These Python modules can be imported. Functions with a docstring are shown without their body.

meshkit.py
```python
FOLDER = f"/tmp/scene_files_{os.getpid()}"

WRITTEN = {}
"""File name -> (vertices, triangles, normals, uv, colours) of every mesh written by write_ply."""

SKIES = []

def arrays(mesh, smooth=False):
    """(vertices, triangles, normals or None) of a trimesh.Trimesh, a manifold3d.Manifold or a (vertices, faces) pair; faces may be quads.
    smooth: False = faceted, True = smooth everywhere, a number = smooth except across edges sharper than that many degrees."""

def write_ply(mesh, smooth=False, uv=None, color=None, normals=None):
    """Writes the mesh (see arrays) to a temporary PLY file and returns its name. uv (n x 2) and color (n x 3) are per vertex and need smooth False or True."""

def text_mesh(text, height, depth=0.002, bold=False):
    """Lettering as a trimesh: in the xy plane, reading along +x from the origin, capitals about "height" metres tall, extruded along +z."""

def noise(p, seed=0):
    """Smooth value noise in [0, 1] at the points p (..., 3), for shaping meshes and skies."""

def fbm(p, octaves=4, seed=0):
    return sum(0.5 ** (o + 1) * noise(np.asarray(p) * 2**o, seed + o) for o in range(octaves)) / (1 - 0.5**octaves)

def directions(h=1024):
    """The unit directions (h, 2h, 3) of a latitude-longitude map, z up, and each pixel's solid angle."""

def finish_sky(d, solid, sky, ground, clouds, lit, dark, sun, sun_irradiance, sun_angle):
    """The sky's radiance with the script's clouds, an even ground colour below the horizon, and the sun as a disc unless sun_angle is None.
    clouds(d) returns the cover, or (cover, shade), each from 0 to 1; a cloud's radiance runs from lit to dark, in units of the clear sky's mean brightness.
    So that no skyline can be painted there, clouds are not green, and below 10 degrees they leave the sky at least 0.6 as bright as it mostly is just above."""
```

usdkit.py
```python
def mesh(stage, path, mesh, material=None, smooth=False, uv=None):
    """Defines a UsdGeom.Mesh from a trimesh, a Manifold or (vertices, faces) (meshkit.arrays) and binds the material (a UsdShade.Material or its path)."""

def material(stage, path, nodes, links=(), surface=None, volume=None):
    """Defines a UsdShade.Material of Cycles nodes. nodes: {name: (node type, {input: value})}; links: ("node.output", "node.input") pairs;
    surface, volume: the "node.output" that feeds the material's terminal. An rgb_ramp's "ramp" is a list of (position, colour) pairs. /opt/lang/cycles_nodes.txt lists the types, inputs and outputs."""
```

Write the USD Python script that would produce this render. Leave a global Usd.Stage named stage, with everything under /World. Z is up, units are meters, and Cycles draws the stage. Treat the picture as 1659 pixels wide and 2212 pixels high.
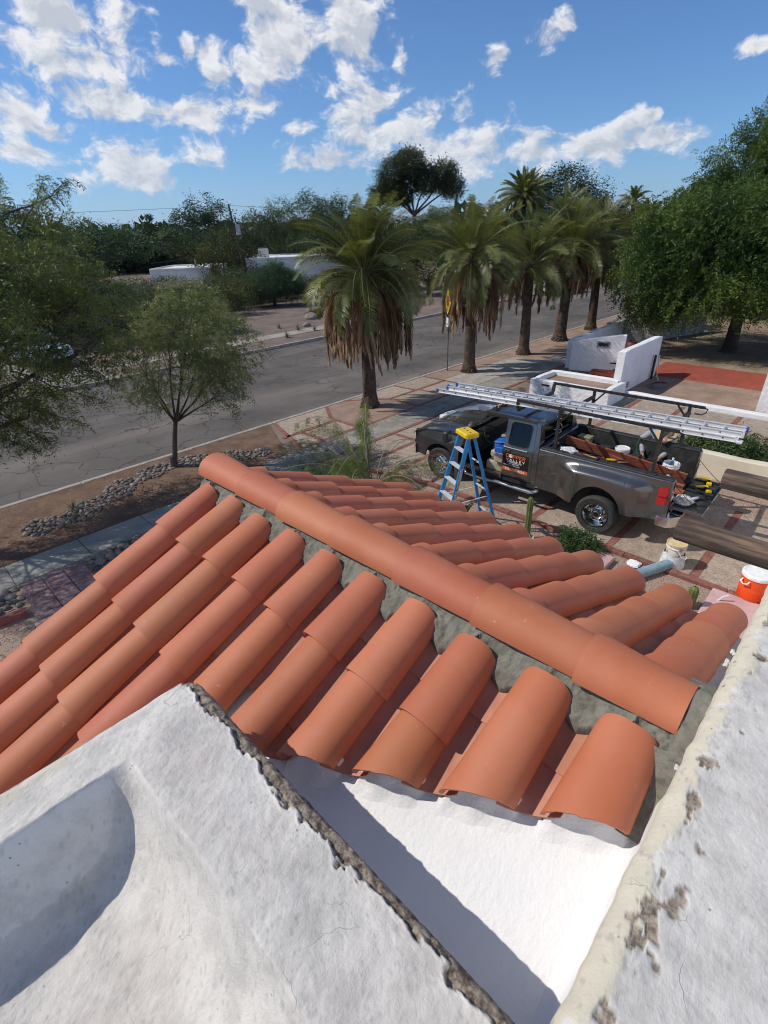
import math, random
import numpy as np, trimesh, usdkit, meshkit
from pxr import Usd, UsdGeom, UsdLux, UsdShade, Gf, Sdf, Vt

stage = Usd.Stage.CreateInMemory()
UsdGeom.SetStageUpAxis(stage, 'Z')
UsdGeom.SetStageMetersPerUnit(stage, 1.0)
UsdGeom.Xform.Define(stage, '/World')

# ------------------------------------------------------------------ camera, sky, sun
# x runs along the street (to the far right), y across it (to the far left), z up
CAM_Z, PITCH, ROLL, YAW = 5.503, 0.507, -0.035, 0.786
fh = np.array([math.sin(YAW), math.cos(YAW), 0.0]); rh = np.array([math.cos(YAW), -math.sin(YAW), 0.0]); zz = np.array([0, 0, 1.0])
Fv = fh * math.cos(PITCH) - zz * math.sin(PITCH); Uv = fh * math.sin(PITCH) + zz * math.cos(PITCH)
Rv, Uv = math.cos(ROLL) * rh + math.sin(ROLL) * Uv, -math.sin(ROLL) * rh + math.cos(ROLL) * Uv
cam = UsdGeom.Camera.Define(stage, '/World/camera')
cm = Gf.Matrix4d(1.0)
for i_, v_ in enumerate((Rv, Uv, -Fv)):
    cm.SetRow(i_, Gf.Vec4d(*map(float, v_), 0.0))
cm.SetRow(3, Gf.Vec4d(0, 0, CAM_Z, 1))
cam.AddTransformOp().Set(cm)
cam.CreateHorizontalApertureAttr(36.0)
cam.CreateFocalLengthAttr(36.0 * 2002.8 / 3024)
cam.CreateExposureAttr(EXPOSURE := 0.0)

SUN = np.array([-0.63, 0.75, 1.0]); SUN /= np.linalg.norm(SUN)
SUN_EL = math.asin(SUN[2]); SUN_AZ = math.atan2(SUN[0], SUN[1])
sun = UsdLux.DistantLight.Define(stage, '/World/sun')
sun.CreateNormalizeAttr(True); sun.CreateIntensityAttr(1.0); sun.CreateAngleAttr(0.53); sun.CreateColorAttr(Gf.Vec3f(1.0, 0.955, 0.89))
zax = SUN; xax = np.cross([0, 0, 1.0], zax); xax /= np.linalg.norm(xax); yax = np.cross(zax, xax)
sm = Gf.Matrix4d(1.0)
for i_, v_ in enumerate((xax, yax, zax)):
    sm.SetRow(i_, Gf.Vec4d(*map(float, v_), 0.0))
sun.AddTransformOp().Set(sm)
dome = UsdLux.DomeLight.Define(stage, '/World/sky')
dome.GetPrim().SetCustomDataByKey('kind', 'structure')


def sky_material():
    """Blue sky with scattered cumulus: noise in azimuth / elevation, thick where a cloud stands, clear elsewhere."""
    nodes = {'sky': ('sky_texture', dict(sky_type='single_scattering', sun_disc=False, sun_elevation=SUN_EL, sun_rotation=SUN_AZ, altitude=700.0, air_density=1.0, aerosol_density=0.45, ozone_density=1.4)),
             'tc': ('texture_coordinate', {}), 'sep': ('separate_xyz', {}), 'az': ('math', dict(math_type='arctan2')),
             'el': ('math', dict(math_type='arcsine')), 'uv': ('combine_xyz', {})}
    links = [('tc.generated', 'sky.vector'), ('tc.generated', 'sep.vector'), ('sep.x', 'az.value1'), ('sep.y', 'az.value2'), ('sep.z', 'el.value1'), ('az.value', 'uv.x'), ('el.value', 'uv.y')]
    last = None
    for k, (az, el, a, b) in enumerate(CLOUDS):
        az, el, a, b = (math.radians(q) for q in (az, el, a, b))
        nodes[f'm{k}'] = ('mapping', dict(mapping_type='point', location=(-az / a, -el / b, 0), scale=(1 / a, 1 / b, 0)))
        nodes[f'l{k}'] = ('vector_math', dict(math_type='length'))
        nodes[f's{k}'] = ('math', dict(math_type='subtract', value1=1.0))
        links += [('uv.vector', f'm{k}.vector'), (f'm{k}.vector', f'l{k}.vector1'), (f'l{k}.value', f's{k}.value2')]
        if last:
            nodes[f'x{k}'] = ('math', dict(math_type='smoothmax', value3=0.25))
            links += [(last, f'x{k}.value1'), (f's{k}.value', f'x{k}.value2')]
            last = f'x{k}.value'
        else:
            last = f's{k}.value'
    # noise: big billows + fine puffs; the same again a little nearer to the sun gives the lit side
    nodes['wn'] = ('noise_texture', dict(scale=14.0, detail=3.0, roughness=0.5))
    nodes['wv'] = ('vector_math', dict(math_type='multiply_add', vector2=(0.05, 0.05, 0.0)))
    links += [('uv.vector', 'wn.vector'), ('wn.color', 'wv.vector1'), ('uv.vector', 'wv.vector3')]
    for t, off in (('a', (0, 0, 0)), ('b', (-0.012, 0.016, 0))):
        nodes['o' + t] = ('mapping', dict(mapping_type='point', location=off, scale=(1.0, 1.5, 1.0)))
        nodes['n' + t] = ('noise_texture', dict(scale=15.0, detail=9.0, roughness=0.60, lacunarity=2.1))
        links += [('wv.vector', f'o{t}.vector'), (f'o{t}.vector', f'n{t}.vector')]
    nodes['cl'] = ('math', dict(math_type='maximum', value2=-1.2)); links.append((last, 'cl.value1'))
    nodes['mn'] = ('math', dict(math_type='multiply', value2=0.52)); links.append(('cl.value', 'mn.value1'))
    nodes['d0'] = ('math', dict(math_type='multiply_add', value2=2.5, value3=-1.20)); links.append(('na.fac', 'd0.value1'))
    nodes['d1'] = ('math', dict(math_type='add')); links += [('d0.value', 'd1.value1'), ('mn.value', 'd1.value2')]
    nodes['den'] = ('map_range', dict(range_type='smoothstep', from_min=-0.06, from_max=0.40, to_min=0.0, to_max=0.97, clamp=True)); links.append(('d1.value', 'den.value'))
    nodes['df'] = ('math', dict(math_type='subtract')); links += [('na.fac', 'df.value1'), ('nb.fac', 'df.value2')]
    nodes['lit'] = ('map_range', dict(range_type='linear', from_min=-0.10, from_max=0.10, to_min=0.0, to_max=1.0, clamp=True)); links.append(('df.value', 'lit.value'))
    nodes['thick'] = ('map_range', dict(range_type='smoothstep', from_min=0.15, from_max=0.85, to_min=0.0, to_max=0.45, clamp=True)); links.append(('d1.value', 'thick.value'))
    nodes['lt'] = ('math', dict(math_type='subtract', use_clamp=True)); links += [('lit.result', 'lt.value1'), ('thick.result', 'lt.value2')]
    nodes['cc'] = ('mix_color', dict(a=CLOUD_DARK, b=CLOUD_LIT, use_clamp=False)); links.append(('lt.value', 'cc.fac'))
    nodes['tint'] = ('mix_color', dict(blend_type='multiply', fac=1.0, b=SKY_TINT, use_clamp=False)); links.append(('sky.color', 'tint.a'))
    nodes['mx'] = ('mix_color', dict(use_clamp=False)); links += [('den.result', 'mx.fac'), ('tint.result', 'mx.a'), ('cc.result', 'mx.b')]
    nodes['bg'] = ('background_shader', dict(strength=SKY_STRENGTH)); links.append(('mx.result', 'bg.color'))
    return usdkit.material(stage, '/World/Looks/sky_and_clouds', nodes, links, surface='bg.background')


SKY_STRENGTH = 0.104
SKY_TINT = (0.50, 0.79, 1.13)
CLOUD_LIT, CLOUD_DARK = (9.3, 9.2, 9.2), (5.4, 5.7, 6.3)
# azimuth from +y towards +x, elevation, half width, half height (degrees)
CLOUDS = []


def px_dir(x, y):
    """Direction seen at a point of the 1659 x 2212 picture, as azimuth and elevation: only used to note where the clouds stood."""
    r = Fv + (x - 829.5) / 1098.7 * Rv - (y - 1106) / 1098.7 * Uv
    return math.degrees(math.atan2(r[0], r[1])), math.degrees(math.asin(r[2] / np.linalg.norm(r)))


for (cx, cy, cw, ch) in ((125, 40, 120, 70), (215, 125, 110, 55), (40, 235, 75, 70), (130, 290, 70, 25), (40, 325, 80, 22), (235, 225, 80, 45), (400, 245, 90, 28), (520, 225, 75, 25), (300, 350, 130, 50),
                         (605, 95, 85, 90), (600, 20, 60, 60), (470, 170, 28, 26), (775, 90, 62, 110), (765, 10, 60, 60), (860, 130, 14, 34), (815, 225, 58, 55), (850, 280, 110, 48), (720, 350, 110, 28),
                         (960, 320, 120, 45), (1130, 330, 140, 36), (1290, 310, 130, 40), (1400, 300, 110, 26), (1370, 265, 30, 26), (1180, 90, 36, 34), (1075, 125, 22, 24), (1410, 248, 18, 15), (650, 270, 30, 15), (445, 110, 22, 30), (405, 100, 16, 26), (1640, 95, 40, 16), (1000, 285, 22, 14), (350, 125, 30, 18)):
    a0, e0 = px_dir(cx, cy); a1, _ = px_dir(cx + cw, cy); _, e1 = px_dir(cx, cy - ch)
    CLOUDS.append((a0, e0, abs(a1 - a0) * 1.15, abs(e1 - e0) * 1.25))
for (az_, el_, a_, b_) in ((-25, 22, 16, 6), (-60, 30, 22, 9), (-100, 18, 18, 6), (-140, 34, 20, 9), (170, 20, 20, 7), (130, 32, 16, 8), (105, 14, 18, 5), (75, 45, 14, 8), (-10, 55, 18, 10), (-170, 55, 20, 10)):
    CLOUDS.append((az_, el_, a_, b_))       # the same scattered cumulus goes on round the rest of the sky
UsdShade.MaterialBindingAPI.Apply(dome.GetPrim()).Bind(sky_material())

# ------------------------------------------------------------------ helpers
LOOKS, COUNT = {}, {}
rng = np.random.default_rng(7)


def mat(name, c1, c2=None, scale=4.0, detail=6.0, rough=0.8, bump=None, metallic=0.0, rnd=0.0, spec=0.4, c3=None, scale3=40.0, amount3=0.5, pos3=(0.5, 0.7), coat=0.0, stretch=None, contrast=(0.35, 0.65), sheen=0.0, coords='position', hue=0.0):
    """A principled surface: two colours mixed by noise, a third in specks or stains, relief from noise, a per-object change of tone."""
    if name in LOOKS:
        return LOOKS[name]
    n = {'p': ('principled_bsdf', dict(roughness=rough, metallic=metallic, specular_ior_level=spec, coat_weight=coat, sheen_weight=sheen)), 'g': ('geometry', {}) if coords == 'position' else ('texture_coordinate', {})}
    l = []
    co = 'g.position' if coords == 'position' else 'g.object'
    if stretch:
        n['mp'] = ('mapping', dict(mapping_type='point', scale=stretch)); l.append((co, 'mp.vector')); co = 'mp.vector'
    cur = None
    if c2 is not None:
        n['n1'] = ('noise_texture', dict(scale=scale, detail=detail, roughness=0.6)); l.append((co, 'n1.vector'))
        n['r1'] = ('map_range', dict(range_type='smoothstep', from_min=contrast[0], from_max=contrast[1], to_min=0.0, to_max=1.0, clamp=True)); l.append(('n1.fac', 'r1.value'))
        n['m1'] = ('mix_color', dict(a=c1, b=c2)); l.append(('r1.result', 'm1.fac')); cur = 'm1.result'
    if c3 is not None:
        n['n3'] = ('noise_texture', dict(scale=scale3, detail=5.0, roughness=0.65)); l.append((co, 'n3.vector'))
        n['r3'] = ('map_range', dict(range_type='smoothstep', from_min=pos3[0], from_max=pos3[1], to_min=0.0, to_max=amount3, clamp=True)); l.append(('n3.fac', 'r3.value'))
        n['m3'] = ('mix_color', dict(a=c1, b=c3)); l.append(('r3.result', 'm3.fac'))
        if cur:
            l.append((cur, 'm3.a'))
        cur = 'm3.result'
    if rnd or hue:
        n['oi'] = ('object_info', {})
        n['hs'] = ('hsv', dict(hue=0.5, saturation=1.0, fac=1.0, color=c1))
        n['rr'] = ('map_range', dict(range_type='linear', from_min=0.0, from_max=1.0, to_min=1 - rnd, to_max=1 + rnd)); l += [('oi.random', 'rr.value'), ('rr.result', 'hs.value')]
        if hue:
            n['wn'] = ('white_noise_texture', dict(dimensions='1D')); n['rh'] = ('map_range', dict(range_type='linear', from_min=0.0, from_max=1.0, to_min=0.5 - hue, to_max=0.5 + hue))
            l += [('oi.random', 'wn.w'), ('wn.value', 'rh.value'), ('rh.result', 'hs.hue')]
        if cur:
            l.append((cur, 'hs.color'))
        cur = 'hs.color'
    if cur:
        l.append((cur, 'p.base_color'))
    else:
        n['p'][1]['base_color'] = c1
    if bump:
        bs, st, dist = bump
        n['nb'] = ('noise_texture', dict(scale=bs, detail=8.0, roughness=0.62)); l.append((co, 'nb.vector'))
        n['b'] = ('bump', dict(strength=st, distance=dist)); l += [('nb.fac', 'b.height'), ('b.normal', 'p.normal')]
    LOOKS[name] = usdkit.material(stage, '/World/Looks/' + name, n, l, surface='p.BSDF')
    return LOOKS[name]


def leafmat(name, dark, light, scale=0.8, trans=0.3, rough=0.55, rnd=0.12):
    n = {'g': ('geometry', {}), 'n1': ('noise_texture', dict(scale=scale, detail=4.0)), 'r1': ('map_range', dict(range_type='smoothstep', from_min=0.36, from_max=0.64, to_min=0.0, to_max=1.0, clamp=True)),
         'm': ('mix_color', dict(a=dark, b=light)), 'oi': ('object_info', {}), 'rr': ('map_range', dict(range_type='linear', from_min=0.0, from_max=1.0, to_min=1 - rnd, to_max=1 + rnd)),
         'hs': ('hsv', dict(hue=0.5, saturation=1.0, fac=1.0)), 'p': ('principled_bsdf', dict(roughness=rough, specular_ior_level=0.35)), 't': ('translucent_bsdf', {}), 'mx': ('mix_closure', dict(fac=trans)),
         'tc': ('mix_color', dict(blend_type='multiply', fac=1.0, b=(1.5, 1.5, 0.6)))}
    l = [('g.position', 'n1.vector'), ('n1.fac', 'r1.value'), ('r1.result', 'm.fac'), ('m.result', 'hs.color'), ('oi.random', 'rr.value'), ('rr.result', 'hs.value'), ('hs.color', 'p.base_color'), ('hs.color', 'tc.a'),
         ('tc.result', 't.color'), ('p.BSDF', 'mx.closure1'), ('t.BSDF', 'mx.closure2')]
    LOOKS[name] = usdkit.material(stage, '/World/Looks/' + name, n, l, surface='mx.closure')
    return LOOKS[name]


def numbered(parent, name):
    k = COUNT.get((parent, name), 0); COUNT[(parent, name)] = k + 1
    return f'{parent}/{name}' + (f'_{k:03d}' if k else '')


def tag(prim, label=None, cat=None, group=None, kind=None):
    prim = prim.GetPrim() if hasattr(prim, 'GetPrim') else prim
    for k, v in (('label', label), ('category', cat), ('group', group), ('kind', kind)):
        if v:
            prim.SetCustomDataByKey(k, v)
    return prim


def thing(name, label, cat, loc=(0, 0, 0), rz=0.0, group=None, kind=None, scale=None, rx=0.0):
    x = UsdGeom.Xform.Define(stage, numbered('/World', name))
    x.AddTranslateOp().Set(Gf.Vec3d(*map(float, loc)))
    x.AddRotateZOp().Set(math.degrees(rz))
    if rx:
        x.AddRotateXOp().Set(math.degrees(rx))
    if scale:
        x.AddScaleOp().Set(Gf.Vec3f(*((scale,) * 3 if np.isscalar(scale) else scale)))
    return tag(x, label, cat, group, kind)


def obj(name, mesh, m, parent=None, smooth=False, label=None, cat=None, group=None, kind=None, loc=None, rz=0.0):
    path = numbered(str(parent.GetPath()) if parent else '/World', name)
    g = usdkit.mesh(stage, path, mesh, m, smooth=smooth)
    if loc is not None:
        g.AddTranslateOp().Set(Gf.Vec3d(*map(float, loc))); g.AddRotateZOp().Set(math.degrees(rz))
    return tag(g, label, cat, group, kind)


def dup(root, loc, rz=0.0, label=None, group=None, scale=None):
    was = root.GetCustomData()
    r = thing(root.GetName().rstrip('0123456789').rstrip('_'), label or was.get('label'), was.get('category'), loc, rz, group or was.get('group'), scale=scale)
    r.GetReferences().AddInternalReference(root.GetPath()); r.SetInstanceable(True)
    return r


cat_ = trimesh.util.concatenate


def T(m, t=(0, 0, 0), rz=0.0, rx=0.0, ry=0.0):
    m = m.copy()
    for a, ax in ((rx, (1, 0, 0)), (ry, (0, 1, 0)), (rz, (0, 0, 1))):
        if a:
            m.apply_transform(trimesh.transformations.rotation_matrix(a, ax))
    m.apply_translation(t)
    return m


def box(x0, x1, y0, y1, z0, z1):
    return T(trimesh.creation.box((x1 - x0, y1 - y0, z1 - z0)), ((x0 + x1) / 2, (y0 + y1) / 2, (z0 + z1) / 2))


def rbox(x0, x1, y0, y1, z0, z1, r=0.01):
    """A box with chamfered edges."""
    pts = []
    for sx in (0, 1):
        for sy in (0, 1):
            for sz in (0, 1):
                c = np.array([(x0, x1)[sx], (y0, y1)[sy], (z0, z1)[sz]], float); d = np.array([1 - 2 * sx, 1 - 2 * sy, 1 - 2 * sz]) * r
                for k in range(3):
                    e = d.copy(); e[k] = 0; pts.append(c + e)
    return trimesh.convex.convex_hull(np.array(pts))


def bar(a, b, w, h=None, up=(0, 0, 1)):
    """A rectangular bar from a to b: w across, h along up."""
    a, b = np.array(a, float), np.array(b, float); h = h or w
    L = np.linalg.norm(b - a); t = (b - a) / L; up = np.array(up, float)
    if abs(t @ up) > 0.98:
        up = np.array([1.0, 0, 0])
    s = np.cross(t, up); s /= np.linalg.norm(s); u = np.cross(s, t)
    m = trimesh.creation.box((L, w, h)); M = np.eye(4); M[:3, 0], M[:3, 1], M[:3, 2], M[:3, 3] = t, s, u, (a + b) / 2
    if np.linalg.det(M[:3, :3]) < 0:
        M[:3, 1] *= -1
    m.apply_transform(M)
    return m


def tube(pts, r, sides=8, cap=True):
    p = np.asarray(pts, float); r = np.broadcast_to(np.asarray(r, float), (len(p),))
    t = np.gradient(p, axis=0); t /= np.linalg.norm(t, axis=1, keepdims=True) + 1e-12
    ref = np.array([0.0, 0, 1]) if np.abs(t[:, 2]).mean() < 0.8 else np.array([1.0, 0, 0])
    a = np.cross(t, ref); a /= np.linalg.norm(a, axis=1, keepdims=True) + 1e-12; b = np.cross(t, a)
    an = np.arange(sides) * 2 * np.pi / sides
    v = p[:, None] + r[:, None, None] * (np.cos(an)[None, :, None] * a[:, None] + np.sin(an)[None, :, None] * b[:, None])
    i, j = np.meshgrid(np.arange(len(p) - 1), np.arange(sides), indexing='ij')
    q = np.stack([i * sides + j, i * sides + (j + 1) % sides, (i + 1) * sides + (j + 1) % sides, (i + 1) * sides + j], -1).reshape(-1, 4)
    f = np.vstack([q[:, [0, 2, 1]], q[:, [0, 3, 2]]]); v = v.reshape(-1, 3)
    if cap:
        k = len(v); v = np.vstack([v, p[0], p[-1]]); j = np.arange(sides); e = (len(p) - 1) * sides
        f = np.vstack([f, np.stack([np.full(sides, k), j, (j + 1) % sides], 1), np.stack([np.full(sides, k + 1), e + (j + 1) % sides, e + j], 1)])
    m = trimesh.Trimesh(v, f, process=False)
    return m


def lathe(profile, sides=24):
    """profile: (radius, z) from bottom to top, closed on the axis."""
    pr = np.array(profile, float); an = np.arange(sides) * 2 * np.pi / sides
    v = np.stack([pr[:, :1] * np.cos(an), pr[:, :1] * np.sin(an), np.repeat(pr[:, 1:], sides, 1)], -1).reshape(-1, 3); n = len(pr)
    i, j = np.meshgrid(np.arange(n - 1), np.arange(sides), indexing='ij')
    q = np.stack([i * sides + j, i * sides + (j + 1) % sides, (i + 1) * sides + (j + 1) % sides, (i + 1) * sides + j], -1).reshape(-1, 4)
    return trimesh.Trimesh(v, np.vstack([q[:, :3], q[:, [0, 2, 3]]]), process=False)


def grid(P):
    """Mesh of an (n, m, 3) array of points."""
    n, m = P.shape[:2]; i, j = np.meshgrid(np.arange(n - 1), np.arange(m - 1), indexing='ij')
    q = np.stack([i * m + j, (i + 1) * m + j, (i + 1) * m + j + 1, i * m + j + 1], -1).reshape(-1, 4)
    return trimesh.Trimesh(P.reshape(-1, 3), np.vstack([q[:, :3], q[:, [0, 2, 3]]]), process=False)


def sheet(poly, z, t=0.0):
    """Flat polygon (list of x, y) at height z, or a slab of thickness t below it."""
    import shapely.geometry as sg
    pg = sg.Polygon(poly)
    m = trimesh.creation.extrude_polygon(pg, max(t, 1e-3), engine='earcut') if t else None
    if m is None:
        v, f = trimesh.creation.triangulate_polygon(pg, engine='earcut')
        m = trimesh.Trimesh(np.c_[v, np.full(len(v), z)], f, process=False)
        if m.face_normals[:, 2].mean() < 0:
            m.invert()
        return m
    return T(m, (0, 0, z - t))


def prism(poly, axis, a, b):
    """Polygon in the two other axes, extruded along axis (0, 1 or 2) from a to b."""
    import shapely.geometry as sg
    m = trimesh.creation.extrude_polygon(sg.Polygon(poly), b - a, engine='earcut'); v = np.array(m.vertices)
    o = [k for k in range(3) if k != axis]; w = np.zeros_like(v); w[:, o[0]], w[:, o[1]], w[:, axis] = v[:, 0], v[:, 1], v[:, 2] + a
    m = trimesh.Trimesh(w, m.faces, process=False); m.fix_normals()
    return m


fbm = meshkit.fbm
# ------------------------------------------------------------------ the setting: ground, street, kerbs, paths, hills
M_ground = mat('desert_ground', (0.17, 0.125, 0.09), (0.24, 0.18, 0.13), 0.6, 9, 0.95, bump=(26, 0.5, 0.02), c3=(0.13, 0.10, 0.075), scale3=30, amount3=0.75, pos3=(0.5, 0.62))
M_mulch = mat('brown_mulch', (0.13, 0.072, 0.044), (0.21, 0.13, 0.08), 2.2, 9, 0.95, bump=(45, 0.8, 0.02), c3=(0.07, 0.045, 0.032), scale3=38, amount3=0.8, pos3=(0.48, 0.62))
M_tan = mat('tan_dirt', (0.33, 0.225, 0.165), (0.235, 0.16, 0.115), 1.2, 9, 0.95, bump=(30, 0.4, 0.015), c3=(0.20, 0.14, 0.10), scale3=22, amount3=0.6, pos3=(0.52, 0.66))
M_gravel = mat('pink_gravel', (0.30, 0.20, 0.15), (0.42, 0.31, 0.245), 55, 3, 0.95, bump=(60, 1.0, 0.02), c3=(0.10, 0.07, 0.055), scale3=70, amount3=0.85, pos3=(0.53, 0.64), contrast=(0.42, 0.58))
M_asphalt_n = {'g': ('geometry', {}), 'n': ('noise_texture', dict(scale=0.35, detail=9, roughness=0.62)), 'r': ('rgb_ramp', dict(ramp=[(0.3, (0.078, 0.068, 0.061)), (0.52, (0.118, 0.103, 0.091)), (0.72, (0.170, 0.144, 0.122))])),
               'n2': ('noise_texture', dict(scale=90, detail=3)), 'mm': ('mix_color', dict(blend_type='overlay', fac=0.35)),
               'wv': ('noise_texture', dict(scale=0.9, detail=4)), 'wm': ('vector_math', dict(math_type='multiply_add', vector2=(1.5, 1.5, 0.0))), 'v': ('voronoi_texture', dict(feature='distance_to_edge', scale=0.75, randomness=1.0)),
               'cr': ('map_range', dict(range_type='smoothstep', from_min=0.004, from_max=0.022, to_min=0.0, to_max=1.0, clamp=True)), 'nm': ('noise_texture', dict(scale=0.22, detail=3)),
               'nk': ('map_range', dict(range_type='smoothstep', from_min=0.34, from_max=0.46, to_min=0.0, to_max=0.85, clamp=True)), 'ic': ('math', dict(math_type='subtract', value1=1.0)), 'fk': ('math', dict(math_type='multiply')),
               'mc': ('mix_color', dict(b=(0.045, 0.04, 0.036))), 'p': ('principled_bsdf', dict(roughness=0.9, specular_ior_level=0.25)), 'nb': ('noise_texture', dict(scale=120, detail=4)), 'b': ('bump', dict(strength=0.35, distance=0.008)),
               'mp': ('mapping', dict(mapping_type='point', scale=(0.02, 0.55, 1.0))), 'ns': ('noise_texture', dict(scale=1.0, detail=5)), 'rs': ('map_range', dict(range_type='smoothstep', from_min=0.5, from_max=0.68, to_min=0.0, to_max=0.35, clamp=True)), 'ms': ('mix_color', dict(b=(0.27, 0.225, 0.185)))}
M_asphalt = usdkit.material(stage, '/World/Looks/cracked_asphalt', M_asphalt_n, [('g.position', 'n.vector'), ('n.fac', 'r.fac'), ('g.position', 'n2.vector'), ('r.color', 'mm.a'), ('n2.color', 'mm.b'), ('g.position', 'wv.vector'), ('wv.color', 'wm.vector1'), ('g.position', 'wm.vector3'),
    ('wm.vector', 'v.vector'), ('v.distance', 'cr.value'), ('cr.result', 'ic.value2'), ('g.position', 'nm.vector'), ('nm.fac', 'nk.value'), ('ic.value', 'fk.value1'), ('nk.result', 'fk.value2'), ('g.position', 'mp.vector'), ('mp.vector', 'ns.vector'), ('ns.fac', 'rs.value'), ('mm.result', 'ms.a'), ('rs.result', 'ms.fac'),
    ('fk.value', 'mc.fac'), ('ms.result', 'mc.a'), ('mc.result', 'p.base_color'), ('g.position', 'nb.vector'), ('nb.fac', 'b.height'), ('b.normal', 'p.normal')], surface='p.BSDF')
M_kerb = mat('kerb_concrete', (0.40, 0.35, 0.30), (0.29, 0.25, 0.215), 3, 8, 0.9, bump=(60, 0.4, 0.006), c3=(0.17, 0.14, 0.12), scale3=9, amount3=0.6)
M_walk = mat('walk_concrete', (0.30, 0.285, 0.245), (0.22, 0.21, 0.185), 1.3, 9, 0.9, bump=(70, 0.35, 0.005), c3=(0.36, 0.33, 0.28), scale3=14, amount3=0.4, rnd=0.08)
M_walk2 = mat('pale_walk_concrete', (0.285, 0.255, 0.21), (0.205, 0.185, 0.155), 1.6, 9, 0.88, bump=(60, 0.3, 0.005), c3=(0.40, 0.39, 0.36), scale3=5, amount3=0.5, rnd=0.07)
M_aggr = mat('exposed_aggregate', (0.41, 0.325, 0.245), (0.31, 0.242, 0.182), 5, 9, 0.9, bump=(70, 0.9, 0.012), c3=(0.13, 0.10, 0.075), scale3=34, amount3=0.65, pos3=(0.5, 0.62), rnd=0.10)
M_brick = mat('red_brick_band', (0.25, 0.10, 0.074), (0.17, 0.068, 0.052), 6, 6, 0.85, bump=(80, 0.5, 0.006), c3=(0.36, 0.20, 0.15), scale3=16, amount3=0.5, rnd=0.14)
M_redpaint = mat('red_painted_concrete', (0.32, 0.07, 0.04), (0.25, 0.055, 0.035), 1.6, 7, 0.8, bump=(50, 0.3, 0.006), c3=(0.40, 0.14, 0.09), scale3=30, amount3=0.35)
M_purple = mat('mauve_flagstone', (0.20, 0.115, 0.115), (0.29, 0.19, 0.185), 3.5, 8, 0.85, bump=(40, 0.5, 0.008), c3=(0.13, 0.075, 0.075), scale3=11, amount3=0.6, rnd=0.14)
M_pink = mat('pink_concrete', (0.50, 0.33, 0.315), (0.42, 0.27, 0.26), 4, 7, 0.85, bump=(50, 0.25, 0.004), rnd=0.05)
M_drygrass = mat('dry_grass_ground', (0.20, 0.145, 0.085), (0.30, 0.225, 0.15), 0.7, 9, 0.95, bump=(30, 0.6, 0.02), c3=(0.12, 0.10, 0.05), scale3=5, amount3=0.7)

# one sheet to the horizon with the street let into it
ys = [-4000, -60, 0, 14.02, 14.021, 24.78, 24.781, 60, 4000]; zs = [0, 0, 0, 0, -0.16, -0.16, 0, 0, 0]; xs = [-4000, -100, -20, 0, 20, 60, 150, 400, 4000]
obj('ground', grid(np.array([[(x, y, z) for y, z in zip(ys, zs)] for x in xs], float)), M_ground, kind='structure')
obj('street', sheet([(-400, 14.022), (900, 14.022), (900, 24.779), (-400, 24.779)], -0.12), M_asphalt, kind='structure')
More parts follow.
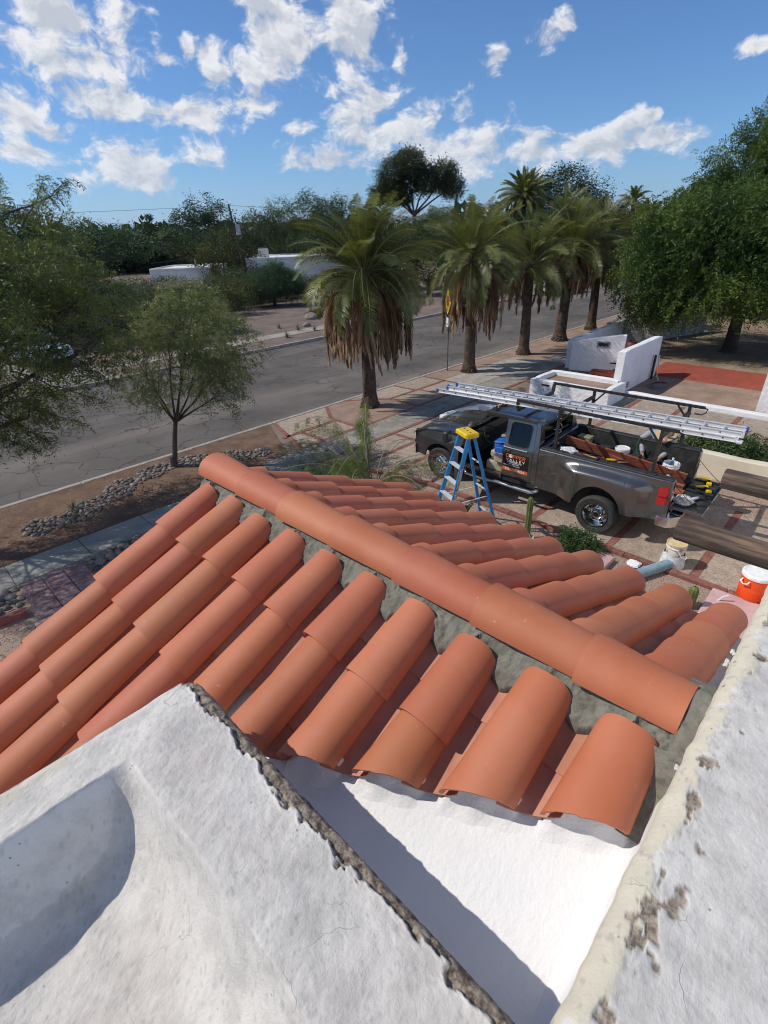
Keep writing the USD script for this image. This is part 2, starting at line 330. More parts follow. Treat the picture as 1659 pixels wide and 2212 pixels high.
# kerbs, cast in lengths
for nm, y0, y1, xa, xb in (('near_kerb', 13.93, 14.10, -12, 110), ('far_kerb', 24.70, 24.88, -10, 120)):
    kb = tag(UsdGeom.Xform.Define(stage, '/World/' + nm), kind='structure')
    x = xa
    while x < xb:
        L = 3.0 if x < 50 else 12.0
        if not (nm == 'far_kerb' and 5.0 < x < 8.5):
            obj('kerb_stone', rbox(x, x + L - 0.012, y0, y1, -0.2, 0.022, 0.02), M_kerb, kb)
        else:
            obj('kerb_stone', rbox(x, x + L - 0.012, y0, y1, -0.2, -0.075, 0.02), M_kerb, kb)
        x += L
obj('gutter', sheet([(-12, 14.10), (110, 14.10), (110, 14.42), (-12, 14.42)], -0.116), M_walk, kind='structure')

# near pavement on the left, slab by slab
wk = tag(UsdGeom.Xform.Define(stage, '/World/near_pavement'), kind='structure')
for k in range(-6, 5):
    x0 = 0.60 + 1.33 * k
    obj('paving_slab', rbox(x0 + 0.008, x0 + 1.322, 10.17, 11.06, -0.06, 0.012 + 0.003 * (k % 2), 0.008), M_walk, wk)
obj('mulch_strip', sheet([(-12, 11.07), (6.3, 11.07), (7.7, 11.5), (8.2, 12.6), (8.8, 13.93), (-12, 13.93)], 0.004), M_mulch, kind='structure')
obj('gravel_bed', sheet([(-12, -3), (8.7, -3), (8.7, 7.1), (8.45, 8.3), (7.85, 10.15), (-12, 10.15)], 0.004), M_gravel, kind='structure')
obj('palm_verge', sheet([(16.6, 11.45), (60, 11.45), (60, 13.92), (16.6, 13.92)], 0.004), M_tan, kind='structure')
obj('palm_pit', sheet([(10.55, 11.5), (13.3, 11.5), (13.3, 12.75), (12.3, 13.9), (11.2, 13.9), (10.55, 12.85)], 0.0125), M_tan, kind='structure')
obj('forecourt_dirt', sheet([(19.1, -4), (60, -4), (60, 10.0), (23, 10.0), (19.1, 6.3)], 0.004), M_tan, kind='structure')
obj('dry_lawn', sheet([(25.0, -4), (60, -4), (60, 9.2), (33, 9.2), (25.0, 7.2)], 0.008), M_drygrass, kind='structure')
obj('red_path', rbox(22.35, 24.95, -4, 7.0, -0.05, 0.035, 0.012), M_redpaint, kind='structure')

# driveway: aggregate panels between brick bands
dv = tag(UsdGeom.Xform.Define(stage, '/World/driveway'), kind='structure')
obj('bedding', sheet([(8.72, -3), (18.8, -3), (18.8, 6.5), (17.0, 6.5), (17.0, 10.2), (7.85, 10.2), (8.45, 8.3), (8.72, 7.1)], 0.005), M_kerb, dv)
obj('bedding', sheet([(8.25, 11.42), (22, 11.42), (22, 12.9), (16.6, 12.9), (16.6, 13.92), (8.95, 13.92)], 0.006), M_kerb, dv)
RX = [-2.9, -0.25, 1.25, 2.75, 4.40, 5.80, 7.15, 8.26, 9.23, 10.20]
XL = [8.73, 10.75, 13.0, 15.0, 17.0, 18.75]


def left_edge(y):
    return 8.73 if y < 7.15 else np.interp(y, [7.15, 8.3, 9.7, 10.2], [8.70, 8.48, 7.98, 7.86])


bw = 0.075
for a, b in zip(RX[:-1], RX[1:]):
    for k, (x0, x1) in enumerate(zip(XL[:-1], XL[1:])):
        if k == 4 and a > 6.4:
            continue
        wide = a < 5.7 and k == 0
        la, lb = (left_edge(a) + bw, left_edge(b) + bw) if k == 0 else (x0 + bw, x0 + bw)
        hx = x1 - bw if not (a < 5.7 and k in (0,)) else x1
        if a < 5.7 and k == 1:
            la = lb = x0
        obj('aggregate_panel', sheet([(la, a + bw), (hx, a + bw), (hx, b - bw), (lb, b - bw)], 0.016 + 0.002 * rng.random()), M_aggr, dv)
        if b < 10.1:
            obj('brick_band', sheet([(left_edge(b) + 0.07 if k == 0 else x0, b - bw + 0.006), (x1, b - bw + 0.006), (x1, b + bw - 0.006), (left_edge(b) + 0.07 if k == 0 else x0, b + bw - 0.006)], 0.0135), M_brick, dv)
        if 0 < k and not (a < 5.7 and k == 1):
            obj('brick_band', sheet([(x0 - bw + 0.006, a + bw), (x0 + bw - 0.006, a + bw), (x0 + bw - 0.006, b - bw), (x0 - bw + 0.006, b - bw)], 0.0145), M_brick, dv)
# raised edging of bricks along the flower bed, in lengths of about a metre
ye = [-3, -2, -1, -0.2, 0.7, 1.6, 2.4, 3.2, 4.0, 4.85, 5.7, 6.5, 7.15, 7.8, 8.4, 9.0, 9.6, 10.15]
for a, b in zip(ye[:-1], ye[1:]):
    pa, pb = np.array([left_edge(a), a + 0.006]), np.array([left_edge(b), b - 0.006])
    obj('edging_brick', bar((*pa, 0.025), (*pb, 0.025), 0.13, 0.09), M_brick, dv)
# the pavement strip that crosses the drive, and the panels between it and the street
for k, (x0, x1) in enumerate(((6.35, 7.9), (7.9, 9.8), (9.8, 12.0), (12.0, 14.2), (14.2, 16.6), (16.6, 19.0), (19.0, 22.0), (22.0, 26.0), (26.0, 31.0), (31.0, 37.0), (37.0, 45.0))):
    y0 = 10.32
    obj('paving_slab', sheet([(x0 + 0.01, y0), (x1 - 0.01, y0), (x1 - 0.01, 11.36), (x0 + 0.01 if k else x0 + 0.4, 11.36)], 0.017), M_walk2, wk)
for (a, b) in (((7.9, 10.25), (22.0, 10.25)), ((7.9, 11.42), (16.6, 11.42)), ((8.3, 12.55), (10.45, 12.55)), ((8.2, 11.5), (8.95, 13.9)), ((10.45, 11.5), (10.5, 12.85)), ((10.5, 12.85), (11.2, 13.9)), ((12.25, 13.9), (13.35, 12.75)),
               ((13.35, 11.5), (13.35, 12.75)), ((13.35, 12.8), (16.6, 12.8)), ((14.8, 12.9), (14.75, 13.9)), ((14.95, 11.5), (14.95, 12.75)), ((16.6, 11.5), (16.6, 13.9)), ((9.0, 11.5), (9.0, 12.5)), ((22.0, 10.25), (40, 10.25))):
    obj('brick_band', bar((*a, 0.010), (*b, 0.010), 0.13, 0.02), M_brick, dv)
for pl in ([(8.35, 11.55), (8.92, 11.55), (8.92, 12.46), (8.75, 12.46)], [(9.08, 11.52), (10.37, 11.52), (10.37, 12.46), (9.08, 12.46)], [(8.75, 12.64), (10.37, 12.64), (10.5, 13.0), (11.05, 13.88), (9.05, 13.88)],
           [(13.43, 11.52), (14.87, 11.52), (14.87, 12.72), (13.43, 12.72)], [(15.03, 11.52), (16.52, 11.52), (16.52, 12.72), (15.03, 12.72)], [(13.45, 12.88), (14.72, 12.88), (14.68, 13.88), (12.5, 13.88)], [(14.86, 12.88), (16.52, 12.88), (16.52, 13.88), (14.82, 13.88)]):
    obj('aggregate_panel', sheet(pl, 0.016 + 0.002 * rng.random()), M_aggr, dv)

# mauve flagstones and their pale step at the lower left
fl = tag(UsdGeom.Xform.Define(stage, '/World/flagstone_patio'), kind='structure')
cols = [0.60, 0.98, 1.34, 1.70]
for i in range(3):
    y = 8.62
    while y < 10.05:
        h = rng.uniform(0.3, 0.55); y1 = min(y + h, 10.1)
        if y1 - y > 0.08:
            obj('flagstone', T(rbox(cols[i] + 0.008, cols[i + 1] - 0.008, y + 0.008, y1 - 0.008, -0.03, 0.03 + rng.uniform(0, 0.012), 0.008), (0, 0, 0)), M_purple, fl)
        y = y1
for x0, x1 in ((0.50, 0.86), (0.90, 1.30)):
    obj('step_slab', rbox(x0, x1, 8.32, 8.60, -0.02, 0.10, 0.012), M_pink, fl)

# far side of the street
M_farwalk = mat('far_walk_concrete', (0.36, 0.32, 0.27), (0.27, 0.24, 0.205), 1.0, 8, 0.9, bump=(40, 0.3, 0.005), rnd=0.06)
fw = tag(UsdGeom.Xform.Define(stage, '/World/far_pavement'), kind='structure')
for k in range(30):
    x0 = -18 + 1.5 * k
    obj('paving_slab', sheet([(x0, 26.75), (x0 + 1.485, 26.75), (x0 + 1.485, 27.95), (x0, 27.95)], 0.02), M_farwalk, fw)
obj('far_driveway', sheet([(4.9, 24.9), (8.3, 24.9), (8.0, 26.74), (8.0, 27.96), (8.6, 34), (4.9, 34)], 0.006), M_walk, kind='structure')
obj('far_verge', sheet([(9.0, 24.9), (60, 24.9), (60, 26.73), (8.3, 26.73)], 0.004), mat('far_gravel', (0.19, 0.145, 0.115), (0.13, 0.098, 0.078), 1.0, 9, 0.95, bump=(30, 0.5, 0.01), c3=(0.14, 0.10, 0.08), scale3=25, amount3=0.6), kind='structure')
obj('far_front_yard', sheet([(9.5, 27.98), (70, 27.98), (70, 44), (9.5, 44)], 0.004), LOOKS['far_gravel'], kind='structure')

# distant mountains: ridges far beyond the town
def ridge(name, dist, az0, az1, peak, seed, m):
    a = np.radians(np.linspace(az0, az1, 160)); t = np.linspace(0, 1, 160)
    h = peak * np.sin(np.pi * t) ** 0.7 * (0.45 + 0.55 * fbm(np.c_[t * 7, t * 0, t * 0], 6, seed))
    depth = np.linspace(0, 1, 9); P_ = np.zeros((160, 9, 3))
    for j, q in enumerate(depth):
        r = dist * (1 - 0.22 * (1 - q)); nz = fbm(np.c_[t * 26, np.full(160, q * 3.0), t * 0], 5, seed + 3) - 0.5
        P_[:, j] = np.c_[np.sin(a) * r, np.cos(a) * r, h * q ** 1.2 * (1 + 0.5 * nz * (1 - q)) - 2]
    back = P_[:, -1:] * np.array([1.15, 1.15, 0]) - np.array([0, 0, 2.0])
    obj(name, grid(np.concatenate([P_, back], 1)), m, kind='structure', smooth=True)


M_mtn = mat('mountain_rock', (0.20, 0.20, 0.215), (0.27, 0.265, 0.27), 0.003, 8, 0.95)
ridge('mountains', 19000, 22, 52, 420, 5, M_mtn)
ridge('mountains', 26000, 8, 75, 640, 11, M_mtn)
# ------------------------------------------------------------------ the house: tiled entry roof, stucco parapets, white deck, vigas
house = thing('house', 'white stucco house with terracotta barrel tile entry roof and flaking parapets in the foreground', 'house')
M_tile = mat('terracotta', (0.42, 0.124, 0.055), (0.45, 0.150, 0.074), 3.2, 8, 0.64, bump=(190, 0.22, 0.002), rnd=0.06, hue=0.005, spec=0.4, c3=(0.58, 0.38, 0.30), scale3=26, amount3=0.5, pos3=(0.655, 0.75), sheen=0.0)
M_pan = mat('terracotta_pan', (0.40, 0.150, 0.088), (0.46, 0.205, 0.135), 6, 6, 0.7, bump=(160, 0.12, 0.002), rnd=0.08, hue=0.006, spec=0.35)
M_mortar = mat('grey_mortar', (0.150, 0.142, 0.110), (0.205, 0.195, 0.155), 14, 8, 0.92, bump=(90, 0.7, 0.006), c3=(0.075, 0.07, 0.055), scale3=30, amount3=0.6)
M_white = mat('white_roof_coating', (0.71, 0.695, 0.675), (0.65, 0.64, 0.625), 2.5, 5, 0.6, bump=(48, 0.55, 0.008), spec=0.4)
M_stucco = mat('white_stucco', (0.78, 0.77, 0.76), (0.72, 0.71, 0.70), 1.5, 7, 0.85, bump=(28, 0.55, 0.012), c3=(0.60, 0.58, 0.56), scale3=2.5, amount3=0.35)


def cap_material(name, base, base2, cream, bare, bare2, dirt):
    n = {'g': ('geometry', {}), 'at': ('attribute', dict(attribute='wear')), 's': ('separate_color', dict(color_type='rgb')),
         'n1': ('noise_texture', dict(scale=9, detail=12, roughness=0.72)), 'r1': ('map_range', dict(range_type='smoothstep', from_min=0.34, from_max=0.60, to_min=0.0, to_max=1.0, clamp=True)), 'm1': ('mix_color', dict(a=base, b=base2)),
         'mp': ('mapping', dict(mapping_type='point', scale=(1.0, 1.0, 1.0))), 'n4': ('noise_texture', dict(scale=110, detail=8, roughness=0.75, distortion=0.4)), 'r4': ('map_range', dict(range_type='smoothstep', from_min=0.56, from_max=0.70, to_min=0.0, to_max=0.5, clamp=True)), 'm4': ('mix_color', dict(b=dirt)),
         'n5': ('noise_texture', dict(scale=2.3, detail=4)), 'r5': ('map_range', dict(range_type='smoothstep', from_min=0.38, from_max=0.62, to_min=0.0, to_max=1.0, clamp=True)), 'f45': ('math', dict(math_type='multiply')),
         'm2': ('mix_color', dict(b=cream)), 'n3': ('noise_texture', dict(scale=48, detail=9, roughness=0.75)), 'r3': ('map_range', dict(range_type='smoothstep', from_min=0.38, from_max=0.62, to_min=0.0, to_max=1.0, clamp=True)), 'mb': ('mix_color', dict(a=bare, b=bare2)),
         'm3': ('mix_color', {}), 'p': ('principled_bsdf', dict(roughness=0.85, specular_ior_level=0.3)), 'nb': ('noise_texture', dict(scale=75, detail=12, roughness=0.72)), 'b': ('bump', dict(strength=0.7, distance=0.006)), 'ms_': ('mapping', dict(mapping_type='point', rotation=(0.0, 0.0, 0.75), scale=(11.0, 40.0, 11.0))), 'ns_': ('noise_texture', dict(scale=1.0, detail=6, roughness=0.6, distortion=0.8)), 'hs_': ('math', dict(math_type='multiply_add', value2=0.32)),
         'nw_': ('noise_texture', dict(scale=6, detail=4)), 'wv_': ('vector_math', dict(math_type='multiply_add', vector2=(0.16, 0.16, 0.16))), 'vc_': ('voronoi_texture', dict(feature='distance_to_edge', scale=5.5, randomness=1.0)), 'rc_': ('map_range', dict(range_type='smoothstep', from_min=0.0, from_max=0.006, to_min=0.55, to_max=0.0, clamp=True)), 'nc_': ('noise_texture', dict(scale=3.3, detail=3)), 'rn_': ('map_range', dict(range_type='smoothstep', from_min=0.56, from_max=0.66, to_min=0.0, to_max=0.8, clamp=True)), 'fc_': ('math', dict(math_type='multiply')), 'mc_': ('mix_color', dict(b=(0.22, 0.21, 0.20))), 'hc_': ('math', dict(math_type='multiply_add', value2=-0.6)),
         'vd': ('voronoi_texture', dict(feature='f1', scale=34, randomness=1.0)), 'rv': ('map_range', dict(range_type='smoothstep', from_min=0.05, from_max=0.12, to_min=0.75, to_max=0.0, clamp=True)), 'm6': ('mix_color', dict(b=(0.05, 0.045, 0.04))), 'n6': ('noise_texture', dict(scale=9, detail=3)),
         'r6': ('map_range', dict(range_type='smoothstep', from_min=0.55, from_max=0.66, to_min=0.0, to_max=1.0, clamp=True)), 'f6': ('math', dict(math_type='multiply')), 'm7': ('mix_color', dict(b=(0.30, 0.285, 0.265))),
         'nt': ('noise_texture', dict(scale=3.1, detail=5, roughness=0.6)), 'rt': ('map_range', dict(range_type='smoothstep', from_min=0.5, from_max=0.72, to_min=0.0, to_max=0.32, clamp=True)), 'mt': ('mix_color', dict(b=(0.52, 0.43, 0.38)))}
    l = [('at.color', 's.color'), ('g.position', 'n1.vector'), ('n1.fac', 'r1.value'), ('r1.result', 'm1.fac'), ('g.position', 'nt.vector'), ('nt.fac', 'rt.value'), ('rt.result', 'mt.fac'), ('m1.result', 'mt.a'), ('g.position', 'n4.vector'), ('n4.fac', 'r4.value'), ('g.position', 'n5.vector'), ('n5.fac', 'r5.value'),
         ('r4.result', 'f45.value1'), ('r5.result', 'f45.value2'), ('mt.result', 'm4.a'), ('f45.value', 'm4.fac'), ('m4.result', 'm2.a'), ('s.r', 'm2.fac'), ('g.position', 'n3.vector'), ('n3.fac', 'r3.value'), ('r3.result', 'mb.fac'),
         ('g.position', 'vd.vector'), ('vd.distance', 'rv.value'), ('g.position', 'n6.vector'), ('n6.fac', 'r6.value'), ('rv.result', 'f6.value1'), ('r6.result', 'f6.value2'), ('m2.result', 'm6.a'), ('f6.value', 'm6.fac'), ('m6.result', 'mc_.a'), ('g.position', 'nw_.vector'), ('nw_.color', 'wv_.vector1'), ('g.position', 'wv_.vector3'), ('wv_.vector', 'vc_.vector'), ('vc_.distance', 'rc_.value'), ('g.position', 'nc_.vector'), ('nc_.fac', 'rn_.value'), ('rc_.result', 'fc_.value1'), ('rn_.result', 'fc_.value2'), ('fc_.value', 'mc_.fac'), ('mc_.result', 'm7.a'), ('s.b', 'm7.fac'),
         ('m7.result', 'm3.a'), ('mb.result', 'm3.b'), ('s.g', 'm3.fac'), ('m3.result', 'p.base_color'), ('g.position', 'nb.vector'), ('g.position', 'ms_.vector'), ('ms_.vector', 'ns_.vector'), ('ns_.fac', 'hs_.value1'), ('nb.fac', 'hs_.value3'), ('fc_.value', 'hc_.value1'), ('hs_.value', 'hc_.value3'), ('hc_.value', 'b.height'), ('b.normal', 'p.normal')]
    return usdkit.material(stage, '/World/Looks/' + name, n, l, surface='p.BSDF')


M_capL = cap_material('flaking_white_cap', (0.51, 0.478, 0.43), (0.65, 0.61, 0.55), (0.55, 0.50, 0.39), (0.085, 0.062, 0.046), (0.34, 0.285, 0.22), (0.36, 0.34, 0.31))
M_capR = cap_material('flaking_cream_cap', (0.52, 0.49, 0.44), (0.66, 0.625, 0.565), (0.62, 0.56, 0.43), (0.13, 0.10, 0.078), (0.42, 0.35, 0.27), (0.34, 0.32, 0.31))


def wear_mesh(name, P_, wear, m):
    g = grid(P_)
    if g.face_normals[:, 2].mean() < 0:
        g.invert()
    path = numbered(str(house.GetPath()), name)
    u = usdkit.mesh(stage, path, g, m, smooth=True)
    UsdGeom.PrimvarsAPI(u).CreatePrimvar('wear', Sdf.ValueTypeNames.Color3fArray, 'vertex').Set(Vt.Vec3fArray.FromNumpy(wear.reshape(-1, 3).astype(np.float32)))
    return u.GetPrim()


ss = lambda a, b, x: (lambda t: t * t * (3 - 2 * t))(np.clip((x - a) / (b - a), 0, 1))
# left parapet: two arms that meet in a corner, hollowed out behind
CX, CY, CZ = 0.425, 1.385, 4.20
gx = np.r_[np.linspace(-6, -1.3, 16)[:-1], np.arange(-1.3, 0.0, 0.008), np.arange(0.0, CX - 0.09, 0.0055), np.linspace(CX - 0.09, CX, 34), CX + 0.001]
gy = np.r_[np.linspace(-2.5, -0.1, 10)[:-1], np.arange(-0.1, 1.08, 0.007), np.arange(1.08, CY - 0.055, 0.0055), np.linspace(CY - 0.055, CY, 16), CY + 0.001]
X, Y = np.meshgrid(gx, gy, indexing='ij')
q3 = lambda s, k=0: np.stack([X * s, Y * s, np.full_like(X, k * 1.7)], -1)
wob = (fbm(q3(9), 4, 1) - 0.5) * 0.013 + (fbm(q3(2.5), 3, 2) - 0.5) * 0.02 + (np.abs(fbm(np.stack([(X + 0.6 * Y) * 9, (Y - 0.6 * X) * 26, X * 0], -1), 4, 3) - 0.5)) * 0.004
b_ = 0.139 + (fbm(q3(6), 3, 5) - 0.5) * 0.02 - X; a_ = 1.205 + (fbm(q3(7), 3, 6) - 0.5) * 0.012 - Y
g_ = np.where(b_ > 0, 0.265 * (1 - np.exp(-np.maximum(b_, 0) / 0.068)), 0.0)
sa = 1 - np.exp(-(np.maximum(a_, 0) / 0.066) ** 1.3)
Z = CZ - g_ * sa - 0.02 * ss(0.0, 0.27, X - 0.139) * ss(-0.05, 0.1, a_) - 0.012 * ss(0, 0.16, Y - 1.2)
d_x, d_y = CX - X, CY - Y
rr_ = 0.034
dd = np.minimum(d_x + (fbm(q3(18), 3, 8) - 0.5) * 0.014 * (d_x < 0.1) * (d_x > 0.004), d_y + 0.0)
corner = np.hypot(np.maximum(0.06 - d_x, 0), np.maximum(0.06 - d_y, 0))
dd = np.where((d_x < 0.06) & (d_y < 0.06), np.minimum(dd, 0.06 - corner), dd)
rnd_ = np.where(dd < rr_, rr_ - np.sqrt(np.maximum(rr_ ** 2 - (rr_ - np.maximum(dd, 0)) ** 2, 0)), 0)
Z = Z - np.minimum(rnd_, rr_) * 1.0 - np.where(dd < 0, 0.03, 0) - 0.07 * (d_x < -0.0005) - 0.07 * (d_y < -0.0005)
# bare concrete along the outer edge of the right arm, paint flaked off in scallops
edge = 0.043 + (fbm(q3(7), 3, 21) - 0.5) * 0.085 + (fbm(q3(34), 4, 22) - 0.5) * 0.060
bare = ss(-0.003, 0.003, edge - d_x) * ss(1.36, 1.33, Y + 0.0 * X)
bare = np.maximum(bare, ss(0.0, 0.01, 0.035 + (fbm(q3(30), 3, 25) - 0.5) * 0.05 - np.hypot(d_x - 0.02, d_y - 0.02)) * 0.9)
edge2 = 0.010 + (fbm(q3(14), 3, 31) - 0.5) * 0.045
bare_l = ss(-0.004, 0.004, edge2 - d_y) * 0.8 * ss(0.1, -0.4, -X - 0.5)
dk = np.abs(edge - d_x)
rim = ss(0.007, 0.0, dk) * (Y < 1.33)
flake = ss(0.0, 0.02, edge - d_x)
Z = Z + wob * (dd > 0.01) - 0.010 * bare + 0.003 * ss(0.012, 0.0, np.abs(d_x - edge - 0.006)) * (Y < 1.33)
Z = Z + bare * ((fbm(q3(60), 4, 41) - 0.5) * 0.016) + (fbm(q3(75), 3, 42) - 0.5) * 0.0022
crk = ss(0.006, 0.0, np.abs(X - 0.135 - (fbm(q3(5), 3, 52) - 0.5) * 0.06)) * 0.004 * ss(1.1, 0.85, Y)
Z = Z - crk
cream = ss(0.075, 0.045, d_y) * ss(0.45, 0.62, fbm(q3(12), 3, 61)) * 0.8
blotch = ss(0.72, 0.77, fbm(q3(120), 3, 71)) * 0.4
wearL = np.stack([cream, np.clip(np.maximum(bare, bare_l), 0, 1), np.clip(blotch + crk * 60, 0, 1) * (1 - bare)], -1)
wear_mesh('left_parapet_cap', np.stack([X, Y, Z], -1), wearL, M_capL)
# right parapet: broad flat top, rolled cream edge
WY, WZ = 0.052, 4.40
gx = np.r_[np.arange(-0.2, 2.6, 0.0075), np.linspace(2.6, 14, 30)]
gy = np.r_[np.linspace(-1.4, -0.62, 6)[:-1], np.arange(-0.62, -0.03, 0.0065), np.linspace(-0.03, WY, 30)]
X, Y = np.meshgrid(gx, gy, indexing='ij')
d_ = WY - Y; rr2 = 0.055
Z = WZ - np.where(d_ < rr2, rr2 - np.sqrt(np.maximum(rr2 ** 2 - (rr2 - d_) ** 2, 0)), 0)
Z = Z + (fbm(q3(6), 4, 101) - 0.5) * 0.010 + (fbm(q3(40), 3, 102) - 0.5) * 0.004
Yo = Y + np.where(d_ < 0.06, (fbm(q3(22), 4, 103) - 0.5) * 0.010, 0)
bord = 0.050 + (fbm(q3(8), 3, 111) - 0.5) * 0.045 + (fbm(q3(40), 4, 112) - 0.5) * 0.035
cream = ss(-0.004, 0.004, bord - d_) * ss(0.32, 0.36, fbm(q3(20), 4, 113) + 0.25 * ss(0.03, 0.0, d_))
holes = ss(0.580, 0.592, fbm(q3(22), 4, 121) - 0.30 * np.abs(d_ - 0.055) / 0.07 + 0.03 * ss(0.9, 0.45, X)) * (d_ < 0.11) * (d_ > 0.008)
spots = ss(0.70, 0.73, fbm(q3(75), 3, 122)) * (d_ < 0.075) * 0.7
bareR = np.clip(holes, 0, 1)
Z = Z - 0.004 * bareR + 0.0018 * cream
grey = ss(0.72, 0.78, fbm(q3(60), 3, 131)) * 0.35 * (1 - cream) + spots * 0.6
wearR = np.stack([cream, bareR, np.clip(grey, 0, 1) * (1 - bareR)], -1)
wear_mesh('right_parapet_cap', np.stack([X, Yo, Z], -1), wearR, M_capR)
# crumbs of loose plaster hanging on the rolled edge
for k, (x, y, s) in enumerate(((1.47, 0.056, 0.010), (1.53, 0.056, 0.007), (1.02, 0.055, 0.005))):
    m = trimesh.creation.icosphere(3, s); v = np.array(m.vertices); m.vertices = v * (0.1 + 1.9 * fbm(v * 150 + k * 3.1, 3, k)[:, None]) * [1.6, 0.8, 0.7] + np.array([x, y, 4.352])
    obj('plaster_crumb', m, M_capR, house, smooth=True)
# walls below the caps
obj('wall', prism([(-6, CY - 0.004), (CX - 0.004, CY - 0.004), (CX - 0.004, WY - 0.004), (14, WY - 0.004), (14, -8), (-6, -8)], 2, -0.1, 3.80), M_stucco, house)
obj('parapet_wall', box(-6, CX - 0.003, CY - 0.10, CY - 0.006, 3.801, CZ - 0.075), M_stucco, house)
obj('parapet_wall', box(CX - 0.10, CX - 0.006, WY, CY - 0.101, 3.801, CZ - 0.075), M_stucco, house)
obj('parapet_wall', box(-0.2, 14, WY - 0.10, WY - 0.003, 3.801, WZ - 0.058), M_stucco, house)

# ---- tiled roof
AX, AZ = 1.366, 4.166
TH = {-1: 0.417, 1: 0.42}
VD = {s: np.array([s * math.cos(TH[s]), 0, -math.sin(TH[s])]) for s in (-1, 1)}
ND = {s: np.array([s * math.sin(TH[s]), 0, math.cos(TH[s])]) for s in (-1, 1)}


def RP(s, dn, y, n):
    dn, y, n = np.broadcast_arrays(*(np.asarray(q, float) for q in (dn, y, n)))
    return np.array([AX, 0, AZ]) + dn[..., None] * VD[s] + n[..., None] * ND[s] + y[..., None] * np.array([0, 1.0, 0])


def shell(outer, inner):
    a, b = grid(outer), grid(inner); n, m = outer.shape[:2]; b.invert()
    parts = [a, b]
    for o, i in ((outer[0], inner[0]), (outer[-1], inner[-1])):
        parts.append(grid(np.stack([o, i])))
    for o, i in ((outer[:, 0], inner[:, 0]), (outer[:, -1], inner[:, -1])):
        parts.append(grid(np.stack([o, i])))
    return cat_(parts)


cutx = lambda y: 0.56 + (1.15 - y) * 0.46 / 1.06      # the tiles of the near rows are cut on a slant


def cover(s, yc, d0, d1, cut=False, t=0.011):
    u, a = np.meshgrid(np.linspace(0, 1, 7), np.linspace(0, np.pi, 17), indexing='ij')
    tw, lift, yaw = rng.normal(0, 0.004), rng.normal(0, 0.003), rng.normal(0, 0.004)
    out = []
    for k in (0, t):
        hw = 0.0955 + 0.012 * u - k; ri = 0.086 + 0.014 * u - k
        y = yc + hw * np.cos(a) + yaw * (u - 0.5) * 0.6
        nh = -0.010 + 0.014 * u + lift + ri * np.maximum(np.sin(a), 0) ** 0.95 + tw * np.cos(a)
        end = np.full_like(y, d1)
        if cut:
            end = (AX - cutx(y)) / math.cos(TH[s]) + 0.012 * (fbm(np.stack([y * 30, y * 0, y * 0 + yc], -1), 3, 3) - 0.5)
            end = np.minimum(end, d1)
        d0a = d0 + (0.045 * (1 - np.sin(a)) ** 1.8 + 0.010 * (fbm(np.stack([a * 4, a * 0, a * 0 + yc], -1), 3, 5) - 0.5) if d0 < 0.2 and s < 0 else 0.0)
        dn = d0a + (end - d0a) * u
        out.append(RP(s, dn, y, nh))
    return shell(*out)


def pan(s, yc, d0, d1, cut=False, t=0.011):
    u, a = np.meshgrid(np.linspace(0, 1, 4), np.linspace(-1, 1, 9), indexing='ij')
    out = []
    lift = rng.normal(0, 0.003)
    for k in (0, t):
        hw = 0.098 - 0.014 * u
        y = yc + hw * a; nh = -0.048 + 0.014 * u + 0.055 * np.abs(a) ** 2.2 - k + lift
        end = np.full_like(y, d1)
        if cut:
            end = np.minimum((AX - cutx(y)) / math.cos(TH[s]), d1)
        out.append(RP(s, d0 + (end - d0) * u, y, nh))
    return shell(*out)


roof = UsdGeom.Xform.Define(stage, '/World/house/tile_roof').GetPrim()
EL, ER = 0.437, 0.39
for m in range(10):
    yc = 0.205 + 0.28 * m
    # left slope
    ends = [0.487 + EL * k for k in range(4)]
    st = 0.115 + rng.normal(0, 0.008)
    maxd = (AX - cutx(yc)) / math.cos(TH[-1]) if m < 4 else (0.98 if m == 4 else 9)
    for k, e in enumerate(ends):
        d0 = st if k == 0 else ends[k - 1] - 0.05
        if d0 > maxd - 0.11:
            break
        e_ = e if not (m < 4 and e > maxd - 0.1) else 3.0
        obj('cover_tile', cover(-1, yc, d0, e_ if m < 4 and e_ == 3.0 else e + rng.normal(0, 0.006), cut=(m < 4 and e_ == 3.0)), M_tile, roof, smooth=40)
        if e_ == 3.0:
            break
    yp = yc + 0.14; pe = [0.345 + EL * k for k in range(5)]; pe[-1] = 1.83
    if m == 9:
        pe = []
    maxp = (AX - cutx(yp)) / math.cos(TH[-1]) if yp < 1.2 else (0.9 if m == 4 else 9)
    for k, e in enumerate(pe):
        d0 = 0.13 if k == 0 else pe[k - 1] - 0.06
        if d0 > maxp - 0.05:
            break
        last = e > maxp - 0.02 and m < 4
        if m == 4 and e > 0.95:
            break
        obj('pan_tile', T(pan(-1, yp, d0, 3.0 if last else e, cut=last), (0, 0, -0.004 * k % 0.008)), M_pan, roof, smooth=40)
        if last:
            break
    # right slope
    ends = [0.24, 0.63, 1.02, 1.41, 1.80]
    for k, e in enumerate(ends):
        obj('cover_tile', cover(1, yc, 0.06 if k == 0 else ends[k - 1] - 0.05, e + rng.normal(0, 0.005)), M_tile, roof, smooth=40)
    pe = [0.45, 0.84, 1.23, 1.62, 1.84] if m < 9 else []
    for k, e in enumerate(pe):
        obj('pan_tile', pan(1, yp, 0.06 if k == 0 else pe[k - 1] - 0.06, e), M_pan, roof, smooth=40)
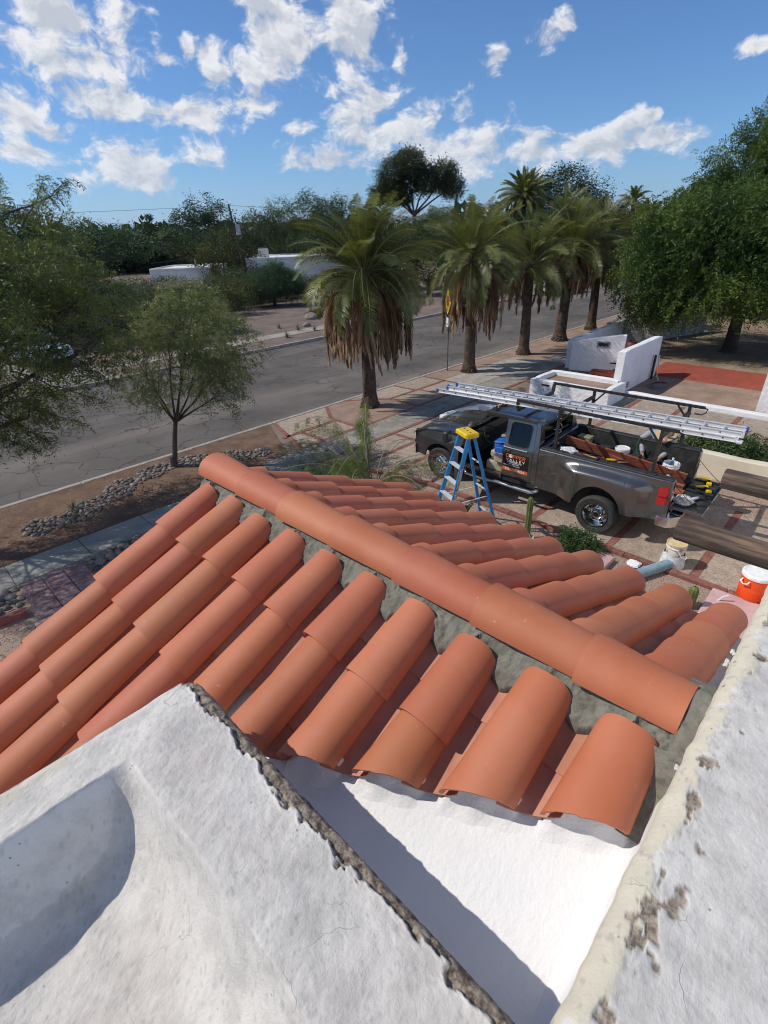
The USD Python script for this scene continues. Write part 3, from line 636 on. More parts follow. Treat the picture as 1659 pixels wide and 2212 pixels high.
# ridge tiles: each laid over the one beyond it
jy = [0.098, 0.41, 0.815, 1.22, 1.64, 2.05, 2.46, 2.87]
for k in range(7):
    y0, y1 = jy[k] - (0.05 if k else 0.0), jy[k + 1]
    u, a = np.meshgrid(np.linspace(0, 1, 7), np.linspace(-0.04, np.pi + 0.04, 19), indexing='ij')
    outp = []
    dz, dx = rng.normal(0, 0.003), rng.normal(0, 0.003)
    for t in (0, 0.013):
        hw = 0.098 + 0.019 * u - t; ri = 0.088 + 0.017 * u - t
        outp.append(np.stack([AX + dx + hw * np.cos(a), y0 + (y1 - y0) * u, AZ + 0.028 + dz + 0.006 * u + ri * np.maximum(np.sin(a), 0) ** 0.9], -1))
    obj('ridge_tile', shell(*outp), M_tile, roof, smooth=40)


def lump(name, P_fun, nu, nv, seed, amp, parent, u0=0, u1=1, v0=0, v1=1):
    u, v = np.meshgrid(np.linspace(u0, u1, nu), np.linspace(v0, v1, nv), indexing='ij')
    P_ = P_fun(u, v); P_[..., 2] += (fbm(P_ * 22, 4, seed) - 0.5) * amp + (fbm(P_ * 70, 3, seed + 1) - 0.5) * amp * 0.4
    m = grid(P_)
    if m.face_normals[:, 2].mean() < 0:
        m.invert()
    return obj(name, m, M_mortar, parent, smooth=50)


def mort_left(u, v):      # u: from under the ridge tile down the slope, v: along the ridge
    y = 0.06 + v * 2.80
    ph = np.abs(((y - 0.205) / 0.28 + 0.5) % 1.0 - 0.5) * 2     # 0 on a cover, 1 in a valley
    reach = 0.118 + 0.115 * ph ** 0.7 + (fbm(np.stack([y * 9, y * 0, y * 0], -1), 3, 9) - 0.5) * 0.05
    dn = 0.02 + u * (reach - 0.02)
    n = 0.072 - 0.085 * u * ph ** 0.6 - 0.010 * ph - 0.07 * ss(0.86, 1.0, u)
    return RP(-1, dn, y, n)


lump('mortar', mort_left, 30, 620, 201, 0.042, roof)


def mort_right(u, v):
    y = 0.06 + v * 2.80
    return RP(1, 0.02 + u * 0.07, y, 0.055 - 0.06 * u)


lump('mortar', mort_right, 6, 200, 211, 0.02, roof)


def mort_end(u, v):       # the filled end of the ridge against the right parapet
    x = 1.02 + u * 0.66; y = 0.03 + v * 0.125
    z = AZ - np.where(x < AX, 0.443, 0.4466) * np.abs(x - AX)
    return np.stack([x, y, z + 0.10 * ss(1.13, 1.26, x) * ss(1.70, 1.58, x) * np.where(np.abs(x - AX) < 0.145, ss(0.118, 0.092, y), 1.0) + 0.055 * np.exp(-((x - 1.366) / 0.12) ** 2) * ss(0.11, 0.09, y) - 0.02], -1)


plug = trimesh.creation.icosphere(4, 1.0); v = np.array(plug.vertices) * [0.108, 0.035, 0.092]; plug.vertices = v * (0.86 + 0.28 * fbm(v * 30 + 3, 4, 6)[:, None]) + [AX, 0.095, AZ + 0.012]
obj('mortar', plug, M_mortar, roof, smooth=True)
lump('mortar', mort_end, 90, 22, 221, 0.022, roof)
# white coated deck under the tiles; it shows where the tiles are cut away
def deck(s, pts, name):
    top = np.array([RP(s, (AX - x) * -s / math.cos(TH[s]) if s > 0 else (AX - x) / math.cos(TH[s]), y, -0.062) for x, y in pts])
    n = len(pts); bot = top - np.array([0, 0, 0.12]); v, f = trimesh.creation.triangulate_polygon(__import__('shapely.geometry').geometry.Polygon(pts), engine='earcut')
    k = [int(np.argmin(np.abs(np.array(pts) - q).sum(1))) for q in v]; f = np.array([[k[a] for a in t] for t in f])
    ft = f if np.cross(top[f[0, 1]] - top[f[0, 0]], top[f[0, 2]] - top[f[0, 0]])[2] > 0 else f[:, ::-1]
    i = np.arange(n); j = (i + 1) % n
    return obj(name, trimesh.Trimesh(np.vstack([top, bot]), np.vstack([ft, ft[:, ::-1] + n, np.stack([i, j, j + n], 1), np.stack([i, j + n, i + n], 1)]), process=False), M_white, house)


deck(-1, [(AX, 0.055), (AX, 2.84), (-0.30, 2.84), (-0.30, 1.388), (0.428, 1.388), (0.428, 0.055)], 'roof_deck')
deck(1, [(AX + 0.001, 0.055), (AX + 0.001, 2.84), (3.0, 2.84), (3.0, 0.055)], 'roof_deck')
# thick lip of coating under the cut tiles and up the parapet
lipy = np.linspace(0.056, 1.14, 180); lip = []
for y in lipy:
    x = cutx(y) + 0.003; base = RP(-1, (AX - x) / math.cos(TH[-1]), y, -0.062)
    t_ = (y - 0.205) / 0.28; t_ = (t_ - round(t_)) * 0.28 / 0.104
    dz_ = 0.062 - 0.016 + 0.094 * math.sqrt(max(0.0, 1 - t_ * t_)) if abs(t_) < 1 else 0.062 - 0.050
    wv = 0.004 * math.sin(y * 61) + 0.003 * math.sin(y * 23)
    lip.append([base + np.array([-0.07, 0, -0.034]), base + np.array([-0.030 + wv, 0, -0.006]), base + np.array([-0.012 + wv, 0, 0.30 * dz_]), base + np.array([0.002, 0, 0.75 * dz_]), base + np.array([0.012, 0, 0.90 * dz_]), base + np.array([0.05, 0, 0.35 * dz_])])
obj('coating_lip', grid(np.array(lip)[:, ::-1]), M_white, house, smooth=True)
fil = []
for x in np.linspace(0.36, 1.12, 40):
    b0 = RP(-1, (AX - x) / math.cos(TH[-1]), 0.05, -0.062); w = 0.012 * fbm(np.array([[x * 14, 0, 0]]), 3, 5)[0]
    fil.append([b0 + [0, 0.0, 0.16], b0 + [0, 0.012 + w, 0.06], b0 + [0, 0.030 + w, 0.012], b0 + [0, 0.07 + w, -0.003]])
obj('coating_fillet', grid(np.array(fil)), M_white, house, smooth=True)
# entry walls under the tiled roof
gz = lambda x: AZ - 0.445 * abs(x - AX) - 0.20
obj('gable_wall', prism([(-0.02, -0.1), (2.72, -0.1), (2.72, gz(2.72)), (AX, gz(AX)), (-0.02, gz(-0.02))], 1, WY, 2.66), M_stucco, house)
# vigas: weathered log ends that stick out of the street wall
M_log = mat('weathered_log', (0.060, 0.042, 0.032), (0.135, 0.098, 0.074), 3.0, 9, 0.9, bump=(14, 0.9, 0.012), c3=(0.30, 0.175, 0.10), scale3=3.0, amount3=0.6, pos3=(0.55, 0.7), stretch=(9, 0.6, 9), contrast=(0.4, 0.6))
for x, L in ((4.17, 0.80), (5.42, 0.78)):
    an = np.linspace(0, 2 * np.pi, 49)[:-1]; yy = np.r_[np.linspace(0.0, L - 0.012, 22), L]
    P_ = np.zeros((len(yy) + 1, 48, 3))
    for i, y in enumerate(yy):
        r = 0.098 * (1 + 0.10 * (fbm(np.c_[np.cos(an) * 1.5, np.sin(an) * 1.5, np.full(48, y * 0.5 + x)], 3, 7) - 0.5) - 0.16 * ss(0.62, 0.70, fbm(np.c_[np.cos(an) * 6, np.sin(an) * 6, np.full(48, x * 3 + y * 0.7)], 3, 17))) * (1 - (0.05 if i == len(yy) - 1 else 0))
        P_[i] = np.c_[x + r * np.cos(an), np.full(48, y), 3.31 + r * np.sin(an)]
    P_[-1] = np.array([x, L + 0.003, 3.31])
    P_ = np.concatenate([P_, P_[:, :1]], 1); m = grid(P_); m.fix_normals()
    obj('viga', m, M_log, house, smooth=35)
# ------------------------------------------------------------------ the pickup truck, its rack, its load
M_paint = mat('bronze_paint', (0.145, 0.138, 0.128), None, rough=0.24, metallic=0.8, coat=1.0, c3=(0.18, 0.174, 0.166), scale3=3, amount3=0.35, pos3=(0.45, 0.75), coords='object')
M_black = mat('black_plastic', (0.018, 0.018, 0.019), (0.03, 0.03, 0.03), 9, 4, 0.6, coords='object')
M_liner = mat('bed_liner', (0.012, 0.012, 0.013), (0.03, 0.029, 0.028), 5, 6, 0.75, bump=(60, 0.4, 0.004), c3=(0.10, 0.09, 0.08), scale3=9, amount3=0.35, coords='object')
M_chrome = mat('chrome', (0.72, 0.72, 0.72), None, rough=0.14, metallic=1.0, c3=(0.45, 0.44, 0.42), scale3=14, amount3=0.4, coords='object')
M_rubber = mat('tyre_rubber', (0.026, 0.025, 0.024), (0.045, 0.042, 0.038), 12, 5, 0.85, coords='object')
M_steel = mat('rack_steel', (0.014, 0.014, 0.015), (0.03, 0.028, 0.026), 10, 5, 0.5, coords='object')
M_alu = mat('aluminium', (0.80, 0.81, 0.82), (0.70, 0.71, 0.72), 6, 5, 0.42, metallic=0.45, coords='object', bump=(90, 0.1, 0.001))
M_redlens = mat('red_lens', (0.42, 0.008, 0.012), None, rough=0.12, coat=1.0, c3=(0.62, 0.05, 0.05), scale3=30, amount3=0.3, coords='object')
M_amber = mat('amber_lens', (0.75, 0.22, 0.02), None, rough=0.2, coords='object')
M_beige = mat('beige_vinyl', (0.42, 0.35, 0.25), (0.34, 0.28, 0.20), 8, 5, 0.7, coords='object')
M_dark = mat('dark_interior', (0.012, 0.011, 0.010), (0.028, 0.025, 0.022), 5, 4, 0.85, coords='object')
M_whitepl = mat('white_plastic', (0.78, 0.78, 0.76), (0.66, 0.65, 0.62), 9, 6, 0.5, c3=(0.42, 0.38, 0.32), scale3=22, amount3=0.5, pos3=(0.56, 0.7), coords='object')
M_redwood = mat('red_stained_board', (0.23, 0.062, 0.035), (0.30, 0.095, 0.055), 3, 6, 0.75, bump=(30, 0.4, 0.004), stretch=(0.6, 6, 6), c3=(0.14, 0.04, 0.025), scale3=7, amount3=0.5, coords='object')
M_yellow = mat('yellow_plastic', (0.70, 0.47, 0.012), (0.60, 0.40, 0.012), 9, 4, 0.45, coords='object', c3=(0.25, 0.18, 0.03), scale3=26, amount3=0.5, pos3=(0.6, 0.7))
M_signblk = mat('sign_black', (0.012, 0.012, 0.013), None, rough=0.35, c3=(0.03, 0.03, 0.03), scale3=9, coords='object')
M_signor = mat('sign_orange', (0.55, 0.13, 0.05), None, rough=0.4, c3=(0.45, 0.10, 0.04), scale3=30, coords='object')
M_signwh = mat('sign_white', (0.78, 0.78, 0.78), None, rough=0.4, c3=(0.6, 0.6, 0.6), scale3=30, coords='object')


def pane_mat(name, tint, fres=1.45):
    n = {'t': ('transparent_bsdf', dict(color=tint)), 'g': ('glossy_bsdf', dict(color=(1, 1, 1), roughness=0.03)), 'f': ('fresnel', dict(IOR=fres)), 'm': ('mix_closure', {})}
    LOOKS[name] = usdkit.material(stage, '/World/Looks/' + name, n, [('f.fac', 'm.fac'), ('t.BSDF', 'm.closure1'), ('g.BSDF', 'm.closure2')], surface='m.closure')
    return LOOKS[name]


M_tint = pane_mat('tinted_glass', (0.05, 0.055, 0.06))
M_glass = pane_mat('car_glass', (0.55, 0.60, 0.58))


def panel(poly, holes, yf, t=0.03, size=0.12, side=1):
    """Sheet metal: polygon in X, Z (with holes), bent to y = yf(x, z), thickness t inwards."""
    import shapely.geometry as sg
    m = trimesh.creation.extrude_polygon(sg.Polygon(poly, holes or []), t, engine='earcut')
    v, f = trimesh.remesh.subdivide_to_size(m.vertices, m.faces, size)
    m = trimesh.Trimesh(v, f, process=True); v = np.array(m.vertices)
    w = np.stack([v[:, 0], side * (yf(v[:, 0], v[:, 1]) - v[:, 2]), v[:, 1]], 1)
    m = trimesh.Trimesh(w, m.faces, process=False); m.fix_normals()
    return m


def rpoly(x0, x1, z0, z1, r, n=5):
    out = []
    for cx, cz, a0 in ((x1 - r, z1 - r, 0), (x0 + r, z1 - r, 90), (x0 + r, z0 + r, 180), (x1 - r, z0 + r, 270)):
        for k in range(n + 1):
            a = math.radians(a0 + 90 * k / n); out.append((cx + r * math.cos(a), cz + r * math.sin(a)))
    return out


TX, TY, TA = 10.284, 3.261, 1.602
truck = thing('pickup_truck', 'bronze grey pickup truck with twin rear wheels, black ladder rack, open door and lowered tailgate', 'truck', (TX, TY, 0), TA)
cabY = lambda x, z: np.where(z < 1.28, 0.975 - 0.10 * (z - 0.95) ** 2 - 0.03 * (z < 0.6), 0.964 - 0.29 * (z - 1.28))
bulge = lambda x, z: 0.975 - 0.04 * np.clip((0.7 - z), 0, 1) + 0.19 * ss(1.02, 0.50, x) * ss(-0.98, -0.55, x) * ss(1.36, 1.20, z + 0.05 * np.abs(x) ** 2) - 0.02 * ss(-0.9, -1.2, x)


def bedside(s):
    an = np.linspace(np.pi, 0, 33)
    Xs = np.r_[np.linspace(-1.18, -0.52, 14), 0.02 + 0.50 * np.cos(an), np.linspace(0.56, 1.40, 18)]
    zb = np.where(np.abs(Xs - 0.02) <= 0.5005, 0.45 + 0.57 * np.sqrt(np.maximum(0, 1 - ((Xs - 0.02) / 0.5) ** 2)), np.where(Xs < 0, 0.60, 0.52))
    zb = np.maximum(zb, np.where(Xs < 0, 0.60, 0.52)); v = np.linspace(0, 1, 20)
    Xg = np.repeat(Xs[:, None], 20, 1); Zg = zb[:, None] + (1.415 - zb[:, None]) * v
    Yg = bulge(Xg, Zg); out = np.stack([Xg, Yg * s, Zg], -1)
    top = out[:, -1:].copy(); top[..., 1] = s * (np.abs(top[..., 1]) - 0.05); top[..., 2] += 0.012
    low = out[:, :1].copy(); low[..., 1] = s * (np.abs(low[..., 1]) - 0.13)
    m = grid(np.concatenate([low, out, top], 1))
    if (m.face_normals[:, 1] * s).mean() < 0:
        m.invert()
    return m


for s in (1, -1):
    bs_ = obj('bed_side', bedside(s), M_paint, truck, smooth=35)
    obj('bed_gap', tube([(1.405, s * (float(bulge(1.405, z)) + 0.0), z) for z in (0.53, 0.8, 1.1, 1.40)], 0.007, 4), M_black, bs_)
    obj('rail_moulding', tube([(x, s * (float(bulge(x, 1.40)) + 0.003), 1.404) for x in np.linspace(1.38, -1.15, 12)], 0.006, 5), M_chrome, bs_)
    obj('rail_cap', rbox(-1.17, 1.38, min(s * 0.80, s * 0.955), max(s * 0.80, s * 0.955), 1.405, 1.445, 0.012), M_black, truck)
    obj('bed_wall', box(-1.15, 1.34, min(s * 0.79, s * 0.86), max(s * 0.79, s * 0.86), 0.80, 1.405), M_liner, truck)
    obj('rear_corner', rbox(-1.20, -1.14, min(s * 0.79, s * 0.965), max(s * 0.79, s * 0.965), 0.62, 1.41, 0.02), M_paint, truck)
    tl = obj('tail_light', panel(rpoly(-1.205, -0.985, 0.92, 1.275, 0.05), None, lambda x, z: bulge(x, z) + 0.014 - 0.10 * ss(-1.13, -1.22, x), 0.05, 0.05, s), M_redlens, truck, smooth=40)
    for zz_ in (1.09,):
        obj('lamp_rib', rbox(-1.214, -1.0, min(s * 0.955, s * 0.988), max(s * 0.955, s * 0.988), zz_ - 0.006, zz_ + 0.006, 0.003), mat('dark_red_lens', (0.12, 0.004, 0.005), None, rough=0.2, coords='object', c3=(0.2, 0.01, 0.01), scale3=20), tl)
    obj('reversing_lens', rbox(-1.216, -1.195, min(s * 0.83, s * 0.93), max(s * 0.83, s * 0.93), 1.05, 1.12, 0.008), M_whitepl, tl)
    if s > 0:
        obj('fuel_door', panel([(1.21 + 0.085 * math.cos(a), 0.98 + 0.085 * math.sin(a)) for a in np.linspace(0, 2 * np.pi, 25)[:-1]], None, lambda x, z: bulge(x, z) + 0.004, 0.01, 0.1), M_paint, truck, smooth=30)
        rg = [(1.21 + 0.092 * math.cos(a), 0.98 + 0.092 * math.sin(a)) for a in np.linspace(0, 2 * np.pi, 29)]
        obj('fuel_door_gap', tube([(x, float(bulge(x, z)) + 0.0015, z) for x, z in rg], 0.003, 4), M_black, truck)
    obj('marker_light', T(trimesh.creation.icosphere(2, 0.03), (0.66, s * 1.075, 0.80)), M_amber, truck, smooth=True)
    obj('marker_light', rbox(-0.66, -0.58, min(s * 1.09, s * 1.115), max(s * 1.09, s * 1.115), 0.80, 0.83, 0.006), M_redlens, truck)
    obj('wheel_well', cat_([box(-0.52, 0.56, min(s * 0.70, s * 0.72), max(s * 0.70, s * 0.72), 0.4, 1.06), box(-0.52, 0.56, min(s * 0.70, s * 0.97), max(s * 0.70, s * 0.97), 1.03, 1.05)]), M_black, truck, kind=None)
obj('bed_floor', box(-1.16, 1.36, -0.80, 0.80, 0.80, 0.845), M_liner, truck)
obj('bed_front_wall', rbox(1.33, 1.40, -0.93, 0.93, 0.55, 1.43, 0.01), M_paint, truck)
tgm = obj('tailgate', rbox(-1.74, -1.22, -0.775, 0.775, 0.80, 0.875, 0.012), M_paint, truck)
obj('tailgate_liner', rbox(-1.735, -1.225, -0.765, 0.765, 0.8765, 0.893, 0.005), M_liner, tgm)
for k in range(7):
    obj('liner_rib', rbox(-1.72, -1.24, -0.70 + 0.22 * k, -0.62 + 0.22 * k, 0.8935, 0.899, 0.002), M_liner, tgm)
for s in (1, -1):
    obj('tailgate_cable', tube([(-1.19, s * 0.77, 1.28), (-1.42, s * 0.765, 1.08), (-1.66, s * 0.75, 0.90)], 0.006, 5), M_steel, truck)
bp = obj('rear_bumper', prism([(-1.22, 0.48), (-1.40, 0.50), (-1.43, 0.70), (-1.38, 0.74), (-1.22, 0.74)], 1, -0.80, 0.80), M_chrome, truck)
obj('step_pad', box(-1.42, -1.23, -0.78, 0.78, 0.742, 0.752), M_black, bp)
for s in (1, -1):
    obj('bumper_corner', trimesh.convex.convex_hull(np.array([(-1.22, s * 0.801, 0.48), (-1.40, s * 0.801, 0.50), (-1.42, s * 0.801, 0.73), (-1.22, s * 0.801, 0.74), (-1.05, s * 1.0, 0.52), (-1.05, s * 1.0, 0.72), (-1.26, s * 1.01, 0.52), (-1.26, s * 1.01, 0.72), (-1.05, s * 0.801, 0.5), (-1.05, s * 0.801, 0.74)])), M_chrome, bp, smooth=30)
obj('hitch', cat_([box(-1.52, -1.2, -0.04, 0.04, 0.50, 0.57), T(trimesh.creation.icosphere(2, 0.035), (-1.5, 0, 0.62))]), M_steel, truck)
obj('chassis', cat_([box(-1.15, 4.5, sy - 0.06, sy + 0.06, 0.42, 0.58) for sy in (-0.42, 0.42)] + [T(trimesh.creation.cylinder(0.09, 1.7, sections=12), (0, 0, 0.40), rx=np.pi / 2), T(trimesh.creation.icosphere(2, 0.2), (0, 0, 0.40)), box(0.9, 2.6, -0.35, 0.35, 0.38, 0.60)]), M_black, truck)
# wheels
def tyre(w):
    pr = [(0.27, -w / 2), (0.36, -w / 2 - 0.012), (0.385, -w / 2 + 0.012), (0.398, -w / 2 + 0.04), (0.402, -w / 2 + 0.05)]
    for k in range(5):
        z0 = -w / 2 + 0.05 + (w - 0.1) * k / 5; z1 = z0 + (w - 0.1) / 5
        pr += [(0.402, z0), (0.402, z1 - 0.012), (0.392, z1 - 0.010), (0.392, z1 - 0.002)]
    pr += [(0.402, w / 2 - 0.05), (0.398, w / 2 - 0.04), (0.385, w / 2 - 0.012), (0.36, w / 2 + 0.012), (0.27, w / 2), (0.27, -w / 2)]
    return lathe(pr, 48)


def wheel(x, y, s, kind, steer=0.0):
    w = 0.21
    rot = dict(rx=-np.pi / 2 * s)
    ty = obj('wheel', T(tyre(w), (x, y, 0.40), **rot), M_rubber, truck, smooth=35)
    if kind == 'inner':
        return
    if kind == 'dual':
        pr = [(0.06, -0.055), (0.105, -0.055), (0.115, -0.06), (0.20, -0.10), (0.225, -0.09), (0.232, 0.05), (0.238, 0.098), (0.262, 0.106), (0.275, 0.106), (0.275, 0.090)]
        obj('rim', T(lathe([(0.001, -0.055)] + pr, 48), (x, y, 0.40), **rot), M_chrome, ty, smooth=35)
        obj('hub_cap', T(lathe([(0.085, -0.055), (0.085, 0.03), (0.07, 0.055), (0.05, 0.06), (0.001, 0.06)], 24), (x, y, 0.40), **rot), M_chrome, ty, smooth=35)
        for k in range(8):
            a = k * np.pi / 4
            obj('wheel_nut', T(trimesh.creation.cylinder(0.016, 0.05, sections=6), (x + 0.13 * math.cos(a), y - s * 0.045, 0.40 + 0.13 * math.sin(a)), rx=np.pi / 2), M_chrome, ty)
            a += np.pi / 8
            obj('hand_hole', T(trimesh.creation.cylinder(0.028, 0.012, sections=12), (x + 0.178 * math.cos(a), y - s * 0.082, 0.40 + 0.178 * math.sin(a)), rx=np.pi / 2), M_black, ty)
    else:
        pr = [(0.001, 0.13), (0.07, 0.13), (0.09, 0.105), (0.12, 0.10), (0.17, 0.07), (0.20, 0.04), (0.232, 0.03), (0.238, 0.098), (0.262, 0.106), (0.275, 0.106), (0.275, 0.090)]
        obj('rim', T(lathe(pr, 48), (x, y, 0.40), **rot), M_chrome, ty, smooth=35)
        for k in range(8):
            a = k * np.pi / 4 + 0.2
            obj('hand_hole', T(trimesh.creation.cylinder(0.03, 0.02, sections=12), (x + 0.175 * math.cos(a), y + s * 0.066, 0.40 + 0.175 * math.sin(a)), rx=np.pi / 2), M_black, ty)


for s in (1, -1):
    wheel(0.0, s * 1.04, s, 'dual'); wheel(0.0, s * 0.80, s, 'inner'); wheel(3.94, s * 0.86, s, 'front')
# cab: sides, roof, glass
for s in (1, -1):
    win = rpoly(1.665, 2.135, 1.335, 1.815, 0.075)
    door = [(1.53, 0.56), (2.235, 0.56), (2.235, 1.28), (2.26, 1.875), (1.63, 1.885), (1.575, 1.80), (1.53, 1.28)]
    rd = obj('rear_door', panel(door, [win], cabY, 0.05, 0.1, s), M_paint, truck, smooth=35)
    obj('window_glass', panel(rpoly(1.667, 2.133, 1.337, 1.813, 0.073), None, lambda x, z: cabY(x, z) - 0.012, 0.006, 0.2, s), M_tint, rd)
    ring = rpoly(1.655, 2.145, 1.325, 1.825, 0.08) + [rpoly(1.655, 2.145, 1.325, 1.825, 0.08)[0]]
    obj('window_seal', tube([(x, s * (float(cabY(x, z)) + 0.002), z) for x, z in ring], 0.009, 5, False), M_black, rd)
    obj('belt_moulding', tube([(x, s * (float(cabY(x, 1.272)) + 0.008), 1.272 + (0.035 if x < 1.62 else 0.0)) for x in (2.23, 2.0, 1.75, 1.66)], 0.011, 6), M_chrome, rd)
    obj('door_gap', tube([(x, s * (float(cabY(x, z)) + 0.001), z) for x, z in ((1.535, 0.58), (1.535, 0.9), (1.535, 1.26))], 0.004, 4), M_black, rd)
    obj('door_handle', rbox(2.05, 2.20, min(s * 0.965, s * 0.995), max(s * 0.965, s * 0.995), 1.185, 1.222, 0.01), M_black, rd)
    obj('cab_corner', panel([(1.41, 0.55), (1.525, 0.55), (1.525, 1.28), (1.57, 1.80), (1.62, 1.89), (1.50, 1.87), (1.44, 1.5), (1.41, 1.28)], None, cabY, 0.05, 0.1, s), M_paint, truck, smooth=35)
    obj('rocker_panel', panel([(2.24, 0.50), (3.38, 0.50), (3.38, 0.63), (2.24, 0.60)], None, lambda x, z: 0.96 + 0 * x, 0.06, 0.3, s), M_paint, truck)
    obj('front_pillar', bar((3.42, s * 0.935, 1.26), (2.80, s * 0.765, 1.86), 0.085, 0.06), M_paint, truck)
    obj('roof_side', bar((2.82, s * 0.775, 1.885), (1.60, s * 0.775, 1.895), 0.07, 0.07), M_paint, truck)
    obj('lower_skirt', panel([(1.41, 0.46), (3.40, 0.46), (3.40, 0.545), (1.41, 0.545)], None, lambda x, z: 0.93 + 0 * x, 0.05, 0.4, s), M_black, truck)
    # front wing with arch
    an = np.linspace(0, np.pi, 19)
    wing = [(3.40, 0.50), (3.46, 0.50)] + [(3.94 - 0.47 * math.cos(a), 0.42 + 0.50 * math.sin(a)) for a in an if 0.42 + 0.50 * math.sin(a) > 0.5] + [(4.42, 0.50), (4.72, 0.50), (4.78, 0.75), (4.76, 1.10), (4.45, 1.165), (3.40, 1.255)]
    obj('front_wing', panel(wing, None, lambda x, z: 0.975 - 0.09 * ss(4.3, 4.8, x) + 0.03 * np.exp(-(((x - 3.94) / 0.5) ** 2)) * ss(1.1, 0.9, z) - 0.05 * ss(1.0, 1.25, z), 0.05, 0.1, s), M_paint, truck, smooth=35)
    obj('inner_wing', box(3.35, 4.5, min(s * 0.66, s * 0.68), max(s * 0.66, s * 0.68), 0.45, 1.1), M_black, truck)
    obj('head_light', rbox(4.70, 4.80, min(s * 0.60, s * 0.88), max(s * 0.60, s * 0.88), 0.80, 1.06, 0.03), M_signwh, truck)
roofP = []
for x, dz in ((2.92, -0.075), (2.80, -0.02), (2.5, 0.012), (2.0, 0.02), (1.65, 0.012), (1.52, -0.01), (1.46, -0.05)):
    roofP.append([(x, y, 1.915 + dz - 0.05 * (abs(y) / 0.78) ** 4) for y in np.linspace(-0.79, 0.79, 15)])
rt_ = np.array(roofP); low = rt_ - np.array([0, 0, 0.05])
rm = obj('cab_roof', shell(rt_, low), M_paint, truck, smooth=40)
for y in (-0.5, -0.2, 0, 0.2, 0.5):
    obj('roof_marker', rbox(2.66, 2.78, y - 0.04, y + 0.04, 1.915, 1.96, 0.015), mat('smoked_amber', (0.10, 0.04, 0.015), None, rough=0.3, coords='object', c3=(0.07, 0.03, 0.01), scale3=20), rm)
for k in range(3):
    obj('roof_label', box(1.75 + 0.0 * k, 1.79, -0.05 - 0.22 * k, 0.09 - 0.22 * k, 1.9365, 1.938), M_signwh, rm)
obj('windscreen', grid(np.array([[(3.40, -0.90, 1.27), (2.84, -0.74, 1.875)], [(3.46, 0.0, 1.275), (2.90, 0.0, 1.89)], [(3.40, 0.90, 1.27), (2.84, 0.74, 1.875)]])), M_glass, truck)
bw_ = obj('back_wall', panel([(-0.90, 0.56), (0.90, 0.56), (0.92, 1.28), (0.76, 1.86), (-0.76, 1.86), (-0.92, 1.28)], [rpoly(-0.68, 0.68, 1.40, 1.80, 0.06)], lambda x, z: 1.46 + 0.02 * (z < 1.3) + 0.07 * np.clip(z - 1.3, 0, 1), 0.03, 0.2), M_paint, truck)
bwm = UsdGeom.Mesh(bw_)
pts = np.array(bwm.GetPointsAttr().Get()); bwm.GetPointsAttr().Set(Vt.Vec3fArray.FromNumpy(np.ascontiguousarray(pts[:, [1, 0, 2]]).astype(np.float32)))
bwm.CreateDoubleSidedAttr(True)
obj('rear_window', box(1.465, 1.47, -0.67, 0.67, 1.41, 1.79), M_tint, bw_)
obj('cab_floor', box(1.50, 3.4, -0.90, 0.90, 0.52, 0.58), M_dark, truck)
obj('firewall', box(3.36, 3.40, -0.92, 0.92, 0.55, 1.25), M_dark, truck)
obj('dashboard', rbox(3.0, 3.36, -0.88, 0.88, 0.95, 1.25, 0.05), M_dark, truck)
sw = obj('steering_wheel', T(trimesh.creation.torus(0.185, 0.016, 28, 8), (2.90, 0.42, 1.19), ry=-0.9), M_black, truck, smooth=True)
obj('steering_column', tube([(2.92, 0.42, 1.18), (3.15, 0.42, 1.05)], 0.035, 8), M_black, sw)
for y in (0.42, -0.42):
    st_ = obj('seat', cat_([rbox(2.15, 2.72, y - 0.27, y + 0.27, 0.80, 0.98, 0.04), T(rbox(-0.08, 0.08, -0.26, 0.26, 0, 0.66, 0.04), (2.20, y, 0.95), ry=-0.25), T(rbox(-0.05, 0.05, -0.13, 0.13, 0, 0.18, 0.03), (2.02, y, 1.62), ry=-0.2)]), M_dark if y < 0 else M_beige, truck, smooth=35)
obj('seat_base', rbox(2.25, 2.70, 0.52, 0.86, 0.58, 0.80, 0.02), M_beige, truck)
obj('centre_console', rbox(2.2, 3.0, -0.12, 0.12, 0.58, 0.98, 0.03), M_beige, truck)
hood = []
for x, z in ((3.36, 1.275), (3.7, 1.265), (4.1, 1.235), (4.5, 1.17), (4.72, 1.09), (4.78, 1.02)):
    hood.append([(x, y, z + 0.03 * (1 - (y / 0.95) ** 2) + (0.03 if 0.25 < abs(y) < 0.6 and x < 4.6 else 0)) for y in np.linspace(-0.94, 0.94, 17)])
obj('hood', shell(np.array(hood), np.array(hood) - np.array([0, 0, 0.03])), M_paint, truck, smooth=40)
obj('grille', rbox(4.74, 4.80, -0.60, 0.60, 0.72, 1.06, 0.02), M_black, truck)
obj('front_bumper', trimesh.convex.convex_hull(np.array([(4.70, s * 0.98, z) for s in (1, -1) for z in (0.48, 0.74)] + [(4.97, s * 0.70, z) for s in (1, -1) for z in (0.50, 0.72)])), M_chrome, truck, smooth=30)
obj('inner_front', box(3.4, 4.72, -0.66, 0.66, 0.5, 1.08), M_black, truck)
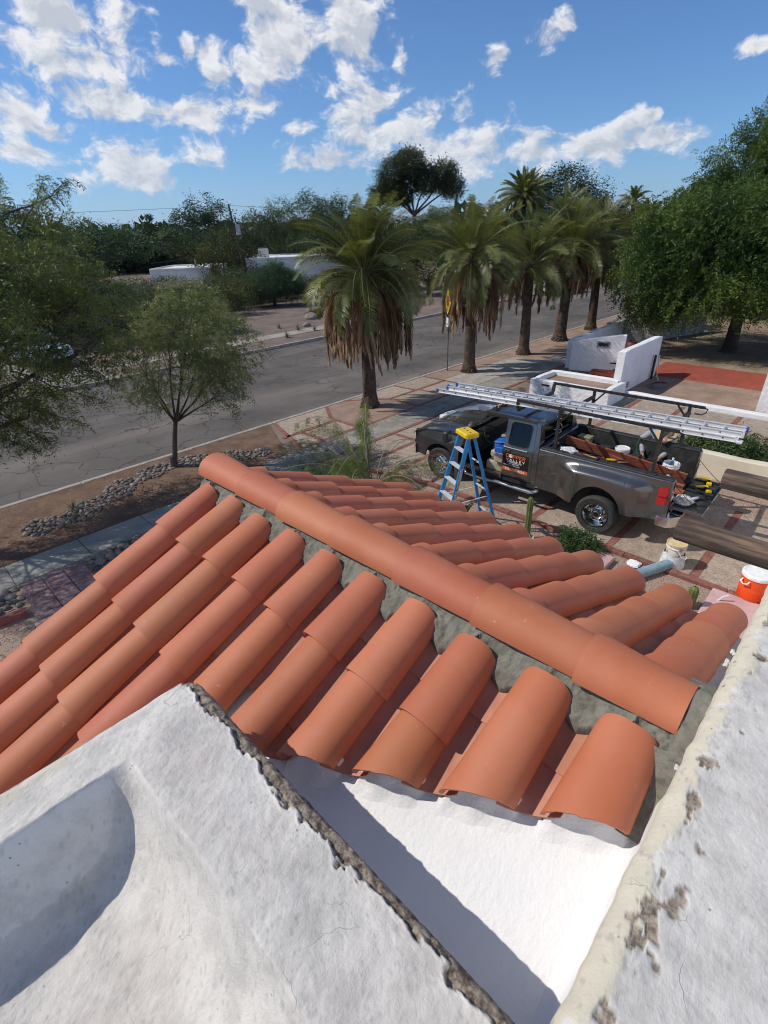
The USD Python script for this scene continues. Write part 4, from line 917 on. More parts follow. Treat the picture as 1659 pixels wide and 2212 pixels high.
# open front door, seen nearly edge on, with its mirror
dm = panel([(0, 0.56), (1.0, 0.56), (1.0, 1.28), (0.98, 1.84), (0.62, 1.84), (0.0, 1.27)], [[(0.12, 1.31), (0.92, 1.31), (0.90, 1.78), (0.63, 1.78)]], lambda x, z: 0.03 - 0.10 * (z - 0.95) ** 2 - 0.28 * np.clip(z - 1.28, 0, 1), 0.07, 0.15)
th = math.radians(180 - 66)
dmw = T(dm, (3.27, 0.94, 0), rz=0)
v = np.array(dm.vertices); ca, sa_ = math.cos(math.radians(66)), math.sin(math.radians(66))
dmw.vertices = np.stack([3.27 - v[:, 0] * ca + v[:, 1] * sa_, 0.95 + v[:, 0] * sa_ + v[:, 1] * ca, v[:, 2]], 1); dmw.fix_normals()
fd = obj('front_door', dmw, M_paint, truck, smooth=35)
obj('door_glass', grid(np.array([[(3.27 - x * ca, 0.95 + x * sa_ - 0.02, z) for z in (1.31, 1.45)] for x in (0.14, 0.90)])), M_glass, fd)
obj('door_mirror', rbox(3.36, 3.50, 1.30, 1.52, 1.22, 1.48, 0.03), M_black, fd)
obj('mirror_glass', box(3.352, 3.358, 1.33, 1.49, 1.25, 1.45), M_chrome, fd)
# step bars
for s in (1, -1):
    sb = obj('step_bar', tube([(3.20, s * 0.93, 0.44), (3.12, s * 1.05, 0.42), (1.44, s * 1.07, 0.43), (1.36, s * 1.0, 0.45), (1.34, s * 0.9, 0.47)], 0.043, 12), M_chrome, truck, smooth=40)
    for x0 in (2.35, 1.62):
        obj('step_pad', rbox(x0, x0 + 0.55, min(s * 1.045, s * 1.10), max(s * 1.045, s * 1.10), 0.468, 0.478, 0.003), M_black, sb)
# door sign
sg_ = UsdGeom.Xform.Define(stage, '/World/pickup_truck/door_sign').GetPrim()
tag(sg_, 'black magnetic sign with orange and white lettering on the rear door')
sgY = lambda x, z: cabY(x, z) + 0.004
obj('sign_sheet', panel([(1.60, 0.74), (2.215, 0.74), (2.215, 1.16), (1.60, 1.16)], None, sgY, 0.003, 0.15), M_signblk, sg_)
obj('sign_band', panel([(1.60, 0.74), (2.215, 0.74), (2.215, 0.825), (1.60, 0.825)], None, lambda x, z: sgY(x, z) + 0.0025, 0.002, 0.15), M_signor, sg_)


def lettering(text, x, z, h, m, bold=True, wide=None):
    t = meshkit.text_mesh(text, h, 0.002, bold); v = np.array(t.vertices)
    k = (wide / (v[:, 0].max() - v[:, 0].min())) if wide else 1.0
    X_ = x - (v[:, 0] - v[:, 0].min()) * k; Z_ = z + v[:, 1]
    t = trimesh.Trimesh(np.stack([X_, sgY(X_, Z_) + 0.003 + v[:, 2], Z_], 1), t.faces, process=False)
    obj('lettering', t, m, sg_)


lettering('C', 2.150, 1.055, 0.078, M_signor, wide=0.07); lettering('PPER', 1.985, 1.055, 0.078, M_signor, wide=0.31)
lettering('V A L L E Y', 2.135, 0.985, 0.045, M_signwh, wide=0.45)
obj('emblem', cat_([T(trimesh.creation.annulus(0.030, 0.043, 0.003, sections=24), (2.033, float(sgY(2.033, 1.095)) + 0.003, 1.095), rx=np.pi / 2), prism([(1.995, 1.07), (2.033, 1.12), (2.071, 1.07)], 1, float(sgY(2.03, 1.09)) + 0.002, float(sgY(2.03, 1.09)) + 0.004)]), M_signwh, sg_)
lettering('ROOFING LLC', 2.095, 0.945, 0.030, M_signwh, wide=0.34)
lettering('ROC #352785', 2.06, 0.908, 0.020, M_signwh, wide=0.24)
lettering('Call us for a FREE quote!', 2.19, 0.868, 0.019, M_signwh, False, wide=0.40)
lettering('520-768-8110', 2.145, 0.757, 0.050, M_signwh, wide=0.47)
# ladder rack
rk = UsdGeom.Xform.Define(stage, '/World/pickup_truck/ladder_rack').GetPrim()
for s in (1, -1):
    yb = s * 0.83
    obj('rack_rail', bar((2.08, yb, 2.29), (-1.04, yb, 2.29), 0.05), M_steel, rk)
    for x in (1.12, -0.78):
        obj('rack_post', bar((x, s * 0.86, 1.445), (x, yb, 2.265), 0.055), M_steel, rk)
        obj('post_foot', rbox(x - 0.09, x + 0.09, min(s * 0.80, s * 0.95), max(s * 0.80, s * 0.95), 1.446, 1.462, 0.004), M_steel, rk)
        obj('post_brace', bar((x - (0.0), s * 0.84, 2.0), (x + (-0.22 if x > 0 else 0.22), yb, 2.26), 0.03), M_steel, rk)
    obj('front_leg', bar((2.06, yb, 2.265), (2.06, s * 0.80, 2.10), 0.06), M_steel, rk)
    obj('rail_hook', tube([(-1.03, yb, 2.28), (-1.09, yb, 2.27), (-1.07, yb, 2.20), (-1.00, yb, 2.15), (-0.88, yb, 2.15)], 0.016, 6), M_steel, rk)
for x, z in ((2.06, 2.08), (1.12, 2.14), (-0.78, 2.14)):
    obj('cross_bar', bar((x, -0.80, z), (x, 0.80, z), 0.06), M_steel, rk)
obj('bar_knob', T(trimesh.creation.cylinder(0.03, 0.08, sections=10), (-0.78, -0.90, 2.10), rx=np.pi / 2), M_steel, rk)

# things on and in the truck are in truck coordinates: this makes their world place
cT, sT = math.cos(TA), math.sin(TA)
W = lambda x, y, z=0.0: (TX + x * cT - y * sT, TY + x * sT + y * cT, z)

# extension ladder
lad = thing('extension_ladder', 'long silver aluminium extension ladder lying on top of the black truck rack', 'ladder', W(0, 0, 0), TA)
M_bluecap = mat('blue_plastic', (0.02, 0.08, 0.38), (0.02, 0.06, 0.30), 9, 4, 0.5, coords='object')
M_orange_lbl = mat('ladder_label', (0.75, 0.75, 0.72), (0.55, 0.12, 0.03), 30, 2, 0.5, coords='object')
def lrail(xa, ya, xb, yb, z):
    ax = np.array([xb - xa, yb - ya, 0]); L = np.linalg.norm(ax); t = ax / L; nrm = np.array([-t[1], t[0], 0])
    sec = np.array([(-0.020, -0.043), (0.020, -0.043), (0.020, -0.034), (0.006, -0.032), (0.006, 0.032), (0.020, 0.034), (0.020, 0.043), (-0.020, 0.043), (-0.020, 0.034), (-0.005, 0.032), (-0.005, -0.032), (-0.020, -0.034)])
    P0 = np.array([xa, ya, z]) + sec[:, :1] * nrm + sec[:, 1:] * np.array([0, 0, 1.0]); P1 = P0 + ax
    m = grid(np.stack([np.vstack([P0, P0[:1]]), np.vstack([P1, P1[:1]])]))
    m.fix_normals(); return m


LY0, LY1 = 0.80, 0.26           # centre line, front and rear
def ly(x, off):
    return np.interp(x, [-1.86, 4.05], [LY1, LY0]) + off


for sec, (xa, xb, hw, z) in enumerate(((4.02, -1.84, 0.215, 2.225), (3.78, -1.90, 0.185, 2.305))):
    fl_ = UsdGeom.Xform.Define(stage, str(lad.GetPath()) + ('/base_section' if sec == 0 else '/fly_section')).GetPrim()
    for s in (1, -1):
        obj('rail', lrail(xa, float(ly(xa, s * hw)), xb, float(ly(xb, s * hw)), z), M_alu, fl_)
        for xe in (xa, xb):
            obj('end_cap', rbox(xe - 0.022, xe + 0.028, float(ly(xe, s * hw)) - 0.022, float(ly(xe, s * hw)) + 0.022, z - 0.043, z + 0.043, 0.006), M_bluecap if (xe > 0 or (sec == 1 and s < 0)) else M_alu, fl_)
    n = 19
    for k in range(n):
        x = xa - 0.17 - k * 0.305
        obj('rung', tube([(x, float(ly(x, -hw)), z), (x, float(ly(x, hw)), z)], 0.016, 8), M_alu, fl_)
        obj('rung_end', T(trimesh.creation.cylinder(0.013, 0.008, sections=10), (x, float(ly(x, hw)) + 0.009, z), rx=np.pi / 2), M_black, fl_)
obj('ladder_foot', rbox(-1.93, -1.84, float(ly(-1.86, 0.14)), float(ly(-1.86, 0.26)), 2.17, 2.22, 0.01), M_alu, lad)
obj('rail_label', cat_([box(0.2, 0.38, 0, 0.001, -0.02, 0.02), box(0.43, 0.55, 0, 0.001, -0.02, 0.02)]).apply_translation((0, float(ly(0.37, 0.215)) + 0.0175, 2.225)), M_bluecap, lad)
# rope lashing ladder and rack together
ro = []
for k in range(40):
    a = k * 0.55; ro.append((1.12 + 0.06 * math.sin(k * 0.9), 0.80 + 0.06 * math.cos(a), 2.36 - 0.022 * k + 0.05 * math.sin(a)))
obj('rope', T(tube(ro, 0.008, 5), (0, 0, 0)), mat('hemp_rope', (0.30, 0.25, 0.17), (0.20, 0.16, 0.11), 40, 3, 0.9, coords='object'), None, label='tan rope lashing the ladder to the front rack post', cat='rope', loc=W(0, 0, 0), rz=TA)

# --- the load
def put(name, mesh, m, label, cat, x=0, y=0, z=0, rz=0.0, group=None, smooth=False):
    return obj(name, mesh, m, None, smooth, label, cat, group, loc=W(x, y, z), rz=TA + rz)


def board(a, b, w, h, up):
    return bar(a, b, w, h, up)


put('board', bar((1.22, 0.10, 1.40), (-1.12, -0.36, 0.99), 0.045, 0.20, (0, 0.2, 1)), M_redwood, 'red stained board on edge, leaning highest across the truck bed towards the cab', 'board', group='red boards in the truck bed')
put('board', bar((1.05, 0.30, 1.22), (-1.18, -0.05, 0.93), 0.20, 0.045, (0, 0.3, 1)), M_redwood, 'red stained board lying flat in the truck bed nearest the near side', 'board', group='red boards in the truck bed')
put('board', bar((1.25, -0.14, 1.33), (-0.3, -0.02, 1.04), 0.045, 0.18, (0, 0.1, 1)), M_redwood, 'shorter red stained board behind the highest one in the truck bed', 'board', group='red boards in the truck bed')
put('board', bar((0.3, 0.22, 0.98), (-1.24, 0.16, 0.90), 0.19, 0.045), M_redwood, 'red stained board at the bottom, its end on the tailgate hinge', 'board', group='red boards in the truck bed')


def bucket_mesh(r0=0.13, r1=0.15, h=0.37, lid=False):
    pr = [(0.001, 0), (r0, 0), (r1 - 0.004, h - 0.08), (r1 + 0.012, h - 0.078), (r1 + 0.012, h - 0.062), (r1, h - 0.06), (r1, h - 0.035), (r1 + 0.010, h - 0.033), (r1 + 0.010, h - 0.018), (r1 + 0.002, h)]
    if not lid:
        pr += [(r1 - 0.008, h), (r0 - 0.008, 0.02), (0.001, 0.02)]
    return lathe(pr, 28)


def lid_mesh(r=0.158):
    return lathe([(r - 0.004, -0.03), (r, -0.028), (r, 0.006), (r - 0.01, 0.012), (r - 0.022, 0.008), (r - 0.026, 0.0), (0.001, 0.0)], 28)


t = thing('bucket', 'white lidded bucket standing in the middle of the truck bed', 'bucket', W(0.24, -0.60, 0.846), TA, 'white buckets in the truck bed')
obj('bucket_body', bucket_mesh(lid=True), M_whitepl, t, smooth=40); obj('lid', T(lid_mesh(), (0, 0, 0.375)), M_whitepl, t, smooth=40)
t = thing('bucket', 'open white bucket with a bottle in it near the truck tailgate', 'bucket', W(-0.80, -0.42, 0.846), TA, 'white buckets in the truck bed')
obj('bucket_body', bucket_mesh(), M_whitepl, t, smooth=40); obj('handle', tube([(0.16 * math.cos(a), 0.16 * math.sin(a), 0.31 - 0.10 * math.sin(a * 1.0)) for a in np.linspace(0, np.pi, 14)], 0.004, 5), M_steel, t)
t = thing('spray_bottle', 'blue and clear bottle standing in the open white bucket', 'bottle', W(-0.80, -0.44, 1.06), TA)
obj('bottle_body', lathe([(0.001, 0), (0.042, 0), (0.044, 0.12), (0.036, 0.17), (0.016, 0.20), (0.016, 0.215), (0.001, 0.215)], 16), mat('blue_liquid', (0.10, 0.28, 0.55), (0.55, 0.62, 0.68), 9, 2, 0.25, coords='object'), t, smooth=40); obj('cap', T(trimesh.creation.cylinder(0.02, 0.04, sections=12), (0, 0, 0.235)), M_whitepl, t)
for x, y, z, lb in ((1.02, -0.40, 1.13, 'white bucket lid lying in the front of the truck bed behind the boards'), (0.72, -0.50, 1.05, 'smaller white lid beside the lidded bucket in the truck bed')):
    put('white_lid', T(lid_mesh(), (0, 0, 0.0), rx=0.15), M_whitepl, lb, 'lid', x, y, z, smooth=40)
put('storage_box', cat_([rbox(-0.14, 0.14, -0.10, 0.10, 0, 0.2, 0.015), rbox(-0.15, 0.15, -0.11, 0.11, 0.2, 0.235, 0.01)]), mat('khaki_plastic', (0.26, 0.25, 0.14), (0.19, 0.18, 0.10), 8, 4, 0.6, coords='object'), 'khaki box by the front wall of the truck bed', 'box', 1.05, -0.55, 1.10)
put('tool_chest', cat_([rbox(-0.7, 0.7, -0.14, 0.14, 0, 0.25, 0.02), rbox(-0.71, 0.71, -0.15, 0.15, 0.25, 0.30, 0.015)]), M_liner, 'black tool chest along the far wall of the truck bed', 'tool chest', 0.55, -0.64, 0.846)
for k, (x, y, z, r) in enumerate(((0.5, -0.62, 1.16, 0.06), (-0.05, -0.30, 0.9, 0.09), (-0.45, -0.62, 0.90, 0.10), (0.85, 0.45, 0.90, 0.13))):
    m = trimesh.creation.icosphere(3, r); v = np.array(m.vertices); m.vertices = v * (0.6 + 0.8 * fbm(v * 14 + k * 5, 3, k)[:, None]) * np.array([1.3, 1, 0.7])
    put('tool_bag', m, (M_dark, M_liner, mat('brown_leather', (0.16, 0.08, 0.045), (0.10, 0.05, 0.03), 9, 4, 0.7, coords='object'), M_dark)[k], ('small dark tool pouch on the tool chest', 'dark tool bag beside the lidded bucket', 'brown leather tool bag near the open bucket', 'dark tool bag at the near front of the truck bed')[k], 'bag', x, y, z, smooth=True)
# crumpled plastic on the rail, trowel and cable
def crumple(r, seed, sc=(1, 1, 0.5), f=16):
    m = trimesh.creation.icosphere(4, r); v = np.array(m.vertices); n = fbm(v * f + seed, 4, seed) + 0.5 * np.abs(fbm(v * f * 2 + 7, 3, seed + 1) - 0.5)
    m.vertices = v * (0.55 + 0.8 * n[:, None]) * np.array(sc); return m


M_film = mat('clear_wrap', (0.62, 0.64, 0.66), (0.40, 0.42, 0.44), 20, 4, 0.25, coords='object', bump=(40, 0.6, 0.004))
put('plastic_wrap', crumple(0.15, 3, (1.3, 0.6, 0.35)), M_film, 'crumpled clear plastic on the near rail of the truck bed', 'plastic wrap', 0.86, 0.78, 1.47, smooth=True)
t = thing('hammer', 'hammer with a pale wooden handle lying on the near truck rail', 'tool', W(0.40, 0.83, 1.447), TA)
obj('handle', tube([(0.16, 0.0, 0.02), (0.0, 0.01, 0.022), (-0.14, 0.02, 0.02)], (0.016, 0.015, 0.013), 8), mat('pale_wood', (0.55, 0.30, 0.13), (0.42, 0.22, 0.09), 9, 4, 0.6, coords='object'), t); obj('head', rbox(-0.18, -0.14, -0.05, 0.09, 0.005, 0.04, 0.006), M_steel, t)
t = thing('trowel', 'trowel with a bright yellow handle lying on the near truck rail', 'tool', W(-0.02, 0.80, 1.447), TA + 0.5)
obj('handle', tube([(0.10, 0, 0.045), (0.0, 0, 0.04), (-0.06, 0, 0.035)], (0.018, 0.02, 0.014), 8), M_yellow, t); obj('blade', cat_([tube([(-0.06, 0, 0.035), (-0.10, 0, 0.02), (-0.12, 0, 0.01)], 0.006, 6), prism([(-0.10, 0.05), (-0.30, 0.0), (-0.10, -0.05)], 2, 0.003, 0.007)]), mat('rusty_steel', (0.25, 0.13, 0.08), (0.16, 0.10, 0.08), 20, 4, 0.6, coords='object'), t)
put('cable', tube([(0.45 + 0.16 * math.cos(a), 0.80 + 0.07 * math.sin(a), 1.455 + 0.07 * max(0, math.sin(a * 0.5))) for a in np.linspace(0, 5.5, 30)], 0.006, 5), M_steel, 'loop of dark cable on the near truck rail', 'cable')
put('cable', tube([(-0.55, -0.05 - 0.1 * math.sin(a), 1.45 - 0.08 * a + 0.05 * math.sin(2 * a)) for a in np.linspace(0, 6.2, 30)], 0.006, 5), mat('pale_cable', (0.55, 0.50, 0.36), None, c3=(0.4, 0.36, 0.25), coords='object'), 'pale cable hanging from the ladder into the truck bed', 'cable')
put('cable', tube([(-0.06 + 0.04 * math.sin(a), -0.62, 1.50 - 0.10 * a) for a in np.linspace(0, 5.5, 24)], 0.007, 5), mat('green_cable', (0.02, 0.20, 0.10), None, c3=(0.02, 0.12, 0.06), coords='object'), 'green cable hanging over the far side of the truck bed', 'cable')
# on the tailgate
put('rag', crumple(0.17, 9, (0.9, 1.1, 0.42), 12), mat('white_cloth', (0.68, 0.67, 0.63), (0.50, 0.48, 0.44), 12, 5, 0.9, coords='object'), 'crumpled white rags at the hinge of the lowered tailgate', 'rag', -1.33, 0.50, 0.92, smooth=True)
t = thing('water_bottle', 'clear plastic water bottle lying on the lowered tailgate', 'bottle', W(-1.47, 0.36, 0.935), TA + 1.2)
obj('bottle_body', T(lathe([(0.001, -0.1), (0.032, -0.1), (0.034, 0.04), (0.028, 0.07), (0.012, 0.10), (0.012, 0.115), (0.001, 0.115)], 14), ry=np.pi / 2), M_film, t, smooth=40); obj('cap', T(trimesh.creation.cylinder(0.014, 0.016, sections=10), (0.12, 0, 0), ry=np.pi / 2), M_whitepl, t)
for x, y, rz, lb in ((-1.45, -0.28, 0.5, 'yellow and black cordless drill lying in the middle of the lowered tailgate'), (-1.42, -0.66, 0.2, 'yellow and black cordless drill at the far edge of the lowered tailgate')):
    t = thing('cordless_drill', lb, 'drill', W(x, y, 0.90), TA + rz, 'cordless drills on the tailgate')
    obj('drill_body', T(lathe([(0.001, -0.10), (0.028, -0.10), (0.032, 0.03), (0.024, 0.07), (0.018, 0.12), (0.001, 0.12)], 14), (0, 0, 0.035), ry=np.pi / 2), M_yellow, t, smooth=40)
    obj('grip', bar((-0.05, 0, 0.035), (-0.07, 0.15, 0.03), 0.04, 0.035), M_black, t); obj('battery', rbox(-0.11, -0.02, 0.14, 0.22, 0.0, 0.06, 0.01), M_yellow, t)
put('coiled_cord', cat_([tube([(0.15 * math.cos(a) * (1 + 0.06 * k), 0.13 * math.sin(a), 0.012 + 0.008 * k) for a in np.linspace(0, 2 * np.pi, 30)], 0.005, 5) for k in range(3)]), M_steel, 'coil of dark cord lying on the near corner of the tailgate', 'cord', -1.60, 0.40, 0.90)
put('coiled_cord', tube([(-1.43 + 0.05 * math.sin(2.2 * a) - 0.02 * a, 0.74 + 0.03 * math.cos(3 * a), 0.93 - 0.055 * a + 0.03 * math.sin(4 * a)) for a in np.linspace(0, 5.0, 60)], 0.006, 5), mat('red_cord', (0.42, 0.06, 0.07), (0.30, 0.05, 0.05), 9, 2, 0.6, coords='object'), 'tangled red cord hanging off the near side of the tailgate', 'cord')
put('pry_bar', cat_([bar((-1.60, 0.05, 0.915), (-1.36, -0.16, 0.915), 0.03, 0.02), bar((-1.36, -0.16, 0.915), (-1.33, -0.22, 0.93), 0.045, 0.012)]), M_steel, 'dark steel pry bar lying on the tailgate behind the water bottle', 'tool')
# in the cab
t = thing('cooler_bag', 'bright blue soft cooler bag on the tan front seat of the truck', 'cooler bag', W(2.45, 0.62, 0.985), TA + 0.1)
M_bluebag = mat('blue_nylon', (0.015, 0.13, 0.55), (0.012, 0.10, 0.42), 14, 4, 0.55, bump=(60, 0.2, 0.002), coords='object')
obj('bag_body', rbox(-0.13, 0.13, -0.17, 0.17, 0, 0.24, 0.035), M_bluebag, t, smooth=40); obj('lid', T(rbox(-0.14, 0.14, -0.18, 0.18, 0, 0.06, 0.028), (0, 0, 0.235), ry=0.12), M_bluebag, t, smooth=40)
obj('zip', tube([(0.143 * math.cos(a) * 1.02, 0.18 * math.sin(a), 0.237) for a in np.linspace(0, 2 * np.pi, 25)], 0.006, 4), M_black, t); obj('pocket', rbox(-0.10, 0.10, 0.171, 0.195, 0.02, 0.16, 0.015), M_bluebag, t)
put('tan_pouch', cat_([rbox(-0.12, 0.12, -0.06, 0.06, 0, 0.2, 0.03)]), M_beige, 'tan pouch beside the blue cooler bag in the truck doorway', 'bag', 2.36, 0.88, 0.83, 0.1)

# person leaning over the far side of the truck bed
import manifold3d as m3


def body_mesh(bones, refine=0.02, it=12):
    parts = []
    for (a, ra), (b, rb) in bones:
        sa_, sb_ = (m3.Manifold.sphere(r, 18).translate(tuple(map(float, q))) for q, r in ((a, ra), (b, rb)))
        parts.append(m3.Manifold.batch_hull([sa_, sb_]))
    m = m3.Manifold.batch_boolean(parts, m3.OpType.Add).refine_to_length(refine).to_mesh()
    t = trimesh.Trimesh(m.vert_properties[:, :3], m.tri_verts); trimesh.smoothing.filter_taubin(t, iterations=it)
    return t


pr_ = thing('person', 'person in straw hat and grey sleeves bending over the far side of the truck', 'person', W(0, 0, 0), TA)
M_skin = mat('skin', (0.42, 0.25, 0.17), (0.36, 0.20, 0.13), 20, 3, 0.6, coords='object')
M_grey = mat('grey_sleeve', (0.36, 0.36, 0.40), (0.27, 0.27, 0.30), 16, 5, 0.9, bump=(30, 0.5, 0.006), coords='object')
M_denim = mat('pale_blue_shirt', (0.30, 0.38, 0.48), (0.22, 0.28, 0.37), 14, 5, 0.9, bump=(24, 0.5, 0.006), coords='object')
hip, sh = np.array([-0.18, -1.52, 1.02]), np.array([-0.32, -1.08, 1.50])
hd = np.array([-0.46, -0.86, 1.56])
body = [((hip + [0.12, 0, 0], 0.13), (hip + [-0.12, 0, 0], 0.13)), ((hip, 0.15), ((hip + sh) / 2 + [0, 0, 0.05], 0.16)), (((hip + sh) / 2 + [0, 0, 0.05], 0.16), (sh, 0.14)), ((sh + [0.17, 0, 0], 0.075), (sh + [-0.17, 0, 0], 0.075)), ((sh, 0.065), (hd + [0, -0.05, 0], 0.055)),
        ((hd, 0.085), (hd + [-0.03, 0.09, -0.05], 0.06))]
for s in (1, -1):
    h0 = hip + [s * 0.10, 0, 0]; kn = np.array([-0.18 + s * 0.13, -1.46, 0.52]); an_ = np.array([-0.18 + s * 0.14, -1.56, 0.09])
    body += [((h0, 0.10), (kn, 0.065)), ((kn, 0.065), (an_, 0.045)), ((an_, 0.045), (an_ + [-0.02, 0.17, -0.045], 0.04))]
sL, eL, hL = sh + [0.20, 0.02, 0], np.array([-0.02, -0.90, 1.40]), np.array([-0.13, -0.74, 1.17])
sR, eR, hR = sh + [-0.20, 0.02, 0], np.array([-0.62, -0.95, 1.30]), np.array([-0.50, -0.72, 1.16])
for a, b, c in ((sL, eL, hL), (sR, eR, hR)):
    body += [((a, 0.062), (b, 0.048)), ((b, 0.046), (c, 0.034)), ((c, 0.032), (c + (c - b) / np.linalg.norm(c - b) * 0.07, 0.036))]
    dirn = (c - b) / np.linalg.norm(c - b); side = np.cross(dirn, [0, 0, 1.0]); side /= np.linalg.norm(side); base = c + dirn * 0.085
    for k, L in enumerate((0.062, 0.072, 0.068, 0.052)):
        f0 = base + side * (0.021 * (k - 1.5)); f1 = f0 + dirn * L * 0.55 + np.array([0, 0, -0.006]); f2 = f1 + dirn * L * 0.35 + np.array([0, 0, -0.02])
        body += [((f0, 0.010), (f1, 0.009)), ((f1, 0.009), (f2, 0.008))]
    t0 = c + dirn * 0.03 + side * 0.03
    body += [((t0, 0.012), (t0 + dirn * 0.035 + side * 0.022, 0.010))]
obj('body', body_mesh(body, 0.022, 8), M_skin, pr_, smooth=True)
obj('shirt', body_mesh([((hip + [0, 0, 0.08], 0.165), ((hip + sh) / 2 + [0, 0, 0.05], 0.178)), (((hip + sh) / 2 + [0, 0, 0.05], 0.178), (sh, 0.158)), ((sh + [0.18, 0, 0], 0.09), (sh + [-0.18, 0, 0], 0.09))], 0.03, 6), M_denim, pr_, smooth=True)
for a, b, c in ((sL, eL, hL), (sR, eR, hR)):
    obj('sleeve', body_mesh([((a, 0.082), (b, 0.062)), ((b, 0.06), (b + (c - b) * 0.88, 0.047))], 0.02, 5), M_grey, pr_, smooth=True)
lg = [((hip + [0.1, 0, 0], 0.145), (hip + [-0.1, 0, 0], 0.145))]
for s in (1, -1):
    h0 = hip + [s * 0.10, 0, 0]; kn = np.array([-0.18 + s * 0.13, -1.46, 0.52]); an_ = np.array([-0.18 + s * 0.14, -1.56, 0.14])
    lg += [((h0, 0.118), (kn, 0.082)), ((kn, 0.08), (an_, 0.068))]
obj('trousers', body_mesh(lg, 0.03, 5), mat('dark_jeans', (0.045, 0.055, 0.085), (0.03, 0.038, 0.06), 12, 4, 0.9, coords='object'), pr_, smooth=True)
for s in (1, -1):
    obj('shoe', body_mesh([((np.array([-0.18 + s * 0.14, -1.57, 0.06]), 0.055), (np.array([-0.20 + s * 0.14, -1.38, 0.045]), 0.044))], 0.02, 4), M_black, pr_, smooth=True)
# head parts: hat, hair, eyes, nose, ears
hatc = hd + np.array([-0.01, -0.03, 0.075]); an = np.linspace(0, 2 * np.pi, 37)
brim = lathe([(0.205, -0.03), (0.20, -0.018), (0.15, -0.004), (0.105, 0.0), (0.098, 0.05), (0.085, 0.095), (0.05, 0.108), (0.001, 0.10)], 36)
obj('hat', T(brim, hatc, rx=-0.55), mat('straw', (0.50, 0.37, 0.20), (0.40, 0.28, 0.14), 40, 4, 0.85, bump=(120, 0.6, 0.003), coords='object'), pr_, smooth=40)
obj('hair', T(trimesh.creation.icosphere(2, 0.089), hd + np.array([0.0, -0.02, 0.005])), mat('dark_hair', (0.03, 0.022, 0.018), (0.05, 0.035, 0.03), 40, 3, 0.7, coords='object'), pr_, smooth=True)
for s in (1, -1):
    obj('ear', T(trimesh.creation.icosphere(1, 0.022), hd + np.array([s * 0.088, 0.01, -0.01])), M_skin, pr_, smooth=True)
    obj('eye', T(trimesh.creation.icosphere(1, 0.011), hd + np.array([-0.02 + s * 0.032, 0.108, -0.012])), M_dark, pr_, smooth=True)
obj('nose', T(trimesh.creation.cone(0.016, 0.035, sections=8), hd + np.array([-0.025, 0.135, -0.05]), rx=-0.6), M_skin, pr_, smooth=True)
# ------------------------------------------------------------------ things on the ground near the house
# step ladder: yellow top, blue fibreglass rails, aluminium steps
M_fibre = mat('blue_fibreglass', (0.02, 0.16, 0.36), (0.03, 0.20, 0.42), 9, 4, 0.45, coords='object', c3=(0.01, 0.10, 0.25), scale3=14, amount3=0.4)
top = np.array([7.50, 5.22, 2.13]); wd = np.array([0.40, 0.917, 0.0]); nn = np.array([0.917, -0.40, 0.0])
sl = thing('step_ladder', 'blue fibreglass step ladder with bright yellow top standing beside the truck', 'step ladder', (0, 0, 0))
fc, rc = top - nn * 0.62 - [0, 0, top[2]], top + nn * 0.62 - [0, 0, top[2]] + np.array([0.06, 0.03, 0])
for s in (1, -1):
    obj('front_rail', bar(top + wd * s * 0.15 + nn * -0.05 - [0, 0, 0.03], fc + wd * s * 0.31, 0.028, 0.085, nn), M_fibre, sl)
    obj('rear_rail', bar(top + wd * s * 0.13 + nn * 0.07 - [0, 0, 0.03], rc + wd * s * 0.29, 0.026, 0.06, nn), M_fibre, sl)
    for c, w in ((fc, 0.31), (rc, 0.29)):
        obj('foot', rbox(*(np.array([c + wd * s * w]) + np.array([[-0.04], [0.04]]))[:, :1].ravel(), *(np.array([c + wd * s * w]) + np.array([[-0.04], [0.04]]))[:, 1:2].ravel(), 0, 0.05, 0.01), M_black, sl)
for k in range(1, 7):
    t_ = k / 7.0; c = top + (fc - top) * t_ + nn * (-0.05 * (1 - t_)); w = 0.15 + 0.16 * t_
    obj('step', bar(c - wd * (w - 0.012), c + wd * (w - 0.012), 0.09, 0.028), M_alu, sl)
    c2 = top + (rc - top) * t_ + nn * (0.07 * (1 - t_)); w2 = 0.13 + 0.16 * t_
    if k in (2, 4, 6):
        obj('rear_brace', bar(c2 - wd * w2, c2 + wd * w2, 0.03, 0.02), M_alu, sl)
for s in (1, -1):
    a = top + (fc - top) * 0.62 + wd * s * 0.25; b = top + (rc - top) * 0.62 + wd * s * 0.23
    obj('spreader', bar(a, b, 0.02, 0.012), M_alu, sl)
cap = T(rbox(-0.14, 0.14, -0.21, 0.21, -0.05, 0.05, 0.022), (0, 0, 0)); M4 = np.eye(4); M4[:3, 0], M4[:3, 1], M4[:3, 3] = nn, wd, top; cap.apply_transform(M4)
lt = obj('ladder_top', cap, M_yellow, sl, smooth=30)
for k in range(3):
    h_ = T(trimesh.creation.cylinder(0.018, 0.006, sections=12), tuple(top + wd * (-0.11 + 0.11 * k) + [0, 0, 0.052])); obj('tool_hole', h_, M_dark, lt)
lb_ = bar(top + (fc - top) * 0.28 - wd * 0.217 - nn * 0.03, top + (fc - top) * 0.72 - wd * 0.288 - nn * 0.0, 0.004, 0.06, nn); obj('warning_label', lb_, mat('label_grey', (0.06, 0.06, 0.06), (0.45, 0.44, 0.42), 60, 2, 0.6, contrast=(0.48, 0.52)), sl)

